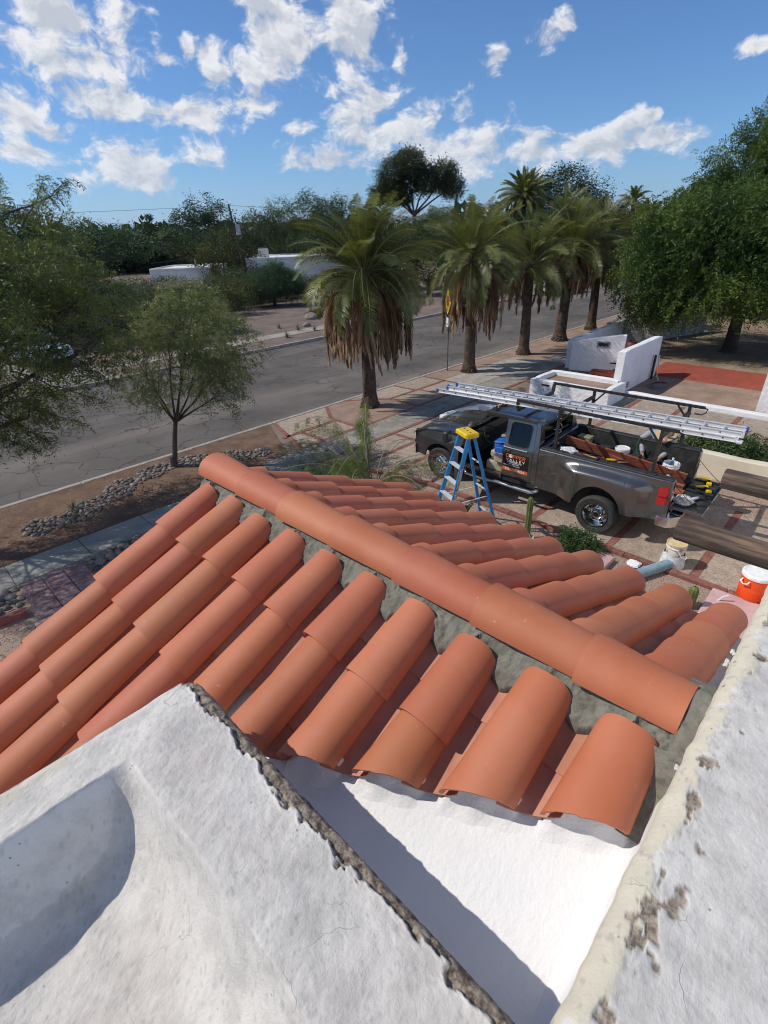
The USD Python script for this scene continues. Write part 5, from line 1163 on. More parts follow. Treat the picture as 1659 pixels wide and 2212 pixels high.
# pails, cooler, roll, slabs
M_mud = mat('mortar_lid', (0.62, 0.50, 0.27), (0.50, 0.39, 0.21), 14, 5, 0.75, coords='object', bump=(40, 0.4, 0.004))
t = thing('bucket', 'splattered white bucket with tan lid standing in a plastic bag on the drive', 'bucket', (9.02, 1.66, 0.0), 0.3)
obj('bucket_body', T(bucket_mesh(0.135, 0.155, 0.40, True), (0, 0, 0.07)), mat('splattered_bucket', (0.72, 0.70, 0.66), (0.55, 0.50, 0.44), 7, 5, 0.6, coords='object', c3=(0.30, 0.19, 0.13), scale3=7, amount3=0.8, pos3=(0.55, 0.6)), t, smooth=40)
obj('lid', T(lid_mesh(0.168), (0, 0, 0.475)), M_mud, t, smooth=40)
bagm = lathe([(0.001, 0.0), (0.20, 0.0), (0.205, 0.05), (0.185, 0.16), (0.178, 0.24), (0.172, 0.27)], 48); v = np.array(bagm.vertices)
rr__ = 1 + 0.22 * (fbm(v * 13, 4, 4) - 0.5) * (v[:, 2] < 0.268); bagm.vertices = v * np.stack([rr__, rr__, 1 + 0 * rr__], 1) + np.stack([0 * rr__, 0 * rr__, 0.10 * (fbm(np.c_[v[:, :2] * 9, v[:, 2] * 0], 3, 8) - 0.5) * (v[:, 2] > 0.2)], 1)
obj('plastic_bag', bagm, mat('bag_film', (0.72, 0.72, 0.72), (0.52, 0.52, 0.52), 16, 4, 0.35, coords='object', bump=(30, 0.7, 0.006)), t, smooth=50)
obj('handle', tube([(-0.165, -0.02, 0.40), (-0.19, -0.10, 0.30), (-0.17, -0.17, 0.26), (-0.10, -0.19, 0.27)], 0.007, 5), M_whitepl, t)
obj('slab', rbox(7.84, 8.42, 2.46, 3.28, 0.0, 0.11, 0.012), M_pink, None, False, 'mauve pink concrete slab between the tiled eave and the green shrub', 'slab')
obj('slab', rbox(7.6, 8.66, -0.6, 0.90, 0.0, 0.08, 0.012), M_pink, None, False, 'mauve pink concrete slab under the orange drink cooler', 'slab')
M_orange = mat('orange_plastic', (0.82, 0.085, 0.012), (0.74, 0.07, 0.01), 6, 4, 0.4, coords='object')
t = thing('drink_cooler', 'orange drink cooler with white lid standing on a mauve slab', 'cooler', (8.80, 0.40, 0.085), 2.6)
body_ = [(0.001, 0), (0.185, 0), (0.195, 0.02), (0.20, 0.16), (0.207, 0.17), (0.207, 0.19), (0.202, 0.20), (0.21, 0.40), (0.001, 0.40)]
obj('cooler_body', lathe(body_, 40), M_orange, t, smooth=35)
obj('lid', lathe([(0.20, 0.40), (0.222, 0.402), (0.225, 0.44), (0.215, 0.462), (0.19, 0.468), (0.18, 0.458), (0.001, 0.456)], 40), M_whitepl, t, smooth=35)
for k in range(44):
    a = k * 2 * np.pi / 44
    obj('flute', bar((0.197 * math.cos(a), 0.197 * math.sin(a), 0.02), (0.2005 * math.cos(a), 0.2005 * math.sin(a), 0.155), 0.008, 0.004, (math.cos(a), math.sin(a), 0)), M_orange, t)
obj('handle', tube([(0.21, 0.06, 0.36), (0.25, 0.06, 0.33), (0.26, 0.0, 0.30), (0.25, -0.06, 0.33), (0.21, -0.06, 0.36)], 0.013, 6), M_whitepl, t, smooth=True)
sp_ = obj('spigot', tube([(-0.19, 0, 0.07), (-0.245, 0, 0.07), (-0.25, 0, 0.03)], 0.018, 8), M_black, t); obj('spigot_button', T(trimesh.creation.cylinder(0.02, 0.03, sections=10), (-0.235, 0, 0.10)), M_whitepl, sp_)
t = thing('felt_roll', 'roll of blue grey roofing felt lying at the edge of the tiles', 'roll', (8.48, 1.83, 0.10), math.atan2(-0.24, 0.55))
an = np.linspace(0, 2 * np.pi * 5, 200); sp = 0.045 + 0.011 * an / (2 * np.pi)
M_felt = mat('blue_grey_felt', (0.24, 0.33, 0.38), (0.17, 0.25, 0.30), 9, 6, 0.95, bump=(120, 0.5, 0.003), coords='object')
sp3 = np.stack([np.stack([np.full(200, x), sp * np.cos(an), sp * np.sin(an)], 1) for x in (-0.75, 0.40)]); m = grid(sp3); m.fix_normals()
obj('roll_body', m, M_felt, t, smooth=40)
obj('paper_scrap', crumple(0.14, 12, (1.1, 0.8, 0.18), 9), M_signwh, None, True, 'torn white paper scrap lying beside the blue grey felt roll', 'paper', loc=(8.58, 2.16, 0.03))
obj('rod', tube([(8.32, 0.78, 0.02), (8.36, 0.70, 0.16), (8.40, 0.64, 0.20)], 0.016, 6), M_alu, None, False, 'short pale metal rod leaning on the slab beside the orange cooler', 'rod')
# timber rail at the lower left
t = obj('timber_rail', bar((-0.9, 9.23, 0.06), (0.50, 9.08, 0.06), 0.13, 0.12), mat('red_timber', (0.24, 0.075, 0.06), (0.17, 0.05, 0.042), 4, 7, 0.85, stretch=(1, 9, 9), bump=(30, 0.5, 0.004)), None, False, 'dark red timber edging beam beside the mauve flagstones', 'timber')

# ------------------------------------------------------------------ white stucco walls across the drive
M_wall = mat('whitewashed_wall', (0.78, 0.775, 0.77), (0.70, 0.69, 0.68), 1.2, 7, 0.9, bump=(9, 0.9, 0.03), c3=(0.52, 0.50, 0.47), scale3=1.4, amount3=0.45, pos3=(0.55, 0.75))
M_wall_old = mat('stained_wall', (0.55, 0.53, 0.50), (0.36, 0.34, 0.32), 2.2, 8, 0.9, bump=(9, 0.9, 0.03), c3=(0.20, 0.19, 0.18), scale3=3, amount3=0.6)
M_cream = mat('cream_wall', (0.62, 0.56, 0.43), (0.54, 0.48, 0.37), 2, 7, 0.9, bump=(20, 0.5, 0.01))


def wall(name, label, pts, z, th=0.25, m=None, z2=None, cat='wall', group=None, parent=None):
    """A stucco wall from a to b with softened, slightly uneven edges; the top may slope from z to z2."""
    a, b = np.array(pts[0], float), np.array(pts[1], float); L = np.linalg.norm(b - a); t_ = (b - a) / L; n_ = np.array([-t_[1], t_[0]])
    z2 = z if z2 is None else z2; nL = max(3, int(L / 0.25)); secs = []
    for k in range(nL + 1):
        q = k / nL; zt = z + (z2 - z) * q; c = a + t_ * L * q; r = 0.035; prof = []
        inset = 0.03 if k in (0, nL) else 0.0
        for off, zz_ in ((-th / 2, -0.05), (-th / 2, zt - r), (-th / 2 + r * 0.35, zt - r * 0.35), (-th / 2 + r, zt), (th / 2 - r, zt), (th / 2 - r * 0.35, zt - r * 0.35), (th / 2, zt - r), (th / 2, -0.05)):
            prof.append((*(c + n_ * off * (1 - inset * 2)), zz_ - (inset if zz_ > 0.05 else 0)))
        secs.append(prof)
    P_ = np.array(secs); j = (fbm(P_ * 1.7 + 3, 3, 14) - 0.5)[..., None] * 0.05 * np.array([n_[0], n_[1], 0.5]); P_ = P_ + j * (P_[..., 2:] > 0.02)
    m_ = grid(P_); caps = []
    for k in (0, nL):
        caps.append(trimesh.convex.convex_hull(np.vstack([P_[k], P_[k] + np.r_[t_ * (0.004 if k else -0.004), 0]])))
    if (m_.triangles_center[np.argmax(m_.triangles_center[:, 2])][2] > 0) and m_.face_normals[np.argmax(m_.triangles_center[:, 2])][2] < 0:
        m_.invert()
    return obj(name, cat_([m_] + caps), m or M_wall, parent, 40, label, cat if parent is None else None, group)


pl_ = thing('planter', 'low white stucco planter box filled with bare soil, beside the drive', 'planter')
for nm, a, b in (('planter_side', (17.12, 6.30), (17.12, 9.18)), ('planter_side', (17.24, 9.07), (18.5, 9.07)), ('planter_side', (18.6, 9.18), (18.6, 6.62)), ('planter_side', (17.24, 6.42), (18.5, 6.42))):
    wall(nm, None, (a, b), 0.60, 0.22, parent=pl_)
obj('soil', sheet([(17.2, 6.4), (18.5, 6.4), (18.5, 9.0), (17.2, 9.0)], 0.44), M_tan, pl_)
obj('vent_slot', box(17.000, 17.03, 8.42, 8.72, 0.40, 0.46), M_dark, pl_)
wall('low_wall', 'long low white kerb wall edging the far side of the drive', ((18.98, 6.5), (18.98, -6.0)), 0.16, 0.28)
w1 = thing('white_wall', 'free standing white stucco wall with a hose hanging at its far end', 'wall', (0, 0, 0), group=None)
wall('wall_body', None, ((18.78, 6.75), (22.4, 6.75)), 1.54, 0.27, parent=w1)
obj('foot_vent', box(19.35, 19.62, 6.605, 6.615, 0.14, 0.34), mat('grey_vent', (0.30, 0.30, 0.30), (0.22, 0.22, 0.22), 20), w1)
ho = thing('hose', 'dark hose on a black reel post, coiled on the ground by the white wall', 'hose')
obj('hose_post', bar((21.75, 6.53, 0), (21.75, 6.53, 0.92), 0.07), M_steel, ho)
obj('hose_hanging', tube([(21.75, 6.50, 0.92), (21.85, 6.42, 0.9), (21.95, 6.42, 0.45), (21.9, 6.38, 0.1), (21.6, 6.2, 0.03)], 0.02, 6), M_whitepl, ho)
obj('hose_coil', cat_([tube([(20.9 + (0.62 - 0.04 * k) * math.cos(a) + 0.03 * math.sin(3 * a + k), 5.98 + (0.30 - 0.02 * k) * math.sin(a), 0.02 + 0.012 * k) for a in np.linspace(0, 2 * np.pi, 40)], 0.016, 5) for k in range(5)]), mat('grey_hose', (0.16, 0.15, 0.14), (0.10, 0.10, 0.095), 9), ho)
w2 = thing('white_wall', 'white stucco wall with a sloping top and a framed vent, left of the red steps', 'wall')
wall('wall_body', None, ((21.35, 9.75), (21.85, 7.80)), 1.20, 0.24, z2=1.56, parent=w2)
wall('wall_body', None, ((21.5, 9.92), (27.5, 9.98)), 1.18, 0.24, z2=1.30, parent=w2)
fr_c = np.array([21.60, 8.42, 1.06]); fdir = np.array([0.5, -1.95, 0.0]); fdir /= np.linalg.norm(fdir); fn = np.array([-fdir[1], fdir[0], 0]) * -1.0
fr_c = np.array([21.35, 9.75, 0]) + fdir * 1.22 + fn * 0.125 + [0, 0, 1.13]
obj('vent_frame', bar(fr_c - fdir * 0.25, fr_c + fdir * 0.25, 0.05, 0.23), mat('grey_metal', (0.22, 0.24, 0.22), (0.15, 0.16, 0.15), 9, 4, 0.5), w2)
obj('vent_opening', bar(fr_c - fdir * 0.19 + fn * 0.026, fr_c + fdir * 0.19 + fn * 0.026, 0.006, 0.12), M_dark, w2)
s_c = np.array([21.35, 9.75, 0]) + fdir * 1.72 + fn * 0.125 + [0, 0, 0.42]
obj('vent_slot', bar(s_c - fdir * 0.13, s_c + fdir * 0.13, 0.02, 0.05), M_dark, w2)
stp = tag(UsdGeom.Xform.Define(stage, '/World/red_steps'), kind='structure')
for k in range(4):
    obj('step', rbox(20.4 + 0.42 * k, 22.6, 6.95 + 0.02 * k, 8.75, -0.02, 0.05 + 0.045 * k, 0.012), M_redpaint, stp)
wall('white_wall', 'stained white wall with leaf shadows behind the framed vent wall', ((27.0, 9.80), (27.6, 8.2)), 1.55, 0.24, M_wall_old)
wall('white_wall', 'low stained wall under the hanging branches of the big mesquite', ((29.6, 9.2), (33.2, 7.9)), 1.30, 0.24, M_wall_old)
wall('white_wall', 'far white wall beyond the others, running along the pavement', ((30.5, 9.75), (40.0, 9.9)), 1.15, 0.24, M_wall)
w3 = thing('white_wall', 'white stucco wall with a red brick cap at the right edge of the picture', 'wall')
wall('wall_body', None, ((19.7, 2.38), (24.6, 2.55)), 1.46, 0.40, parent=w3)
obj('brick_cap', rbox(23.6, 24.62, 2.28, 2.80, 1.44, 1.60, 0.015), M_brick, w3)
kb2 = thing('drive_kerb', 'low white L shaped kerb round a bare bed in front of the truck', 'kerb')
wall('kerb_side', None, ((12.35, 9.62), (13.85, 9.32)), 0.34, 0.20, parent=kb2)
wall('kerb_side', None, ((13.95, 9.40), (14.6, 7.5)), 0.34, 0.20, parent=kb2)
obj('bed_soil', sheet([(12.4, 9.5), (13.8, 9.25), (14.5, 7.5), (12.9, 7.3)], 0.05), M_tan, kb2)
wall('cream_wall', 'low cream garden wall with a green hedge behind it, right of the tailgate', ((13.46, 2.95), (13.52, -5.0)), 0.62, 0.24, M_cream)
obj('hedge_bed', sheet([(13.6, 3.4), (16.2, 3.4), (16.2, -4), (13.6, -4)], 0.021), M_gravel, kind='structure')
obj('gravel_bed', sheet([(11.95, 2.4), (13.3, 2.4), (13.3, -4), (11.95, -4)], 0.024), M_gravel, kind='structure')
t = thing('urn', 'dark red clay urn standing in the gap behind the white walls', 'urn', (23.6, 8.15, 0))
obj('urn_body', lathe([(0.001, 0), (0.16, 0), (0.26, 0.3), (0.30, 0.6), (0.24, 0.85), (0.17, 0.95), (0.19, 1.0), (0.15, 1.0), (0.14, 0.9)], 24), mat('clay', (0.13, 0.035, 0.03), (0.09, 0.025, 0.022), 9, 4, 0.6), t, smooth=40)
obj('urn_foot', lathe([(0.22, -0.0), (0.22, 0.04), (0.15, 0.06), (0.001, 0.06)], 24), LOOKS['clay'], t)

# stop-ahead sign: yellow diamond, red octagon, small placard below
M_signyel = mat('sign_yellow', (0.85, 0.50, 0.01), (0.80, 0.46, 0.01), 3, 3, 0.45)
M_signred = mat('sign_red', (0.42, 0.012, 0.014), None, rough=0.45, c3=(0.34, 0.01, 0.012), scale3=9)
M_galv = mat('galvanised_post', (0.20, 0.20, 0.17), (0.13, 0.13, 0.11), 9, 5, 0.6)
t = thing('road_sign', 'yellow diamond road sign with a red octagon, half hidden by palm fronds', 'sign', (18.01, 13.78, 0), math.radians(-38))
obj('post', cat_([box(-0.03, 0.03, -0.012, 0.012, 0, 3.2), box(-0.03, -0.018, -0.03, 0.012, 0, 3.2), box(0.018, 0.03, -0.03, 0.012, 0, 3.2)]).apply_transform(trimesh.transformations.rotation_matrix(math.pi / 2, (0, 0, 1))), M_galv, t)
obj('diamond', T(prism([(0, -0.48), (0.48, 0), (0, 0.48), (-0.48, 0)], 0, -0.045, -0.04), (0, 0, 2.80)), M_signyel, t)
oc = [(0.22 * math.cos(math.radians(22.5 + 45 * k)), 0.22 * math.sin(math.radians(22.5 + 45 * k))) for k in range(8)]
obj('octagon', T(prism(oc, 0, -0.049, -0.0465), (0, 0.0, 2.86)), M_signred, t)
pq = obj('placard', box(-0.047, -0.04, -0.17, 0.17, 1.84, 2.20), mat('sign_pale', (0.62, 0.72, 0.66), (0.52, 0.62, 0.56), 4, 3, 0.5), t)
for k, z in enumerate((2.12, 2.06, 1.92)):
    obj('placard_line', box(-0.050, -0.0485, -0.11, 0.11 - 0.05 * (k == 1), z, z + (0.02 if k < 2 else 0.045)), M_dark if k == 2 else M_signwh, pq)

# ------------------------------------------------------------------ cars parked far off
def car(name, label, loc, rz, paint, suv=True, group=None):
    c = thing(name, label, 'car', loc, rz, group)
    L, Wd = 4.5, 0.9
    prof = [(-2.15, 0.45), (-2.22, 0.75), (-2.18, 1.0), (-2.05, 1.05), (-1.9, 1.62), (-1.6, 1.72), (0.2, 1.72), (0.55, 1.62), (1.05, 1.10), (1.9, 1.0), (2.2, 0.88), (2.28, 0.6), (2.2, 0.42)] if suv else [(-2.2, 0.4), (-2.25, 0.7), (-2.1, 0.95), (-1.6, 1.0), (-1.0, 1.40), (0.1, 1.44), (0.9, 0.98), (1.9, 0.88), (2.25, 0.7), (2.2, 0.38)]
    yy = [-0.90, -0.86, -0.70, 0.70, 0.86, 0.90]; secs = []
    for y in yy:
        k = abs(y); secs.append([(x * (1 - 0.04 * (k > 0.87)), y * (1 - 0.14 * max(0, (z - 1.0)) / 0.7), z - 0.03 * (k > 0.8) * (z > 0.5)) for x, z in prof])
    hull_low = trimesh.convex.convex_hull(np.array([(x, y, min(z, 1.03)) for s in secs for x, _, z in s for y in (-0.9, 0.9)]))
    obj('body', hull_low, paint, c, smooth=25)
    cab_ = [p for s in secs for p in s if p[2] > 0.98 and p[0] < 1.1]
    obj('cabin', trimesh.convex.convex_hull(np.array(cab_)), paint, c, smooth=25)
    top_ = max(z for _, z in prof)
    if suv:
        ws = [(1.03, 1.11), (0.56, 1.60)]; sides = [(-1.85, 1.10, -1.72, 1.58), (-0.75, 1.10, -0.75, 1.58), (0.15, 1.10, 0.15, 1.58)]
    else:
        ws = [(0.88, 1.0), (0.15, 1.38)]; sides = [(-1.4, 1.03, -0.95, 1.34), (-0.35, 1.03, -0.35, 1.34), (0.1, 1.03, 0.1, 1.34)]
    (xa, za), (xb, zb) = ws
    obj('windscreen', grid(np.array([[(xa + 0.02, y * 0.88, za) for y in (-0.8, 0.8)], [(xb + 0.02, y * 0.80, zb) for y in (-0.8, 0.8)]])), M_tint, c)
    for s in (1, -1):
        f_ = lambda x, z: (x, s * (0.905 - 0.185 * (z - 1.0)), z)
        for k in range(3):
            x0, z0, x1, z1 = sides[k]; xe = (sides[k + 1][0] - 0.07) if k < 2 else (0.80 if suv else 0.62)
            xt = (sides[k + 1][2] - 0.07) if k < 2 else (0.38 if suv else 0.2)
            obj('side_window', grid(np.array([[f_(x0, z0), f_(xe, z0)], [f_(x1, z1), f_(xt, z1)]])), M_tint, c)
        for x in (-1.4, 1.4):
            wl = obj('wheel', T(lathe([(0.18, -0.1), (0.33, -0.1), (0.345, -0.07), (0.345, 0.07), (0.33, 0.1), (0.18, 0.1)], 24), (x, s * 0.80, 0.345), rx=-np.pi / 2 * s), M_rubber, c, smooth=30)
            obj('rim', T(lathe([(0.001, 0.085), (0.08, 0.085), (0.17, 0.06), (0.2, 0.09)], 20), (x, s * 0.80, 0.345), rx=-np.pi / 2 * s), M_chrome, wl, smooth=30)
        obj('head_light', rbox(2.08, 2.2, min(s * 0.5, s * 0.82), max(s * 0.5, s * 0.82), 0.72, 0.90, 0.03), M_signwh, c)
        obj('tail_light', rbox(-2.23, -2.12, min(s * 0.68, s * 0.84), max(s * 0.68, s * 0.84), 0.75, 1.0, 0.02), M_redlens, c)
        obj('door_mirror', rbox(0.72, 0.86, min(s * 0.92, s * 1.08), max(s * 0.92, s * 1.08), 1.05, 1.2, 0.03), paint, c)
    obj('grille', rbox(2.2, 2.26, -0.45, 0.45, 0.66, 0.84, 0.02), M_black, c); obj('bumper', rbox(2.15, 2.32, -0.85, 0.85, 0.42, 0.60, 0.04), paint, c)
    obj('number_plate', box(2.321, 2.325, -0.15, 0.15, 0.46, 0.56), M_signwh, c)
    if suv:
        for s in (1, -1):
            obj('roof_rail', bar((-1.6, s * 0.66, 1.75), (0.1, s * 0.66, 1.75), 0.04), M_steel, c)
    return c


M_silver = mat('silver_paint', (0.42, 0.43, 0.42), None, rough=0.35, metallic=0.5, coat=0.6, c3=(0.36, 0.37, 0.36), scale3=2, coords='object')
M_carwhite = mat('white_paint', (0.70, 0.72, 0.74), None, rough=0.3, coat=0.8, c3=(0.62, 0.64, 0.66), scale3=2, coords='object')
car('parked_car', 'silver green estate car parked at the far kerb, seen between palm trunks', (47.2, 23.75, -0.12), math.radians(178), M_silver)
car('parked_car', 'pale car glimpsed through the big right hand mesquite', (45.5, 11.9, 0.0), math.radians(20), M_carwhite, False)
car('parked_car', 'pale blue car standing in the driveway behind the left tree', (6.6, 31.4, 0.0), math.radians(-80), mat('pale_blue_paint', (0.40, 0.50, 0.56), None, rough=0.3, coat=0.8, c3=(0.34, 0.43, 0.48), scale3=2, coords='object'), True)
# ------------------------------------------------------------------ trees and plants
M_bark = mat('dark_bark', (0.045, 0.036, 0.03), (0.085, 0.068, 0.055), 6, 7, 0.95, bump=(18, 0.9, 0.02), stretch=(4, 4, 1))
M_bark2 = mat('grey_bark', (0.10, 0.085, 0.07), (0.16, 0.14, 0.115), 5, 7, 0.95, bump=(18, 0.9, 0.02), stretch=(4, 4, 1))
M_leaf_big = leafmat('olive_leaves', (0.048, 0.072, 0.020), (0.16, 0.185, 0.065), 0.9, 0.28)
M_leaf_small = leafmat('grey_green_leaves', (0.10, 0.125, 0.048), (0.23, 0.25, 0.115), 1.2, 0.28)
M_leaf_mes = leafmat('mesquite_leaves', (0.026, 0.058, 0.010), (0.095, 0.145, 0.026), 0.55, 0.30)
M_leaf_dark = leafmat('dark_leaves', (0.020, 0.040, 0.012), (0.062, 0.092, 0.028), 0.35, 0.22)
M_leaf_blue = leafmat('blue_green_leaves', (0.022, 0.055, 0.026), (0.065, 0.115, 0.052), 0.5, 0.25)
M_leaf_oliv = leafmat('brown_olive_leaves', (0.036, 0.048, 0.012), (0.10, 0.11, 0.028), 0.5, 0.25)
M_leaf_pine = leafmat('pine_needles', (0.016, 0.028, 0.010), (0.060, 0.072, 0.022), 0.45, 0.18)


def leaves(centres, n, spread, size, rg, droop=0.25, aspect=0.35):
    """n leaf quads about each centre."""
    C = np.repeat(np.asarray(centres), n, 0); N = len(C)
    C = C + rg.normal(0, 1, (N, 3)) * spread
    d = rg.normal(0, 1, (N, 3)); d[:, 2] = d[:, 2] * 0.6 - droop; d /= np.linalg.norm(d, axis=1, keepdims=True)
    o = rg.normal(0, 1, (N, 3)); s = np.cross(d, o); s /= np.linalg.norm(s, axis=1, keepdims=True) + 1e-9
    L = (size * rg.uniform(0.6, 1.3, N))[:, None]
    v = np.stack([C, C + d * L * 0.5 + s * L * aspect * 0.5, C + d * L, C + d * L * 0.5 - s * L * aspect * 0.5], 1).reshape(-1, 3)
    k = np.arange(N)[:, None] * 4
    return v, np.vstack([k + [0, 1, 2], k + [0, 2, 3]])


def sprays(starts, dirs, length, nl, leaf, rg, droop=0.5, aspect=0.3, gap=1.0):
    """Feathery twigs: each a drooping line with pairs of leaflets; returns leaf arrays and twig polylines."""
    N = len(starts); t = np.linspace(0.1, 1, nl)
    L = length * rg.uniform(0.6, 1.25, N)
    dirs = dirs / (np.linalg.norm(dirs, axis=1, keepdims=True) + 1e-9)
    P_ = starts[:, None] + dirs[:, None] * (L[:, None] * t)[..., None]
    P_[..., 2] -= droop * (L[:, None] * t ** 2)
    tan = np.gradient(P_, axis=1); tan /= np.linalg.norm(tan, axis=2, keepdims=True) + 1e-9
    rnd_ = rg.normal(0, 1, (N, 1, 3)); side = np.cross(tan, rnd_); side /= np.linalg.norm(side, axis=2, keepdims=True) + 1e-9
    V = []
    for sg in (1, -1):
        d = side * sg * 0.85 + tan * 0.45 + rg.normal(0, 0.3, P_.shape); d[..., 2] -= 0.2; d /= np.linalg.norm(d, axis=2, keepdims=True)
        ll = (leaf * rg.uniform(0.6, 1.3, P_.shape[:2]))[..., None]; w = np.cross(d, rg.normal(0, 1, P_.shape)); w /= np.linalg.norm(w, axis=2, keepdims=True) + 1e-9
        V.append(np.stack([P_, P_ + d * ll * 0.5 + w * ll * aspect * 0.5, P_ + d * ll, P_ + d * ll * 0.5 - w * ll * aspect * 0.5], 2).reshape(-1, 3))
    v = np.vstack(V); k = np.arange(len(v) // 4)[:, None] * 4
    return (v, np.vstack([k + [0, 1, 2], k + [0, 2, 3]])), P_


def limb(a, b, r0, r1, rg, wob=0.08, n=7, sides=7):
    a, b = np.array(a, float), np.array(b, float); t = np.linspace(0, 1, n)[:, None]; L = np.linalg.norm(b - a)
    p = a + (b - a) * t + np.cumsum(rg.normal(0, wob * L / n, (n, 3)), 0) * np.sin(np.pi * np.clip(t, 0, 1))
    p[-1] = b
    return p, tube(p, np.linspace(r0, r1, n), sides, False)


def skeleton(base, trunk_top, r, lobes, rg, per=5, sub=4, fork=0.0):
    """Trunk, limbs to the lobes, branches inside each lobe. Returns wood mesh pieces and branch points."""
    wood, tips = [], []
    p, m = limb(base, trunk_top, r, r * 0.72, rg, 0.05, 9, 12); wood.append(m)
    q = np.array(base, float); flare = tube([q - [0, 0, 0.05], q + [0, 0, 0.05], q + [0, 0, 0.3]], [r * 1.5, r * 1.28, r * 1.0], 12); wood.append(flare)
    for c, rad in lobes:
        c, rad = np.array(c, float), np.array(rad, float)
        st = p[-1] if rg.random() > fork else p[-2]
        lp, lm = limb(st, c - np.array([0, 0, rad[2] * 0.25]), r * 0.42, r * 0.14, rg, 0.10); wood.append(lm)
        for _ in range(per):
            d = rg.normal(0, 1, 3); d /= np.linalg.norm(d); e = c + d * rad * rg.uniform(0.55, 0.9); s0 = lp[rg.integers(3, len(lp))]
            bp, bm = limb(s0, e, r * 0.13, r * 0.04, rg, 0.12, 6, 5); wood.append(bm)
            for _ in range(sub):
                d = rg.normal(0, 1, 3); d /= np.linalg.norm(d); e2 = c + d * rad * rg.uniform(0.75, 1.05); s1 = bp[rg.integers(2, len(bp))]
                tp, tm = limb(s1, e2, r * 0.04, r * 0.012, rg, 0.12, 5, 4); wood.append(tm); tips.append(tp)
    return wood, np.array(tips)


def lobe_points(lobes, n, rg, inner=0.35, noise_f=0.9, thr=0.42, seed=1):
    """Points in the outer part of the lobes, gathered into clumps with gaps between."""
    vol = np.array([np.prod(r) for _, r in lobes]) ** (2 / 3); out = []
    for (c, rad), w in zip(lobes, vol / vol.sum()):
        k = int(n * w * 3) + 20; d = rg.normal(0, 1, (k, 3)); d /= np.linalg.norm(d, axis=1, keepdims=True)
        q = rg.uniform(inner ** 3, 1, k) ** (1 / 3); p = np.array(c) + d * q[:, None] * np.array(rad)
        f = fbm(p * noise_f + 17.3, 3, seed); p = p[f > thr][: int(n * w) + 1]; out.append(p)
    return np.vstack(out)


def tree(name, label, base, trunk_h, r, lobes, leafm, barkm=None, n=900, per=20, spread=0.16, leaf=0.14, seed=1, feather=None, group=None, thr=0.42, nf=0.9, lean=(0, 0), cat='tree', inner=0.35, droop=0.25, aspect=0.35, wood_per=5):
    rg = np.random.default_rng(seed)
    t = thing(name, label, cat, base, 0.0, group)
    wood, tips = skeleton((0, 0, 0), (lean[0], lean[1], trunk_h), r, lobes, rg, per=wood_per)
    pts = lobe_points(lobes, n, rg, inner, nf, thr, seed)
    if feather:
        L, nl, dr = feather
        cen = np.mean([c for c, _ in lobes], 0); d = pts - cen; d /= np.linalg.norm(d, axis=1, keepdims=True); d = d + rg.normal(0, 0.6, d.shape)
        (v, f), pl = sprays(np.repeat(pts, per, 0) + rg.normal(0, spread, (len(pts) * per, 3)), np.repeat(d, per, 0) + rg.normal(0, 0.7, (len(pts) * per, 3)), L, nl, leaf, rg, dr, aspect)
    else:
        v, f = leaves(pts, per, spread, leaf, rg, droop, aspect)
    obj('trunk', cat_(wood), barkm or M_bark, t, smooth=True)
    obj('crown', (v, f), leafm, t)
    return t


# the big tree whose crown fills the left edge; its trunk stands just outside the picture
rgL = np.random.default_rng(3)
lobesL = [((3.1, 0.5, 5.3), (1.45, 1.4, 0.95)), ((4.0, 0.3, 4.55), (1.0, 1.2, 0.85)), ((2.9, 0.6, 4.3), (1.3, 1.3, 0.9)), ((3.7, 0.2, 3.5), (1.0, 1.0, 0.7)), ((2.5, 0.5, 3.1), (1.2, 1.2, 0.7)), ((2.4, 0.4, 2.3), (1.0, 1.0, 0.5)), ((1.2, 0.6, 4.7), (1.7, 1.7, 1.3)), ((0.2, -1.0, 4.0), (1.9, 1.7, 1.0)), ((1.5, -1.0, 4.3), (1.4, 1.4, 0.9)), ((-1.4, 1.0, 4.6), (1.8, 1.8, 1.2)), ((0.9, 0.2, 2.9), (1.2, 1.3, 0.7))]
tL = tree('mesquite_tree', 'large feathery tree filling the left edge, its branches hanging over the street', (-0.2, 12.6, 0), 2.0, 0.19, lobesL, M_leaf_big, n=900, per=6, spread=0.17, leaf=0.078, seed=5, feather=(0.42, 9, 0.55), thr=0.45, nf=1.0, inner=0.3, aspect=0.30, wood_per=6)
# long bare shoots that stand out against the sky and the street
sh_, shl = [], []
for a, b in (((2.9, 12.9, 5.9), (4.35, 12.9, 6.55)), ((3.2, 12.8, 5.7), (3.9, 12.95, 6.55)), ((2.6, 12.9, 5.6), (3.2, 13.1, 6.7)), ((1.8, 12.9, 2.9), (3.25, 13.0, 1.75)), ((2.2, 12.9, 3.2), (3.75, 12.9, 2.2)), ((1.6, 12.9, 2.6), (2.5, 13.1, 1.5)), ((2.6, 13.1, 3.5), (4.1, 13.0, 2.6)), ((1.4, 12.8, 2.4), (2.1, 13.1, 1.45)), ((3.4, 12.9, 4.6), (4.9, 12.7, 4.1))):
    p, m = limb(np.array(a) - [-0.2, 12.6, 0], np.array(b) - [-0.2, 12.6, 0], 0.018, 0.005, rgL, 0.16, 12, 5); sh_.append(m)
    q = p[4:]; k = 10; st = np.repeat(q, k, 0) + rgL.normal(0, 0.03, (len(q) * k, 3)); (v, f), _ = sprays(st, rgL.normal(0, 1, st.shape) + [0, 0, -0.3], 0.26, 7, 0.055, rgL, 0.5, 0.3); shl.append(trimesh.Trimesh(v, f, process=False))
obj('hanging_shoots', cat_(sh_), M_bark, tL, smooth=True); obj('hanging_leaves', cat_(shl), M_leaf_big, tL)
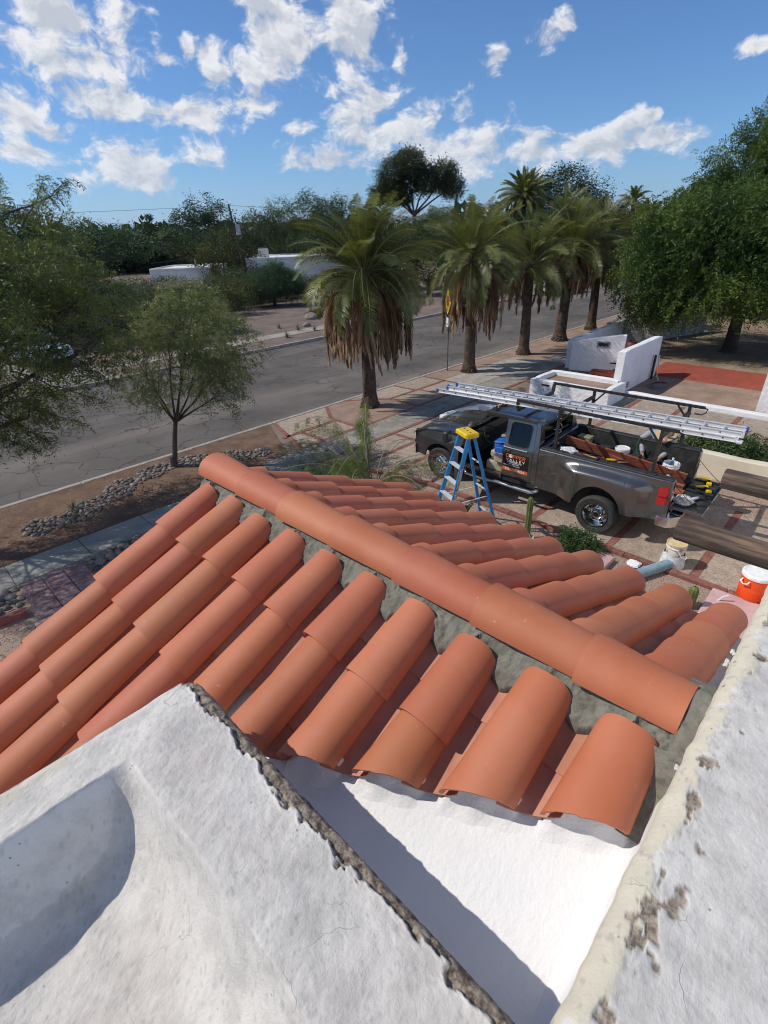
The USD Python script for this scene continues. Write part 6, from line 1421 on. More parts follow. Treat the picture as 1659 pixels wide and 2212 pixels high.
# small tree at the kerb
rgS = np.random.default_rng(8)
lobesS = [((0.30, 0.25, 3.35), (0.95, 0.9, 0.75)), ((-0.75, 0.55, 2.85), (0.75, 0.8, 0.7)), ((0.95, -0.35, 2.85), (0.85, 0.8, 0.75)), ((0.1, -0.5, 2.75), (0.8, 0.8, 0.65)), ((-0.55, 0.1, 2.1), (0.7, 0.7, 0.35)), ((0.85, -0.75, 2.05), (0.65, 0.7, 0.4)), ((1.15, 0.2, 2.3), (0.7, 0.7, 0.5)), ((0.35, 0.1, 4.0), (0.6, 0.6, 0.42)), ((-0.2, 0.5, 3.7), (0.6, 0.6, 0.45))]
lobesS = [((x + 0.19 * z, y - 0.20 * z, z * 1.03), (a * 1.28, b * 1.28, c * 1.12)) for (x, y, z), (a, b, c) in lobesS]
tree('desert_tree', 'small grey green feathery tree growing from the river stones beside the street', (5.09, 13.12, 0), 1.25, 0.075, lobesS, M_leaf_small, n=480, per=5, spread=0.12, leaf=0.064, seed=9, feather=(0.28, 8, 0.45), thr=0.47, nf=1.9, inner=0.25, aspect=0.34, wood_per=7, lean=(0.22, -0.22))
# great mesquite on the right
lobesR = [((-2.1, 2.7, 4.9), (1.9, 1.9, 1.6)), ((-2.6, 3.0, 3.5), (1.7, 1.6, 1.5)), ((-1.4, 0.8, 5.1), (2.2, 2.2, 1.7)), ((0.0, -0.8, 5.5), (2.4, 2.4, 1.7)), ((-0.6, -2.4, 4.6), (2.5, 2.2, 1.8)), ((2.8, 0.5, 4.8), (2.6, 2.6, 2.0)), ((0.3, 2.4, 4.8), (2.6, 2.2, 1.9)), ((-2.2, 1.2, 2.9), (1.9, 1.9, 1.1)), ((-1.8, -1.0, 3.3), (2.2, 2.0, 1.4)), ((-0.5, -3.3, 3.2), (2.2, 1.8, 1.3)), ((2.5, -3.0, 4.4), (2.4, 2.2, 2.0)), ((-2.6, 2.6, 2.3), (1.3, 1.2, 0.8)), ((-1.2, 0.2, 4.2), (2.2, 2.2, 1.8)), ((-1.9, 1.6, 4.2), (2.0, 2.0, 1.8)), ((-0.2, -1.6, 4.0), (2.2, 2.2, 1.8))]
tree('mesquite_tree', 'huge green mesquite on the right shading the dry lawn behind the white walls', (28.7, 5.5, 0), 2.2, 0.30, lobesR, M_leaf_mes, n=2500, per=6, spread=0.24, leaf=0.135, seed=12, feather=(0.55, 8, 0.65), thr=0.34, nf=0.7, inner=0.4, aspect=0.34, wood_per=6)
lobesR2 = [((-0.3, 0.6, 8.0), (2.4, 2.3, 2.0)), ((0.3, -0.9, 9.8), (2.3, 2.2, 1.6)), ((-0.8, 1.5, 6.4), (2.2, 2.2, 1.6)), ((1.8, -2.4, 8.4), (2.6, 2.6, 2.2)), ((0.2, -0.6, 6.6), (2.6, 2.6, 2.0)), ((-0.2, 1.6, 7.2), (1.8, 1.8, 1.2))]
tree('tall_tree', 'taller loose tree rising behind the big mesquite at the right edge', (44.6, 9.9, 0), 3.6, 0.32, lobesR2, M_leaf_mes, n=1300, per=6, spread=0.32, leaf=0.16, seed=14, feather=(0.8, 7, 0.3), thr=0.46, nf=0.55, inner=0.35, aspect=0.32)
for k, (x, y, s, lb) in enumerate(((38.0, 2.8, 1.0, 'dark bushy hedge tree behind the mesquite trunk at the right edge'), (41.0, 8.0, 1.0, 'dark bushy tree in the shade behind the mesquite, near the far walls'), (34.5, 0.2, 0.95, 'dark bushy tree at the right edge beyond the dry lawn'))):
    tree('bushy_tree', lb, (x, y, 0), 0.8, 0.2, [((0, 0, 2.0), (2.4, 2.2, 1.7)), ((1.4, 1.0, 1.6), (1.8, 1.7, 1.4)), ((-1.2, -0.9, 1.7), (1.9, 1.8, 1.5)), ((0.2, 0.6, 3.0), (1.8, 1.7, 1.1))], M_leaf_dark, n=700, per=26, spread=0.22, leaf=0.17, seed=20 + k, thr=0.40)

# ---- date palms along the street
M_frond = leafmat('palm_frond', (0.060, 0.075, 0.020), (0.185, 0.200, 0.070), 0.7, 0.25, 0.42, 0.22)
M_frond_y = leafmat('yellowing_frond', (0.13, 0.14, 0.03), (0.20, 0.20, 0.05), 0.9, 0.22, 0.45, 0.15)
M_dead = leafmat('dead_frond', (0.18, 0.098, 0.050), (0.38, 0.25, 0.15), 1.3, 0.10, 0.8, 0.3)
M_ptrunk = mat('palm_trunk', (0.058, 0.036, 0.024), (0.105, 0.07, 0.046), 5, 7, 0.95, bump=(20, 0.8, 0.02), c3=(0.034, 0.023, 0.017), scale3=9, amount3=0.7)
M_rachis = mat('frond_stalk', (0.20, 0.19, 0.06), (0.26, 0.23, 0.09), 6, 4, 0.5, rnd=0.2)


def frond(L, el, az, rg, droop, nl=46, wid=0.42, dead=False, lw=0.030):
    t = np.linspace(0, 1, 13); ang = el - droop * (t ** 1.35 if not dead else np.minimum(1, t / 0.60))
    seg = np.diff(t) * L; am = (ang[:-1] + ang[1:]) / 2
    r = np.r_[0, np.cumsum(seg * np.cos(am))]; z = np.r_[0, np.cumsum(seg * np.sin(am))]
    bend = rg.normal(0, 0.16); lat = bend * L * t ** 2 * 0.4
    ca, sa_ = math.cos(az), math.sin(az)
    P_ = np.stack([r * ca - lat * sa_, r * sa_ + lat * ca, z], 1)
    tt = np.linspace(0.14, 1.0, nl); Q = np.stack([np.interp(tt, t, P_[:, k]) for k in range(3)], 1)
    tan = np.gradient(Q, axis=0); tan /= np.linalg.norm(tan, axis=1, keepdims=True)
    side = np.cross(tan, [0, 0, 1.0]); side /= np.linalg.norm(side, axis=1, keepdims=True) + 1e-9; up = np.cross(side, tan)
    roll = rg.normal(0, 0.45); side, up = side * math.cos(roll) + up * math.sin(roll), up * math.cos(roll) - side * math.sin(roll)
    V = []
    ll = wid * np.interp(tt, [0.14, 0.3, 0.6, 0.9, 1.0], [0.45, 0.95, 1.0, 0.6, 0.3]) * rg.uniform(0.85, 1.15, nl)
    for sg in (1, -1):
        if dead:
            d = side * sg * 0.34 + tan * 0.85 + np.array([0, 0, -0.5]) + rg.normal(0, 0.12, Q.shape)
        else:
            d = side * sg * 0.85 + tan * 0.42 + up * rg.uniform(0.1, 0.42) + rg.normal(0, 0.09, Q.shape); d[:, 2] -= 0.12
        d /= np.linalg.norm(d, axis=1, keepdims=True)
        w = np.cross(d, up if not dead else side); w /= np.linalg.norm(w, axis=1, keepdims=True) + 1e-9
        tip = Q + d * ll[:, None]; tip[:, 2] -= ll * (0.18 if not dead else 0.1); mid = Q + d * ll[:, None] * 0.5
        V.append(np.stack([Q + w * lw * 0.3, mid + w * lw * 0.5, tip, mid - w * lw * 0.5, Q - w * lw * 0.3], 1).reshape(-1, 3))
    v = np.vstack(V); k = np.arange(len(v) // 5)[:, None] * 5
    f = np.vstack([k + [0, 1, 3], k + [0, 3, 4], k + [1, 2, 3]])
    rach = tube(P_, np.linspace(0.026, 0.006, 13), 4, False)
    return v, f, rach


def palm(name, label, base, H, group, seed, nf=52, ndead=34, L=2.35, lean=0.0, skirt=2.3, r=0.24, skirt_gap=None, gap_az=None, cat='palm tree', nl=52, lw=0.030, up=None):
    rg = np.random.default_rng(seed); rz0 = rg.uniform(0, 6.28); t = thing(name, label, cat, base, rz0, group)
    # trunk with the stubs of old fronds in a spiral
    zz_ = np.linspace(0, H, int(H * 22)); an = np.linspace(0, 2 * np.pi, 29)[:-1]; P_ = []
    for k, z in enumerate(zz_):
        q = z / H; rad = r * (1.0 - 0.22 * min(1, q * 1.8) + 0.45 * max(0, 0.10 - q) / 0.10 * 0.9 + 0.30 * ss(0.86, 1.0, q))
        saw = 0.09 * ((z * 7.5 + an / (2 * np.pi) * 3) % 1.0) * (1 if q > 0.06 else 0.6) + 0.05 * np.cos(an * 9 + (k % 3) * 2.1)
        rr = rad * (1 + saw + 0.10 * (fbm(np.c_[np.cos(an) * 2, np.sin(an) * 2, np.full(28, z * 2.0)], 3, seed) - 0.5) + (0.12 * np.cos(an * 13 + k) if q < 0.04 else 0))
        P_.append(np.c_[rr * np.cos(an) + lean * q ** 1.5, rr * np.sin(an), np.full(28, z)])
    P_ = np.array(P_); P_ = np.concatenate([P_, P_[:, :1]], 1); m = grid(P_); m.fix_normals()
    obj('trunk', m, M_ptrunk, t, smooth=45)
    top_ = np.array([lean, 0, H])
    obj('crown_core', T(lathe([(0.001, -0.45), (r * 0.8, -0.35), (r * 1.15, -0.05), (r * 0.9, 0.25), (0.05, 0.6), (0.001, 0.62)], 16), top_), M_ptrunk, t, smooth=40)
    for k in range(nf):
        q = k / (nf - 1); az = k * 2.39996 + rg.normal(0, 0.15)
        el = math.radians(88 - 86 * q ** 0.9 + rg.normal(0, 6)); dr = math.radians(rg.uniform(62, 104) * (0.40 + 0.75 * min(1, q * 1.4)))
        if gap_az is not None and q > 0.55 and math.cos(az + rz0 - gap_az) > 0.89:
            continue
        v, f, rach = frond(L * rg.uniform(0.88, 1.1) * (0.82 if q < 0.12 else 1.0), el, az, rg, dr, nl, 0.40, False, lw)
        off = top_ + np.array([math.cos(az), math.sin(az), 0]) * r * 0.55 + [0, 0, 0.15 - 0.35 * q]
        yel = q > 0.8 and rg.random() < 0.22
        fr = obj('frond', (v + off, f), M_frond_y if yel else M_frond, t); obj('stalk', T(rach, off), M_rachis, fr, smooth=True)
    for k in range(ndead):
        az = k * 2.39996 + rg.normal(0, 0.3); el = math.radians(rg.uniform(-40, 8)); dr = math.radians(90) + el
        if gap_az is not None and math.cos(az + rz0 - gap_az) > 0.89:
            continue
        if skirt_gap and rg.random() < skirt_gap:
            continue
        v, f, rach = frond(skirt * rg.uniform(0.75, 1.08), el, az, rg, dr, 44, 0.40, True, 0.046)
        off = top_ + np.array([math.cos(az), math.sin(az), 0]) * r * 0.8 + [0, 0, -0.05 - 0.25 * rg.random()]
        fr = obj('dead_frond', (v + off, f), M_dead, t); obj('stalk', T(rach, off), M_dead, fr, smooth=True)
    return t


PG = 'date palms in a row along the near kerb'
palm('palm_tree', 'nearest date palm with a full brown skirt of dead fronds, left of the road sign', (12.26, 12.75, 0), 4.35, PG, 31, 80, 90, 2.35, 0.0, 2.95)
palm('palm_tree', 'second date palm from the left, the road sign standing beside its trunk', (18.41, 12.9, 0), 4.35, PG, 32, 72, 64, 2.45, 0.25, 2.9, skirt_gap=0.15, gap_az=2.45)
palm('palm_tree', 'slender third date palm with a hole under its crown and few dead fronds', (22.78, 12.84, 0), 3.95, PG, 33, 62, 18, 2.35, 0.1, 1.9, r=0.24)
palm('palm_tree', 'fourth date palm from the left, trunk thickest at its foot, skirt parted', (26.85, 13.06, 0), 4.35, PG, 34, 66, 52, 2.6, 0.2, 2.3, r=0.29, skirt_gap=0.2)
palm('palm_tree', 'fifth date palm from the left, its skirt hanging towards the mesquite', (30.73, 13.11, 0), 4.55, PG, 35, 66, 56, 2.6, 0.2, 2.5, r=0.25)
palm('palm_tree', 'last palm of the row, its trunk half hidden by the mesquite', (37.1, 13.6, 0), 4.4, PG, 36, 64, 40, 2.4, 0.0, 2.2, nl=30, lw=0.06)
palm('palm_tree', 'tall dark palm rising behind the row of date palms', (60.0, 35.6, 0), 8.2, 'taller palms beyond the street', 41, 80, 30, 3.2, 0.0, 2.6, r=0.4, nl=34, lw=0.09)
palm('palm_tree', 'palm crown with tall upright fronds beside the tall dark palm', (62.0, 31.5, 0), 6.6, 'taller palms beyond the street', 42, 36, 10, 3.4, 0.0, 2.0, r=0.35, nl=30, lw=0.07)
palm('palm_tree', 'small palm crown peeping over the mesquite on the right', (75.0, 29.0, 0), 7.6, 'taller palms beyond the street', 43, 30, 8, 2.0, 0.0, 1.5, r=0.3, nl=26, lw=0.08)

# ---- trees beyond the street: each where it stands, built from lobes of its own
def far(name, label, base, lobes, m, seed, trunk=2.0, r=0.25, n=620, per=24, spread=0.3, leaf=0.25, thr=0.42, nf=0.5, feather=None, inner=0.45, aspect=0.4, cat='tree', group='trees and shrubs beyond the street', droop=0.1):
    return tree(name, label, (*base, 0), trunk, r, lobes, m, M_bark, n, per, spread, leaf, seed, feather, group, thr, nf, (0, 0), cat, inner, droop, aspect, 4)


E_ = lambda *a: [((x, y, z), (rx, ry, rz)) for x, y, z, rx, ry, rz in a]
far('pine_tree', 'tall dark pine with two flat topped heads standing clear against the sky', (60.4, 52.5), E_((-2.0, 1.9, 11.4, 2.3, 2.3, 2.2), (-0.4, 0.4, 12.6, 2.3, 2.3, 2.0), (0.9, -1.0, 10.9, 1.7, 1.7, 1.7), (2.5, -2.6, 11.5, 2.0, 2.0, 1.9), (3.5, -3.6, 10.2, 1.6, 1.6, 1.6), (-3.2, 3.1, 10.0, 1.6, 1.6, 1.6), (-1.3, 1.2, 9.6, 1.8, 1.8, 1.5)), M_leaf_pine, 51, 7.0, 0.34, 1700, 30, 0.30, 0.24, 0.37, 0.7, inner=0.35)
far('round_tree', 'round topped dark green tree between the tall palms and the fifth date palm', (70.0, 36.0), E_((0, 0, 9.3, 4.0, 4.0, 2.6), (2.6, -2.2, 8.0, 3.0, 3.0, 2.3), (-2.2, 2.0, 8.4, 2.8, 2.8, 2.0), (0, 0, 5.6, 4.2, 4.2, 2.4), (3.5, -3, 5.0, 3.2, 3.2, 2.4)), M_leaf_dark, 52, 4.0, 0.35, 800, 28, 0.35, 0.28, 0.40)
far('leafy_tree', 'loose crowned tree just behind the nearest date palm', (38.5, 42.5), E_((0, 0, 6.5, 2.6, 2.6, 1.9), (2.2, -2.0, 6.0, 2.0, 2.0, 1.6), (-1.8, 1.6, 5.2, 2.0, 2.0, 1.6), (0.5, -0.3, 4.2, 2.8, 2.8, 1.6), (3.5, -3.2, 4.6, 2.2, 2.2, 1.8)), M_leaf_dark, 53, 2.6, 0.28, 900, 24, 0.26, 0.18, 0.40)
far('leafy_tree', 'dense dark green tree right of the utility pole', (41.5, 57.0), E_((0, 0, 6.8, 2.6, 2.6, 2.2), (2.6, -2.2, 7.4, 2.4, 2.4, 2.2), (-2.2, 2.0, 6.0, 2.2, 2.2, 1.9), (1.2, -0.8, 4.2, 3.4, 3.4, 2.4), (4.4, -3.8, 6.6, 2.4, 2.4, 2.2)), M_leaf_dark, 54, 2.0, 0.28, 1000, 26, 0.28, 0.20, 0.36)
far('leafy_tree', 'open rounded tree with pale branch tips left of the utility pole', (42.0, 76.0), E_((0, 0, 8.6, 2.6, 2.6, 2.2), (-1.8, 1.6, 7.2, 2.2, 2.2, 1.9), (1.9, -1.6, 7.4, 2.4, 2.4, 2.0), (0, 0, 5.4, 3.4, 3.4, 1.9)), M_leaf_blue, 55, 3.4, 0.28, 420, 20, 0.30, 0.30, 0.46, 0.6)
far('leafy_tree', 'olive brown tree in front of the white house left of the pole', (30.6, 53.0), E_((0, 0, 4.4, 2.0, 2.0, 1.9), (1.7, -1.3, 3.2, 1.9, 1.9, 1.6), (-1.2, 1.0, 3.0, 1.7, 1.7, 1.6), (0.6, -0.5, 2.0, 2.4, 2.2, 1.4), (2.6, -2.2, 2.4, 1.5, 1.5, 1.3)), M_leaf_oliv, 56, 1.6, 0.22, 520, 20, 0.22, 0.20, 0.40)
far('shrub_tree', 'blue green weeping shrub tree in the front yard across the street', (27.2, 39.6), E_((0, 0, 1.9, 1.6, 1.6, 1.1), (1.1, -0.9, 1.7, 1.3, 1.3, 1.0), (-1.0, 0.9, 1.7, 1.2, 1.2, 0.9), (0.2, -0.2, 2.7, 1.0, 1.0, 0.6)), M_leaf_blue, 57, 0.7, 0.12, 800, 8, 0.16, 0.11, 0.32, 0.9, (0.7, 9, 0.45), 0.25, 0.16)
far('leafy_tree', 'grey green tree behind the low left roof, right of the big left tree', (22.5, 72.0), E_((0, 0, 5.2, 3.0, 3.0, 2.2), (3.2, -1.2, 4.4, 2.8, 2.8, 2.0), (-3.0, 1.0, 4.6, 2.8, 2.8, 2.0), (6.0, -2.6, 4.8, 2.8, 2.6, 2.0), (1.0, 0, 2.6, 4.0, 3.6, 1.8)), M_leaf_blue, 58, 2.0, 0.28, 640, 20, 0.34, 0.30, 0.40)
far('leafy_tree', 'spiky topped dark tree on the skyline beside the big left tree', (18.5, 84.0), E_((0, 0, 8.6, 1.6, 1.6, 1.9), (2.2, -0.8, 7.4, 2.0, 2.0, 1.8), (-1.8, 0.6, 6.6, 2.2, 2.2, 2.0), (5.0, -2.0, 6.6, 2.4, 2.2, 1.7), (0.5, 0, 4.8, 3.6, 3.4, 2.0)), M_leaf_dark, 59, 3.0, 0.3, 560, 20, 0.34, 0.34, 0.42)
far('leafy_tree', 'dark tree in the yard across the street, behind the small desert tree', (11.0, 40.0), E_((0, 0, 3.6, 2.4, 2.4, 1.8), (-2.6, 1.0, 3.2, 2.4, 2.4, 1.8), (2.2, -1.2, 2.8, 2.0, 2.0, 1.5), (-5.0, 1.5, 3.6, 2.4, 2.4, 1.8), (-1.0, 0, 1.6, 3.4, 2.6, 1.2)), M_leaf_dark, 60, 1.4, 0.25, 560, 22, 0.26, 0.22, 0.40)
far('leafy_tree', 'big bushy tree behind the left tree on the far side of the street', (6.5, 38.5), E_((0, 0, 4.6, 3.0, 3.0, 2.4), (-3.6, 1.2, 4.4, 3.0, 3.0, 2.4), (3.0, -1.0, 3.6, 2.6, 2.6, 2.0), (-1.4, 0.4, 2.2, 4.0, 3.0, 1.6), (-7.0, 1.6, 4.8, 3.0, 3.0, 2.4)), M_leaf_big, 61, 1.8, 0.28, 640, 22, 0.30, 0.26, 0.40)
far('leafy_tree', 'dark tree behind the second and third date palms', (52.0, 41.0), E_((0, 0, 5.0, 3.0, 3.0, 2.4), (4.0, -3.4, 5.2, 3.0, 3.0, 2.4), (8.0, -6.6, 4.8, 3.0, 3.0, 2.3), (2.0, -1.6, 2.8, 4.4, 3.6, 2.0), (6.5, -5.2, 2.6, 4.0, 3.4, 2.0), (-2.6, 2.4, 4.4, 2.6, 2.6, 2.0)), M_leaf_dark, 62, 2.2, 0.3, 900, 24, 0.32, 0.28, 0.38)
far('leafy_tree', 'low dark trees across the street right of the nearest date palm', (40.0, 33.0), E_((0, 0, 2.8, 2.2, 2.2, 1.9), (2.8, -1.8, 3.0, 2.2, 2.2, 2.0), (5.6, -2.4, 2.6, 2.2, 2.2, 1.8), (-2.2, 1.6, 2.4, 2.0, 2.0, 1.6)), M_leaf_dark, 63, 1.2, 0.22, 520, 24, 0.26, 0.22, 0.38)
far('leafy_tree', 'dark tree behind the parked silver car', (56.0, 30.0), E_((0, 0, 3.2, 2.4, 2.4, 2.2), (4.2, -1.4, 3.4, 2.6, 2.6, 2.2), (8.6, -2.0, 3.4, 2.8, 2.8, 2.2), (2.0, -0.4, 1.8, 3.4, 2.6, 1.6), (7.0, -1.8, 1.8, 3.4, 2.6, 1.6)), M_leaf_dark, 64, 1.4, 0.24, 640, 24, 0.28, 0.26, 0.38)
for k, (x, y, s) in enumerate(((75, 60, 1.3), (90, 44, 1.4), (62, 76, 1.3), (50, 92, 1.3), (34, 104, 1.4), (8, 96, 1.3), (-8, 70, 1.2), (-22, 60, 1.2), (100, 26, 1.4), (118, 34, 1.6), (88, 62, 1.4), (70, 96, 1.5), (96, 14, 1.3), (85, 3, 1.3), (66, 8, 1.2), (60, -2, 1.2), (-2, 48, 1.1), (-14, 42, 1.1))):
    far('background_tree', f'bushy tree in the mass of green beyond the near gardens', (x, y), [((a * s, b * s, c * s), (d * s, e * s, f * s)) for a, b, c, d, e, f in ((0, 0, 4.2, 3.2, 3.2, 2.2), (3.4, -1.6, 3.6, 2.8, 2.8, 2.0), (-3.2, 1.8, 3.8, 2.8, 2.8, 2.0), (0.6, 0.2, 2.0, 4.4, 3.6, 1.6))], (M_leaf_dark, M_leaf_blue, M_leaf_oliv)[k % 3 if k % 5 else 0], 70 + k, 1.8, 0.3, 560, 22, 0.42, 0.32, 0.38, group='bushy trees far beyond the street')
# the town's trees as far as one can see, one mass
rgM = np.random.default_rng(77); C = []
for k in range(420):
    a = math.radians(rgM.uniform(-12, 92)); dist = 110 + 700 * rgM.random() ** 1.7; x, y = dist * math.sin(a), dist * math.cos(a)
    if abs(y - 19) < 9:
        continue
    s = rgM.uniform(2.5, 5.0); n = int(170 if dist < 300 else 70)
    d = rgM.normal(0, 1, (n, 3)); d /= np.linalg.norm(d, axis=1, keepdims=True); C.append(np.array([x, y, s * 0.75]) + d * np.array([s * 1.5, s * 1.5, s * 0.75]) * rgM.uniform(0.6, 1, (n, 1)))
C = np.vstack(C); v, f = leaves(C, 4, 0.7, 1.9, rgM, 0.1, 0.7)
tag(obj('distant_trees', (v, f), leafmat('distant_leaves', (0.016, 0.030, 0.014), (0.042, 0.060, 0.026), 0.05, 0.2)), 'mass of distant trees that closes the view below the mountains', 'trees', kind='stuff')
for k, (px_, h_) in enumerate((((1000, 455), 3),)):
    pass
palmsF = []
for k, (az, dist, h) in enumerate(((33.6, 420, 9.5), (34.1, 430, 10.5), (34.5, 415, 9.8), (35.2, 440, 10.2), (24.2, 260, 12.5), (29.3, 300, 14))):
    a = math.radians(az); x, y = dist * math.sin(a), dist * math.cos(a); rg = np.random.default_rng(300 + k)
    t = thing('fan_palm', ('leftmost fan palm of the four on the skyline right of the pole', 'second fan palm from the left right of the pole', 'third fan palm from the left right of the pole', 'rightmost fan palm of the four on the skyline', 'tall thin fan palm far left of the utility pole', 'tall thin fan palm just left of the open rounded tree')[k], 'palm tree', (x, y, 0), 0, 'far off fan palms on the skyline')
    obj('trunk', tube([(0, 0, 0), (0.1, 0, h)], [0.3, 0.2], 6), M_bark, t)
    d = rg.normal(0, 1, (90, 3)); d /= np.linalg.norm(d, axis=1, keepdims=True); v, f = leaves(np.array([0.1, 0, h]) + d * 1.1, 3, 0.2, 1.2, rg, 0.2, 0.25); obj('crown', (v, f), M_leaf_dark, t)

# ---- wispy young tree in front of the truck: pale stems, hanging thread like leaves
rgW = np.random.default_rng(17)
M_thread = leafmat('thread_leaves', (0.10, 0.145, 0.035), (0.20, 0.25, 0.085), 2.5, 0.35)
M_stem = mat('pale_stem', (0.28, 0.235, 0.165), (0.20, 0.165, 0.115), 9, 5, 0.8)
t = thing('wispy_tree', 'wispy young tree with pale stems and hanging thread like leaves beside the truck bonnet', 'tree', (7.3, 7.7, 0))
st_m, lv = [], []
for k in range(30):
    az = rgW.uniform(0, 2 * np.pi); L = rgW.uniform(2.0, 3.6); el = rgW.uniform(0.75, 1.35); n = 12; q = np.linspace(0, 1, n)
    hx = L * (np.cos(el) * q + 0.35 * q ** 3); hz = L * (np.sin(el) * q) - 0.55 * L * q ** 3.2
    p = np.stack([hx * math.cos(az) + 0.05 * np.sin(q * 7 + k), hx * math.sin(az) + 0.05 * np.cos(q * 6 + k), 0.05 + hz], 1); st_m.append(tube(p, np.linspace(0.016, 0.003, n), 5, False))
    if k % 3 == 2:
        continue
    for j in range(4, n):
        for _ in range(6):
            s0 = p[j] + rgW.normal(0, 0.02, 3); Lh = rgW.uniform(0.2, 0.5); m_ = 7; tt = np.linspace(0, 1, m_)
            hp = s0 + np.stack([rgW.normal(0, 0.12) * tt, rgW.normal(0, 0.12) * tt, 0.05 * tt - Lh * tt ** 1.3], 1); lv.append(hp)
lv = np.array(lv); (v, f), _ = sprays(lv.reshape(-1, 3), rgW.normal(0, 0.5, (len(lv) * 7, 3)) + [0, 0, -1.0], 0.09, 3, 0.075, rgW, 0.3, 0.09)
obj('trunk', cat_(st_m), M_stem, t, smooth=True); obj('crown', (v, f), M_thread, t)
tw = thing('twig_shrub', 'leafless twig shrub in the mulch behind the ridge end', 'shrub', (6.2, 11.45, 0)); ms = []
for az, L, el in ((0.2, 0.75, 1.3), (2.0, 0.6, 1.15), (3.6, 0.7, 1.2), (5.0, 0.55, 1.0)):
    q = np.linspace(0, 1, 8); ms.append(tube(np.stack([L * np.cos(el) * q * math.cos(az) + 0.04 * np.sin(6 * q), L * np.cos(el) * q * math.sin(az), L * np.sin(el) * q], 1), np.linspace(0.012, 0.003, 8), 5, False))
obj('stems', cat_(ms), M_stem, tw, smooth=True)
v, f = leaves(np.array([[0.1, 0, 0.45], [-0.08, 0.1, 0.35], [0, -0.05, 0.55]]), 5, 0.12, 0.04, rgW); obj('leaves', (v, f), M_leaf_small, tw)

# ---- low plants
def bush(name, label, base, r, h, m, seed, n=160, per=24, leaf=0.07, spread=0.06, cat='shrub', group=None, asp=0.35):
    rg = np.random.default_rng(seed); t = thing(name, label, cat, base, 0, group)
    d = rg.normal(0, 1, (n, 3)); d[:, 2] = np.abs(d[:, 2]); d /= np.linalg.norm(d, axis=1, keepdims=True); lump_ = 0.6 + 0.8 * fbm(d * 2.2 + seed, 3, seed)[:, None]
    C = d * np.array([r, r, h]) * rg.uniform(0.55, 1.0, (n, 1)) * lump_
    v, f = leaves(C, per, spread, leaf, rg, -0.15, asp); obj('foliage', (v, f), m, t)
    obj('stems', cat_([tube([(0, 0, 0), tuple(C[k] * 0.5 + [0, 0, 0.03]), tuple(C[k])], [0.012, 0.008, 0.004], 4, False) for k in range(0, n, 8)]), M_bark2, t, smooth=True)
    return t


M_leaf_fern = leafmat('fern_green', (0.030, 0.065, 0.018), (0.075, 0.125, 0.040), 3.0, 0.25)
M_leaf_rose = leafmat('rosemary_green', (0.040, 0.070, 0.022), (0.100, 0.140, 0.055), 2.0, 0.22)
bush('fern_shrub', 'feathery green shrub between the rear wheel and the mauve slab', (8.35, 3.20, 0), 0.48, 0.42, M_leaf_fern, 81, 240, 30, 0.055, 0.045)
bush('green_clump', 'bright green clump of grass at the foot of the wispy tree', (7.0, 8.0, 0), 0.26, 0.26, M_thread, 82, 90, 30, 0.08, 0.05)
for k, (x, y, r, lb) in enumerate(((14.6, 2.75, 0.72, 'rosemary green shrub behind the left end of the cream garden wall'), (14.75, 1.75, 0.78, 'rosemary green shrub behind the cream garden wall, at the right edge of the picture'), (14.9, 2.2, 0.62, 'smaller rosemary green shrub between the two larger ones behind the cream wall'))):
    bush('hedge_shrub', lb, (x, y, 0), r, 0.75, M_leaf_rose, 83 + k, 260, 26, 0.085, 0.07, group='rosemary shrubs behind the cream wall')
def spiky(label, x, y, r=0.5, n=36, seed=1, m=None, name='spiky_plant'):
    rg = np.random.default_rng(seed); V, F = [], []
    for k in range(n):
        az = rg.uniform(0, 6.28); el = rg.uniform(0.35, 1.45); L = r * rg.uniform(0.7, 1.2); q = np.linspace(0, 1, 5); p = np.stack([L * np.cos(el) * q * math.cos(az), L * np.cos(el) * q * math.sin(az), L * np.sin(el) * q - 0.15 * L * q ** 2], 1)
        s = np.array([-math.sin(az), math.cos(az), 0]) * 0.014; w = (1 - q)[:, None] * s; b0 = len(V) * 10
        V.append(np.vstack([p + w, p - w])); F += [(b0 + j, b0 + j + 1, b0 + j + 6) for j in range(4)] + [(b0 + j, b0 + j + 6, b0 + j + 5) for j in range(4)]
    t = thing(name, label, 'plant', (x, y, 0)); obj('blades', (np.vstack(V), np.array(F)), m or M_leaf_rose, t); obj('root_crown', T(trimesh.creation.icosphere(1, 0.06), (0, 0, 0.03)), M_bark2, t)
    return t


for k, (x, y, lb) in enumerate(((20.4, 29.5, 'spiky grey plant nearest the blue green shrub tree across the street'), (18.7, 26.35, 'spiky plant closest to the far kerb'), (20.6, 27.75, 'spiky plant at the far pavement, middle of three'), (21.2, 26.85, 'spiky plant at the far pavement, next to the palm skirt'), (10.0, 27.6, 'dark spiky plant in the verge behind the small desert tree'))):
    spiky(lb, x, y, 0.55, 46, 90 + k, M_leaf_dark if k == 4 else M_leaf_rose)
spiky('thin bladed tuft growing in the mulch by the river stones', 2.35, 12.55, 0.36, 22, 97, M_leaf_rose, 'grass_tuft')
YARD = ('grey green shrub in the gravel yard left of the nearest palm skirt', 'olive shrub under the blue green shrub tree, near the spiky plants', 'shrub against the house behind the nearest date palm', 'olive shrub by the house wall right of the blue green shrub tree', 'grey green shrub behind the far pavement, seen through the small desert tree', 'olive shrub just right of the dark spiky plant in the verge', 'grey green shrub by the driveway across the street', 'grassy olive clump at the far kerb between the first two date palms', 'grey green clump at the far kerb behind the road sign', 'olive shrub in the yard behind the nearest date palm trunk')
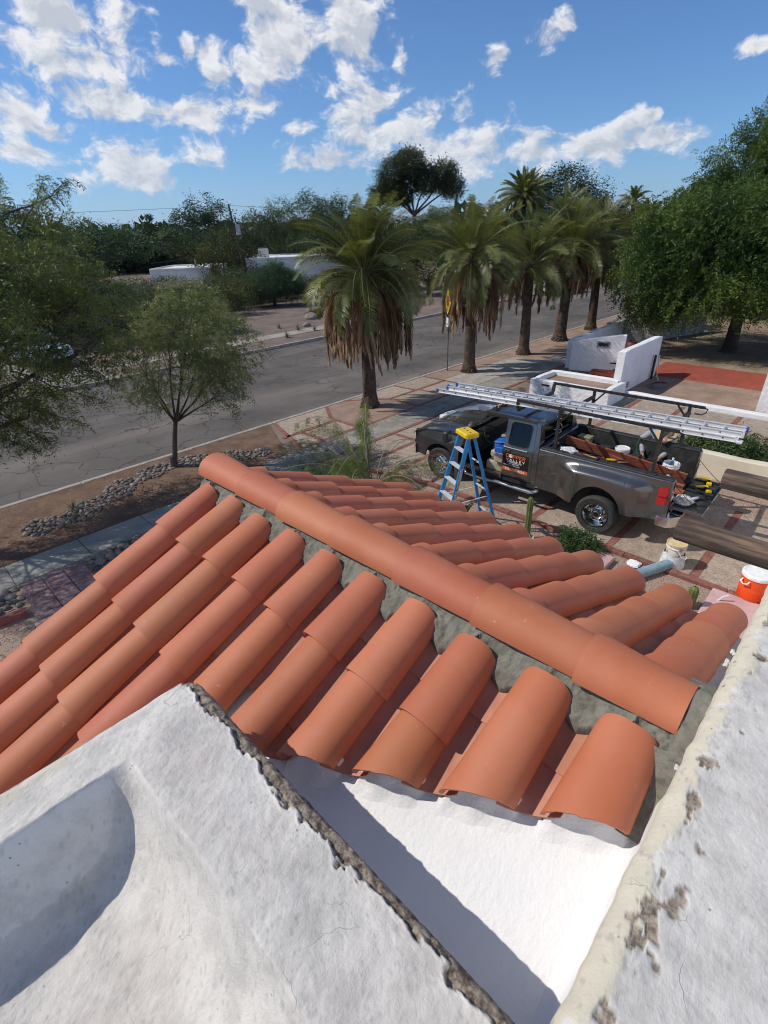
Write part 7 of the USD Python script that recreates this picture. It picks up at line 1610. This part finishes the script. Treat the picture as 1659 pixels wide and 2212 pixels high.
for k, (x, y, r) in enumerate(((26.5, 30.4, 0.5), (25.0, 31.5, 0.6), (29.5, 34.8, 0.8), (33.0, 33.5, 0.8), (12.2, 29.6, 0.8), (14.5, 30.5, 0.9), (10.6, 31.5, 0.9), (36.5, 26.0, 0.6), (38.8, 25.9, 0.55), (31.0, 29.0, 0.6))):
    bush('yard_shrub', YARD[k], (x, y, 0), r, r * 0.8, (M_leaf_small, M_leaf_oliv)[k % 2], 110 + k, 120, 20, 0.11, 0.09, group='low shrubs across the street')
for k, (x, y, h, r, lb, m) in enumerate(((12.8, 34.0, 3.3, 1.9, 'bushy green tree across the street just right of the big left tree', 0), (15.6, 36.0, 2.4, 1.8, 'green bush behind the left half of the small desert tree', 1), (18.6, 37.0, 1.9, 1.7, 'grey green bush in front of the brown roofed house', 1), (21.6, 38.2, 2.1, 1.7, 'olive bush behind the top of the small desert tree', 2), (24.3, 40.5, 2.4, 1.6, 'olive bush left of the blue green shrub tree', 2), (31.0, 43.0, 2.6, 1.8, 'dark bush against the wall of the house with the chimney', 0), (34.5, 40.5, 2.4, 1.8, 'dark bush at the right end of the house with the chimney', 0), (9.5, 35.0, 3.6, 2.0, 'bushy tree beside the driveway behind the left tree', 0), (16.8, 31.6, 1.2, 1.3, 'low shrub behind the far pavement, left of the desert tree crown', 1), (13.6, 30.4, 1.1, 1.3, 'low shrub at the far pavement behind the desert tree', 1), (24.5, 44.5, 2.6, 1.9, 'olive bush right of the low white house, before the pole', 2), (27.0, 46.5, 3.0, 1.9, 'green bush under the olive brown tree', 0), (29.8, 47.8, 2.8, 1.8, 'dark bush between the olive brown tree and the chimney house', 0), (22.0, 46.0, 2.4, 2.2, 'grey green bush in front of the low white house', 1), (19.3, 49.0, 2.7, 2.0, 'dark bush beside the brown roofed house', 0), (23.6, 52.5, 2.3, 1.6, 'dark bush at the left end of the low white house', 0), (16.5, 50.0, 2.8, 2.2, 'dark bush left of the brown roofed house', 0), (13.8, 46.0, 2.8, 2.2, 'dark bush behind the bushy tree right of the left tree', 0), (27.8, 43.0, 1.6, 1.5, 'low olive bush left of the blue green shrub tree trunk', 2))):
    far('yard_bush', lb, (x, y), [((0, 0, h * 0.55), (r, r, h * 0.45)), ((r * 0.7, -r * 0.4, h * 0.45), (r * 0.75, r * 0.75, h * 0.38)), ((-r * 0.7, r * 0.5, h * 0.42), (r * 0.75, r * 0.75, h * 0.36))], (M_leaf_dark, M_leaf_small, M_leaf_oliv)[m], 140 + k, 0.5, 0.1, 420, 18, 0.16, 0.13, 0.36, 0.9)
# boulders across the street
M_stone = mat('boulder', (0.27, 0.22, 0.175), (0.18, 0.145, 0.115), 3, 7, 0.95, bump=(14, 0.6, 0.02), rnd=0.15)
for k, (x, y, r) in enumerate(((24.3, 31.0, 0.42), (26.0, 32.8, 0.5), (22.0, 28.6, 0.25))):
    m = trimesh.creation.icosphere(3, r); v = np.array(m.vertices); m.vertices = v * (0.7 + 0.6 * fbm(v * 2.2 + k * 9, 3, k)[:, None]) * [1.2, 1, 0.75]
    obj('boulder', m, M_stone, None, True, ('dark boulder under the blue green shrub tree', 'boulder furthest back in the yard across the street', 'small boulder by the far pavement')[k], 'boulder', loc=(x, y, r * 0.3))

# ---- cacti
M_cact = leafmat('cactus_green', (0.085, 0.115, 0.028), (0.135, 0.155, 0.045), 6, 0.05, 0.6)
M_cact2 = leafmat('cactus_dark', (0.035, 0.07, 0.028), (0.06, 0.105, 0.04), 6, 0.05, 0.6)
def column(base, h, r, ribs, m, seed, parent, bend=(0, 0)):
    an = np.linspace(0, 2 * np.pi, ribs * 4 + 1); q = np.linspace(0, 1, 24); P_ = []
    for t_ in q:
        rad = r * (1.0 if t_ < 0.88 else math.sqrt(max(0.0, 1 - ((t_ - 0.88) / 0.125) ** 2))) * (0.9 + 0.2 * fbm(np.array([[t_ * 5, seed, 0.0]]), 2, seed)[0]); rr = rad * (1 + 0.13 * np.cos(an * ribs))
        P_.append(np.c_[base[0] + rr * np.cos(an) + bend[0] * t_ ** 2, base[1] + rr * np.sin(an) + bend[1] * t_ ** 2, np.full(len(an), base[2] + h * t_)])
    m_ = grid(np.array(P_)); m_.fix_normals(); return obj('stem', m_, m, parent, smooth=60)


t = thing('cactus', 'tall thin yellowish column cactus between the truck and the tiles', 'cactus', (8.03, 4.05, 0)); s_ = column((0, 0, 0), 0.98, 0.055, 9, M_cact, 1, t)
obj('spines', cat_([T(trimesh.creation.cone(0.0015, 0.02, sections=3), (0.063 * math.cos(a), 0.063 * math.sin(a), z), ry=0) for z in np.linspace(0.05, 0.9, 18) for a in np.arange(9) * 2 * np.pi / 9]), mat('pale_spine', (0.5, 0.45, 0.3), None, c3=(0.4, 0.35, 0.22)), t)
t = thing('cactus', 'dark green branching cactus at the feet of the step ladder', 'cactus', (7.55, 5.35, 0))
column((0, 0, 0), 0.55, 0.05, 6, M_cact2, 2, t, (0.05, -0.12)); column((0.05, 0.03, 0), 0.42, 0.045, 6, M_cact2, 3, t, (0.1, 0.12)); column((-0.06, 0.03, 0), 0.35, 0.045, 6, M_cact2, 4, t, (-0.12, 0.1)); column((0.04, -0.12, 0.3), 0.32, 0.04, 6, M_cact2, 5, t, (0.06, -0.12))
t = thing('cactus', 'short green cactus tip showing above the last eave tile', 'cactus', (7.95, 1.05, 0)); column((0, 0, 0), 0.42, 0.062, 8, M_cact, 6, t); column((0.08, 0.05, 0), 0.25, 0.05, 8, M_cact, 7, t)
t = thing('agave', 'pale grey agave rosette at the foot of the column cactus', 'agave', (7.92, 3.92, 0)); V, F = [], []
rg = np.random.default_rng(5)
for k in range(18):
    az = k * 2.4; el = 0.25 + 1.0 * k / 18; L = 0.22; d = np.array([math.cos(az) * math.cos(el), math.sin(az) * math.cos(el), math.sin(el)]); s = np.array([-math.sin(az), math.cos(az), 0]) * 0.045; b0 = len(V) * 4
    V.append(np.array([s * 0.5, d * L * 0.5 + s, d * L, d * L * 0.5 - s])); F += [(b0, b0 + 1, b0 + 2), (b0, b0 + 2, b0 + 3)]
obj('leaves', (np.vstack(V), np.array(F)), leafmat('agave_grey', (0.24, 0.27, 0.20), (0.33, 0.36, 0.28), 6, 0.1), t); obj('heart', T(trimesh.creation.icosphere(1, 0.04), (0, 0, 0.04)), LOOKS['agave_grey'], t)

# ---- river stones in the mulch: the ones that show largest singly, the rest as one
M_river = mat('river_stone', (0.115, 0.098, 0.085), (0.19, 0.165, 0.14), 9, 5, 0.75, coords='object', rnd=0.45, hue=0.02)
rgR = np.random.default_rng(23); SH = []
for k in range(8):
    m = trimesh.creation.icosphere(1, 1.0); v = np.array(m.vertices); SH.append((v * (0.8 + 0.4 * fbm(v * 1.3 + k * 7, 2, k)[:, None]), np.array(m.faces)))


def in_bed(x, y, path, w):
    p = np.array(path); best = 9.0
    for a, b in zip(p[:-1], p[1:]):
        t_ = np.clip(((x - a[0]) * (b[0] - a[0]) + (y - a[1]) * (b[1] - a[1])) / ((b - a) @ (b - a)), 0, 1); best = min(best, math.hypot(x - a[0] - t_ * (b[0] - a[0]), y - a[1] - t_ * (b[1] - a[1])))
    return best < w


def stone_bed(name, test, bx, n_try, smin, smax, top=150):
    sb = tag(UsdGeom.Xform.Define(stage, '/World/' + name), kind='structure'); put_ = []
    cells = {}
    for _ in range(n_try):
        x, y = rgR.uniform(bx[0], bx[1]), rgR.uniform(bx[2], bx[3])
        if not test(x, y):
            continue
        s = rgR.uniform(smin, smax); key = (int(x / smax), int(y / smax)); near = [q for i in (-2, -1, 0, 1, 2) for j in (-2, -1, 0, 1, 2) for q in cells.get((key[0] + i, key[1] + j), [])]
        if any(math.hypot(x - a, y - b) < (s + c) * 0.78 for a, b, c in near):
            continue
        cells.setdefault(key, []).append((x, y, s)); put_.append((x, y, s))
    put_.sort(key=lambda q: -q[2] / math.hypot(q[0], q[1])); rest = []
    for k, (x, y, s) in enumerate(put_):
        v, f = SH[k % 8]; a = rgR.uniform(0, 6.28); sc = np.array([s * rgR.uniform(0.9, 1.35), s * rgR.uniform(0.75, 1.0), s * rgR.uniform(0.5, 0.7)]); w = v * sc; w = np.stack([w[:, 0] * math.cos(a) - w[:, 1] * math.sin(a) + x, w[:, 0] * math.sin(a) + w[:, 1] * math.cos(a) + y, w[:, 2] + s * 0.32], 1)
        if k < top:
            obj('stone', (w, f), M_river, sb, True)
        else:
            rest.append(trimesh.Trimesh(w, f, process=False))
    if rest:
        obj('small_stones', cat_(rest), M_river, sb, True, kind='stuff')


stone_bed('river_stone_bed', lambda x, y: in_bed(x, y, [(1.5, 12.25), (2.3, 12.2), (2.9, 12.45), (3.6, 12.9), (4.4, 13.2), (5.1, 13.3), (5.8, 13.05), (6.6, 12.5), (7.1, 12.1)], 0.26 + 0.16 * math.sin(x * 3.1) ** 2), (1, 7.5, 11.6, 13.85), 7500, 0.038, 0.082, 280)
stone_bed('river_stone_bed_left', lambda x, y: (-0.9 < x < 0.55 and 9.45 < y < 10.1) or (1.76 < x < 3.4 and 9.35 < y < 10.1), (-1, 3.5, 9.3, 10.15), 2600, 0.06, 0.12, 120)
stone_bed('river_stone_bed_drive', lambda x, y: in_bed(x, y, [(6.3, 9.6), (7.2, 9.7), (7.75, 9.0)], 0.36), (5.8, 8.2, 8.5, 10.15), 1800, 0.06, 0.11, 80)
stone_bed('stone_heap', lambda x, y: in_bed(x, y, [(33.5, 12.6), (36.5, 12.9)], 0.6), (32.5, 37.5, 11.8, 13.6), 500, 0.12, 0.22, 60)
# loose gravel in the flower bed: uncountable, one mesh
rgG = np.random.default_rng(29); G_ = []
for _ in range(9000):
    y = rgG.uniform(0.5, 9.5); x = rgG.uniform(max(3.2, left_edge(y) - 2.0), left_edge(y) - 0.08)
    if 7.8 < x < 8.46 and 2.4 < y < 3.3 or x > 7.58 and y < 0.92:
        continue
    G_.append((x, y))
for _ in range(5000):
    G_.append((rgG.normal(0.3, 1.3), min(9.4, rgG.normal(7.6, 1.5))))
for _ in range(2500):
    G_.append((rgG.uniform(12.0, 13.2), rgG.uniform(-1, 2.35)))
G_ = np.array(G_); s = rgG.uniform(0.008, 0.022, len(G_)); o = np.array([(1, 0, 0), (-0.5, 0.87, 0), (-0.5, -0.87, 0), (0, 0, 0.9)]); a = rgG.uniform(0, 6.28, len(G_))
v = np.stack([(o[:, 0] * np.cos(a)[:, None] - o[:, 1] * np.sin(a)[:, None]) * s[:, None] + G_[:, :1], (o[:, 0] * np.sin(a)[:, None] + o[:, 1] * np.cos(a)[:, None]) * s[:, None] + G_[:, 1:], o[:, 2] * s[:, None] + 0.004 + 0.02 * (G_[:, :1] > 11.9)], -1).reshape(-1, 3)
k = np.arange(len(G_))[:, None] * 4
tag(obj('loose_gravel', (v, np.vstack([k + [0, 1, 3], k + [1, 2, 3], k + [2, 0, 3]])), mat('gravel_stones', (0.36, 0.26, 0.20), (0.22, 0.15, 0.115), 40, 2, 0.9, c3=(0.50, 0.42, 0.34), scale3=60, amount3=0.6)), 'loose pinkish gravel in the beds between the tiled roof and the drive', 'gravel', kind='stuff')
# bits of bark and twigs on the mulch
v, f = leaves(np.c_[rgG.uniform(-2, 7, 900), rgG.uniform(11.1, 13.9, 900), np.full(900, 0.012)], 2, np.array([0.1, 0.1, 0.003]), 0.07, rgG, 0.0, 0.2); v[:, 2] = 0.008 + np.abs(v[:, 2] - 0.012) * 0.3
tag(obj('bark_chips', (v, f), mat('bark_chip', (0.20, 0.12, 0.07), (0.10, 0.06, 0.04), 30, 2, 0.9, c3=(0.32, 0.22, 0.14), scale3=40)), 'bark chips and twigs strewn over the brown mulch strip', 'bark chips', kind='stuff')

# ------------------------------------------------------------------ houses across the street, utility pole
M_hw = mat('pale_render', (0.60, 0.56, 0.50), (0.53, 0.49, 0.44), 1.0, 5, 0.9, bump=(6, 0.3, 0.02))
M_hroof = mat('white_flat_roof', (0.70, 0.70, 0.69), (0.62, 0.62, 0.61), 0.8, 4, 0.8)
M_hdark = mat('dark_window', (0.02, 0.022, 0.025), None, rough=0.15, c3=(0.05, 0.05, 0.055), scale3=0.8)
M_shade = mat('brown_roof', (0.085, 0.06, 0.05), (0.06, 0.045, 0.038), 2, 5, 0.9)


def flat_house(label, c, ax, L, D, H, seed, chimney=None, m=M_hw, windows=True):
    """A flat roofed adobe house: parapet walls, roof behind them, window and door openings with panes."""
    rz = ax; t = thing('flat_roofed_house', label, 'house', (*c, 0), rz)
    obj('wall', box(-L / 2, L / 2, -D / 2, D / 2, 0, H - 0.25), m, t)
    for x0, x1, y0, y1 in ((-L / 2, L / 2, -D / 2 - 0.02, -D / 2 + 0.28), (-L / 2, L / 2, D / 2 - 0.28, D / 2 + 0.02), (-L / 2 - 0.02, -L / 2 + 0.28, -D / 2 + 0.29, D / 2 - 0.29), (L / 2 - 0.28, L / 2 + 0.02, -D / 2 + 0.29, D / 2 - 0.29)):
        obj('parapet', rbox(x0, x1, y0, y1, H - 0.25, H, 0.04), m, t)
    obj('roof', box(-L / 2 + 0.29, L / 2 - 0.29, -D / 2 + 0.29, D / 2 - 0.29, H - 0.25, H - 0.12), M_hroof, t)
    for k in range(int(L / 3.2) if windows else 0):
        x = -L / 2 + 1.6 + 3.2 * k
        w = obj('window', box(x - 0.6, x + 0.6, -D / 2 - 0.05, -D / 2 - 0.004, 1.0, 2.1), M_signwh, t); obj('pane', box(x - 0.52, x + 0.52, -D / 2 - 0.056, -D / 2 - 0.0505, 1.08, 2.02), M_hdark, w)
    if chimney:
        obj('chimney', rbox(chimney[0] - 0.5, chimney[0] + 0.5, chimney[1] - 0.4, chimney[1] + 0.4, H - 0.2, H + 0.75, 0.05), m, t); obj('chimney_cap', rbox(chimney[0] - 0.42, chimney[0] + 0.42, chimney[1] - 0.32, chimney[1] + 0.32, H + 0.751, H + 0.90, 0.02), M_shade, t)
    obj('roof_vent', T(trimesh.creation.cylinder(0.08, 0.8, sections=10), (L * 0.1, 0, H + 0.2)), M_galv, t)
    return t


flat_house('low white flat roofed house seen above the small desert tree', (29.6, 58.2), math.radians(-44), 6.4, 7.0, 2.66, 1, windows=False)
flat_house('white flat roofed house with a chimney behind the nearest date palm', (40.5, 49.0), math.radians(-42), 15.0, 9.0, 3.35, 2, (-6.0, -1.5), windows=False)
flat_house('pale stucco house hidden behind the left tree across the street', (8.0, 44.0), 0.1, 12.0, 7.0, 3.0, 3)
flat_house('pale house beyond the date palms, glimpsed between their trunks', (62.0, 35.0), math.radians(-10), 12.0, 7.0, 3.0, 4)
ph = thing('brown_roofed_house', 'low house with a dark brown porch roof behind the small desert tree', 'house', (21.5, 50.5, 0), math.radians(-20), scale=(0.8, 0.8, 0.62))
obj('wall', box(-4, 4, -3, 3, 0, 2.3), M_hw, ph); obj('roof', prism([(-3.6, 2.3), (3.6, 2.3), (3.4, 2.5), (0, 3.1), (-3.4, 2.5)], 0, -4.6, 4.6), M_shade, ph); obj('door', box(-0.5, 0.5, -3.05, -3.002, 0, 2.0), M_hdark, ph)
# utility pole with street lamp, transformer and wires
PX, PY = 37.0, 59.0; M_pole = mat('creosote_pole', (0.055, 0.035, 0.03), (0.085, 0.055, 0.045), 3, 5, 0.9, stretch=(6, 6, 0.6)); M_wire = mat('dark_wire', (0.05, 0.05, 0.055), None, c3=(0.07, 0.07, 0.07))
up_ = thing('utility_pole', 'leaning wooden utility pole with a street lamp and a grey transformer', 'utility pole', (PX, PY, 0))
tp = np.array([-0.62, 0.62, 8.55]); rt = np.array([math.cos(YAW), -math.sin(YAW), 0])
obj('pole', tube([(0, 0, 0), tuple(tp)], [0.13, 0.10], 10), M_pole, up_)
p1 = tp * 0.93; arm_e = p1 - rt * 1.5 + [0, 0, 0.12]
obj('lamp_arm', tube([tuple(p1), tuple(p1 - rt * 0.8 + [0, 0, 0.06]), tuple(arm_e)], 0.04, 6), M_galv, up_); obj('arm_brace', tube([tuple(tp * 0.82), tuple(p1 - rt * 0.8)], 0.025, 5), M_galv, up_)
lh = obj('lamp_head', T(trimesh.creation.icosphere(2, 0.3), (0, 0, 0)).apply_scale((1.5, 0.8, 0.45)).apply_translation(arm_e + [0, 0, 0.02]), M_galv, up_, smooth=True); obj('lens', T(trimesh.creation.icosphere(2, 0.24), (0, 0, 0)).apply_scale((1.3, 0.8, 0.35)).apply_translation(arm_e + [0, 0, -0.09]), M_signwh, lh, smooth=True)
tf = tp * 0.70 + rt * 0.42; obj('transformer', T(lathe([(0.001, -0.55), (0.26, -0.55), (0.28, -0.5), (0.28, 0.45), (0.24, 0.52), (0.001, 0.55)], 18), tf), mat('transformer_grey', (0.30, 0.33, 0.33), (0.24, 0.26, 0.26), 3), up_, smooth=40); obj('bracket', bar(tp * 0.70, tf, 0.08), M_galv, up_)
obj('insulator', T(trimesh.creation.cylinder(0.05, 0.5, sections=8), tp * 0.82 + rt * 0.40), M_black, up_)
for k, (a, b) in enumerate((((-60, 60, 8.4), tuple(np.array([PX, PY, 0]) + tp * 0.985)), (tuple(np.array([PX, PY, 0]) + tp * 0.985), (130, 62, 9.0)), ((-60, 62, 6.2), tuple(np.array([PX, PY, 0]) + tp * 0.66)), (tuple(np.array([PX, PY, 0]) + tp * 0.66), (130, 64, 6.6)), (tuple(np.array([PX, PY, 0]) + tp * 0.62), (27.2, 62.6, 3.0)))):
    q = np.linspace(0, 1, 24)[:, None]; p = np.array(a) + (np.array(b) - np.array(a)) * q; p[:, 2] -= 1.1 * 4 * (q * (1 - q))[:, 0] * (0.5 if k == 4 else 1.0)
    obj('overhead_wire', tube(p, 0.014, 4), M_wire, None, False, ('upper overhead wire running left from the utility pole', 'upper overhead wire running right from the utility pole', 'lower overhead wire running left from the utility pole', 'lower overhead wire running right from the utility pole', 'service wire dropping from the utility pole to the low white house')[k], 'wire')
# haze
hz_ = usdkit.material(stage, '/World/Looks/haze', {'v': ('principled_volume', dict(color=(0.72, 0.84, 1.0), density=0.000035, anisotropy=0.2))}, [], volume='v.volume')
tag(obj('haze', box(-34000, 34000, -34000, 34000, -3.2, 750), hz_), 'thin blue haze over the distant hills', 'haze', kind='stuff')
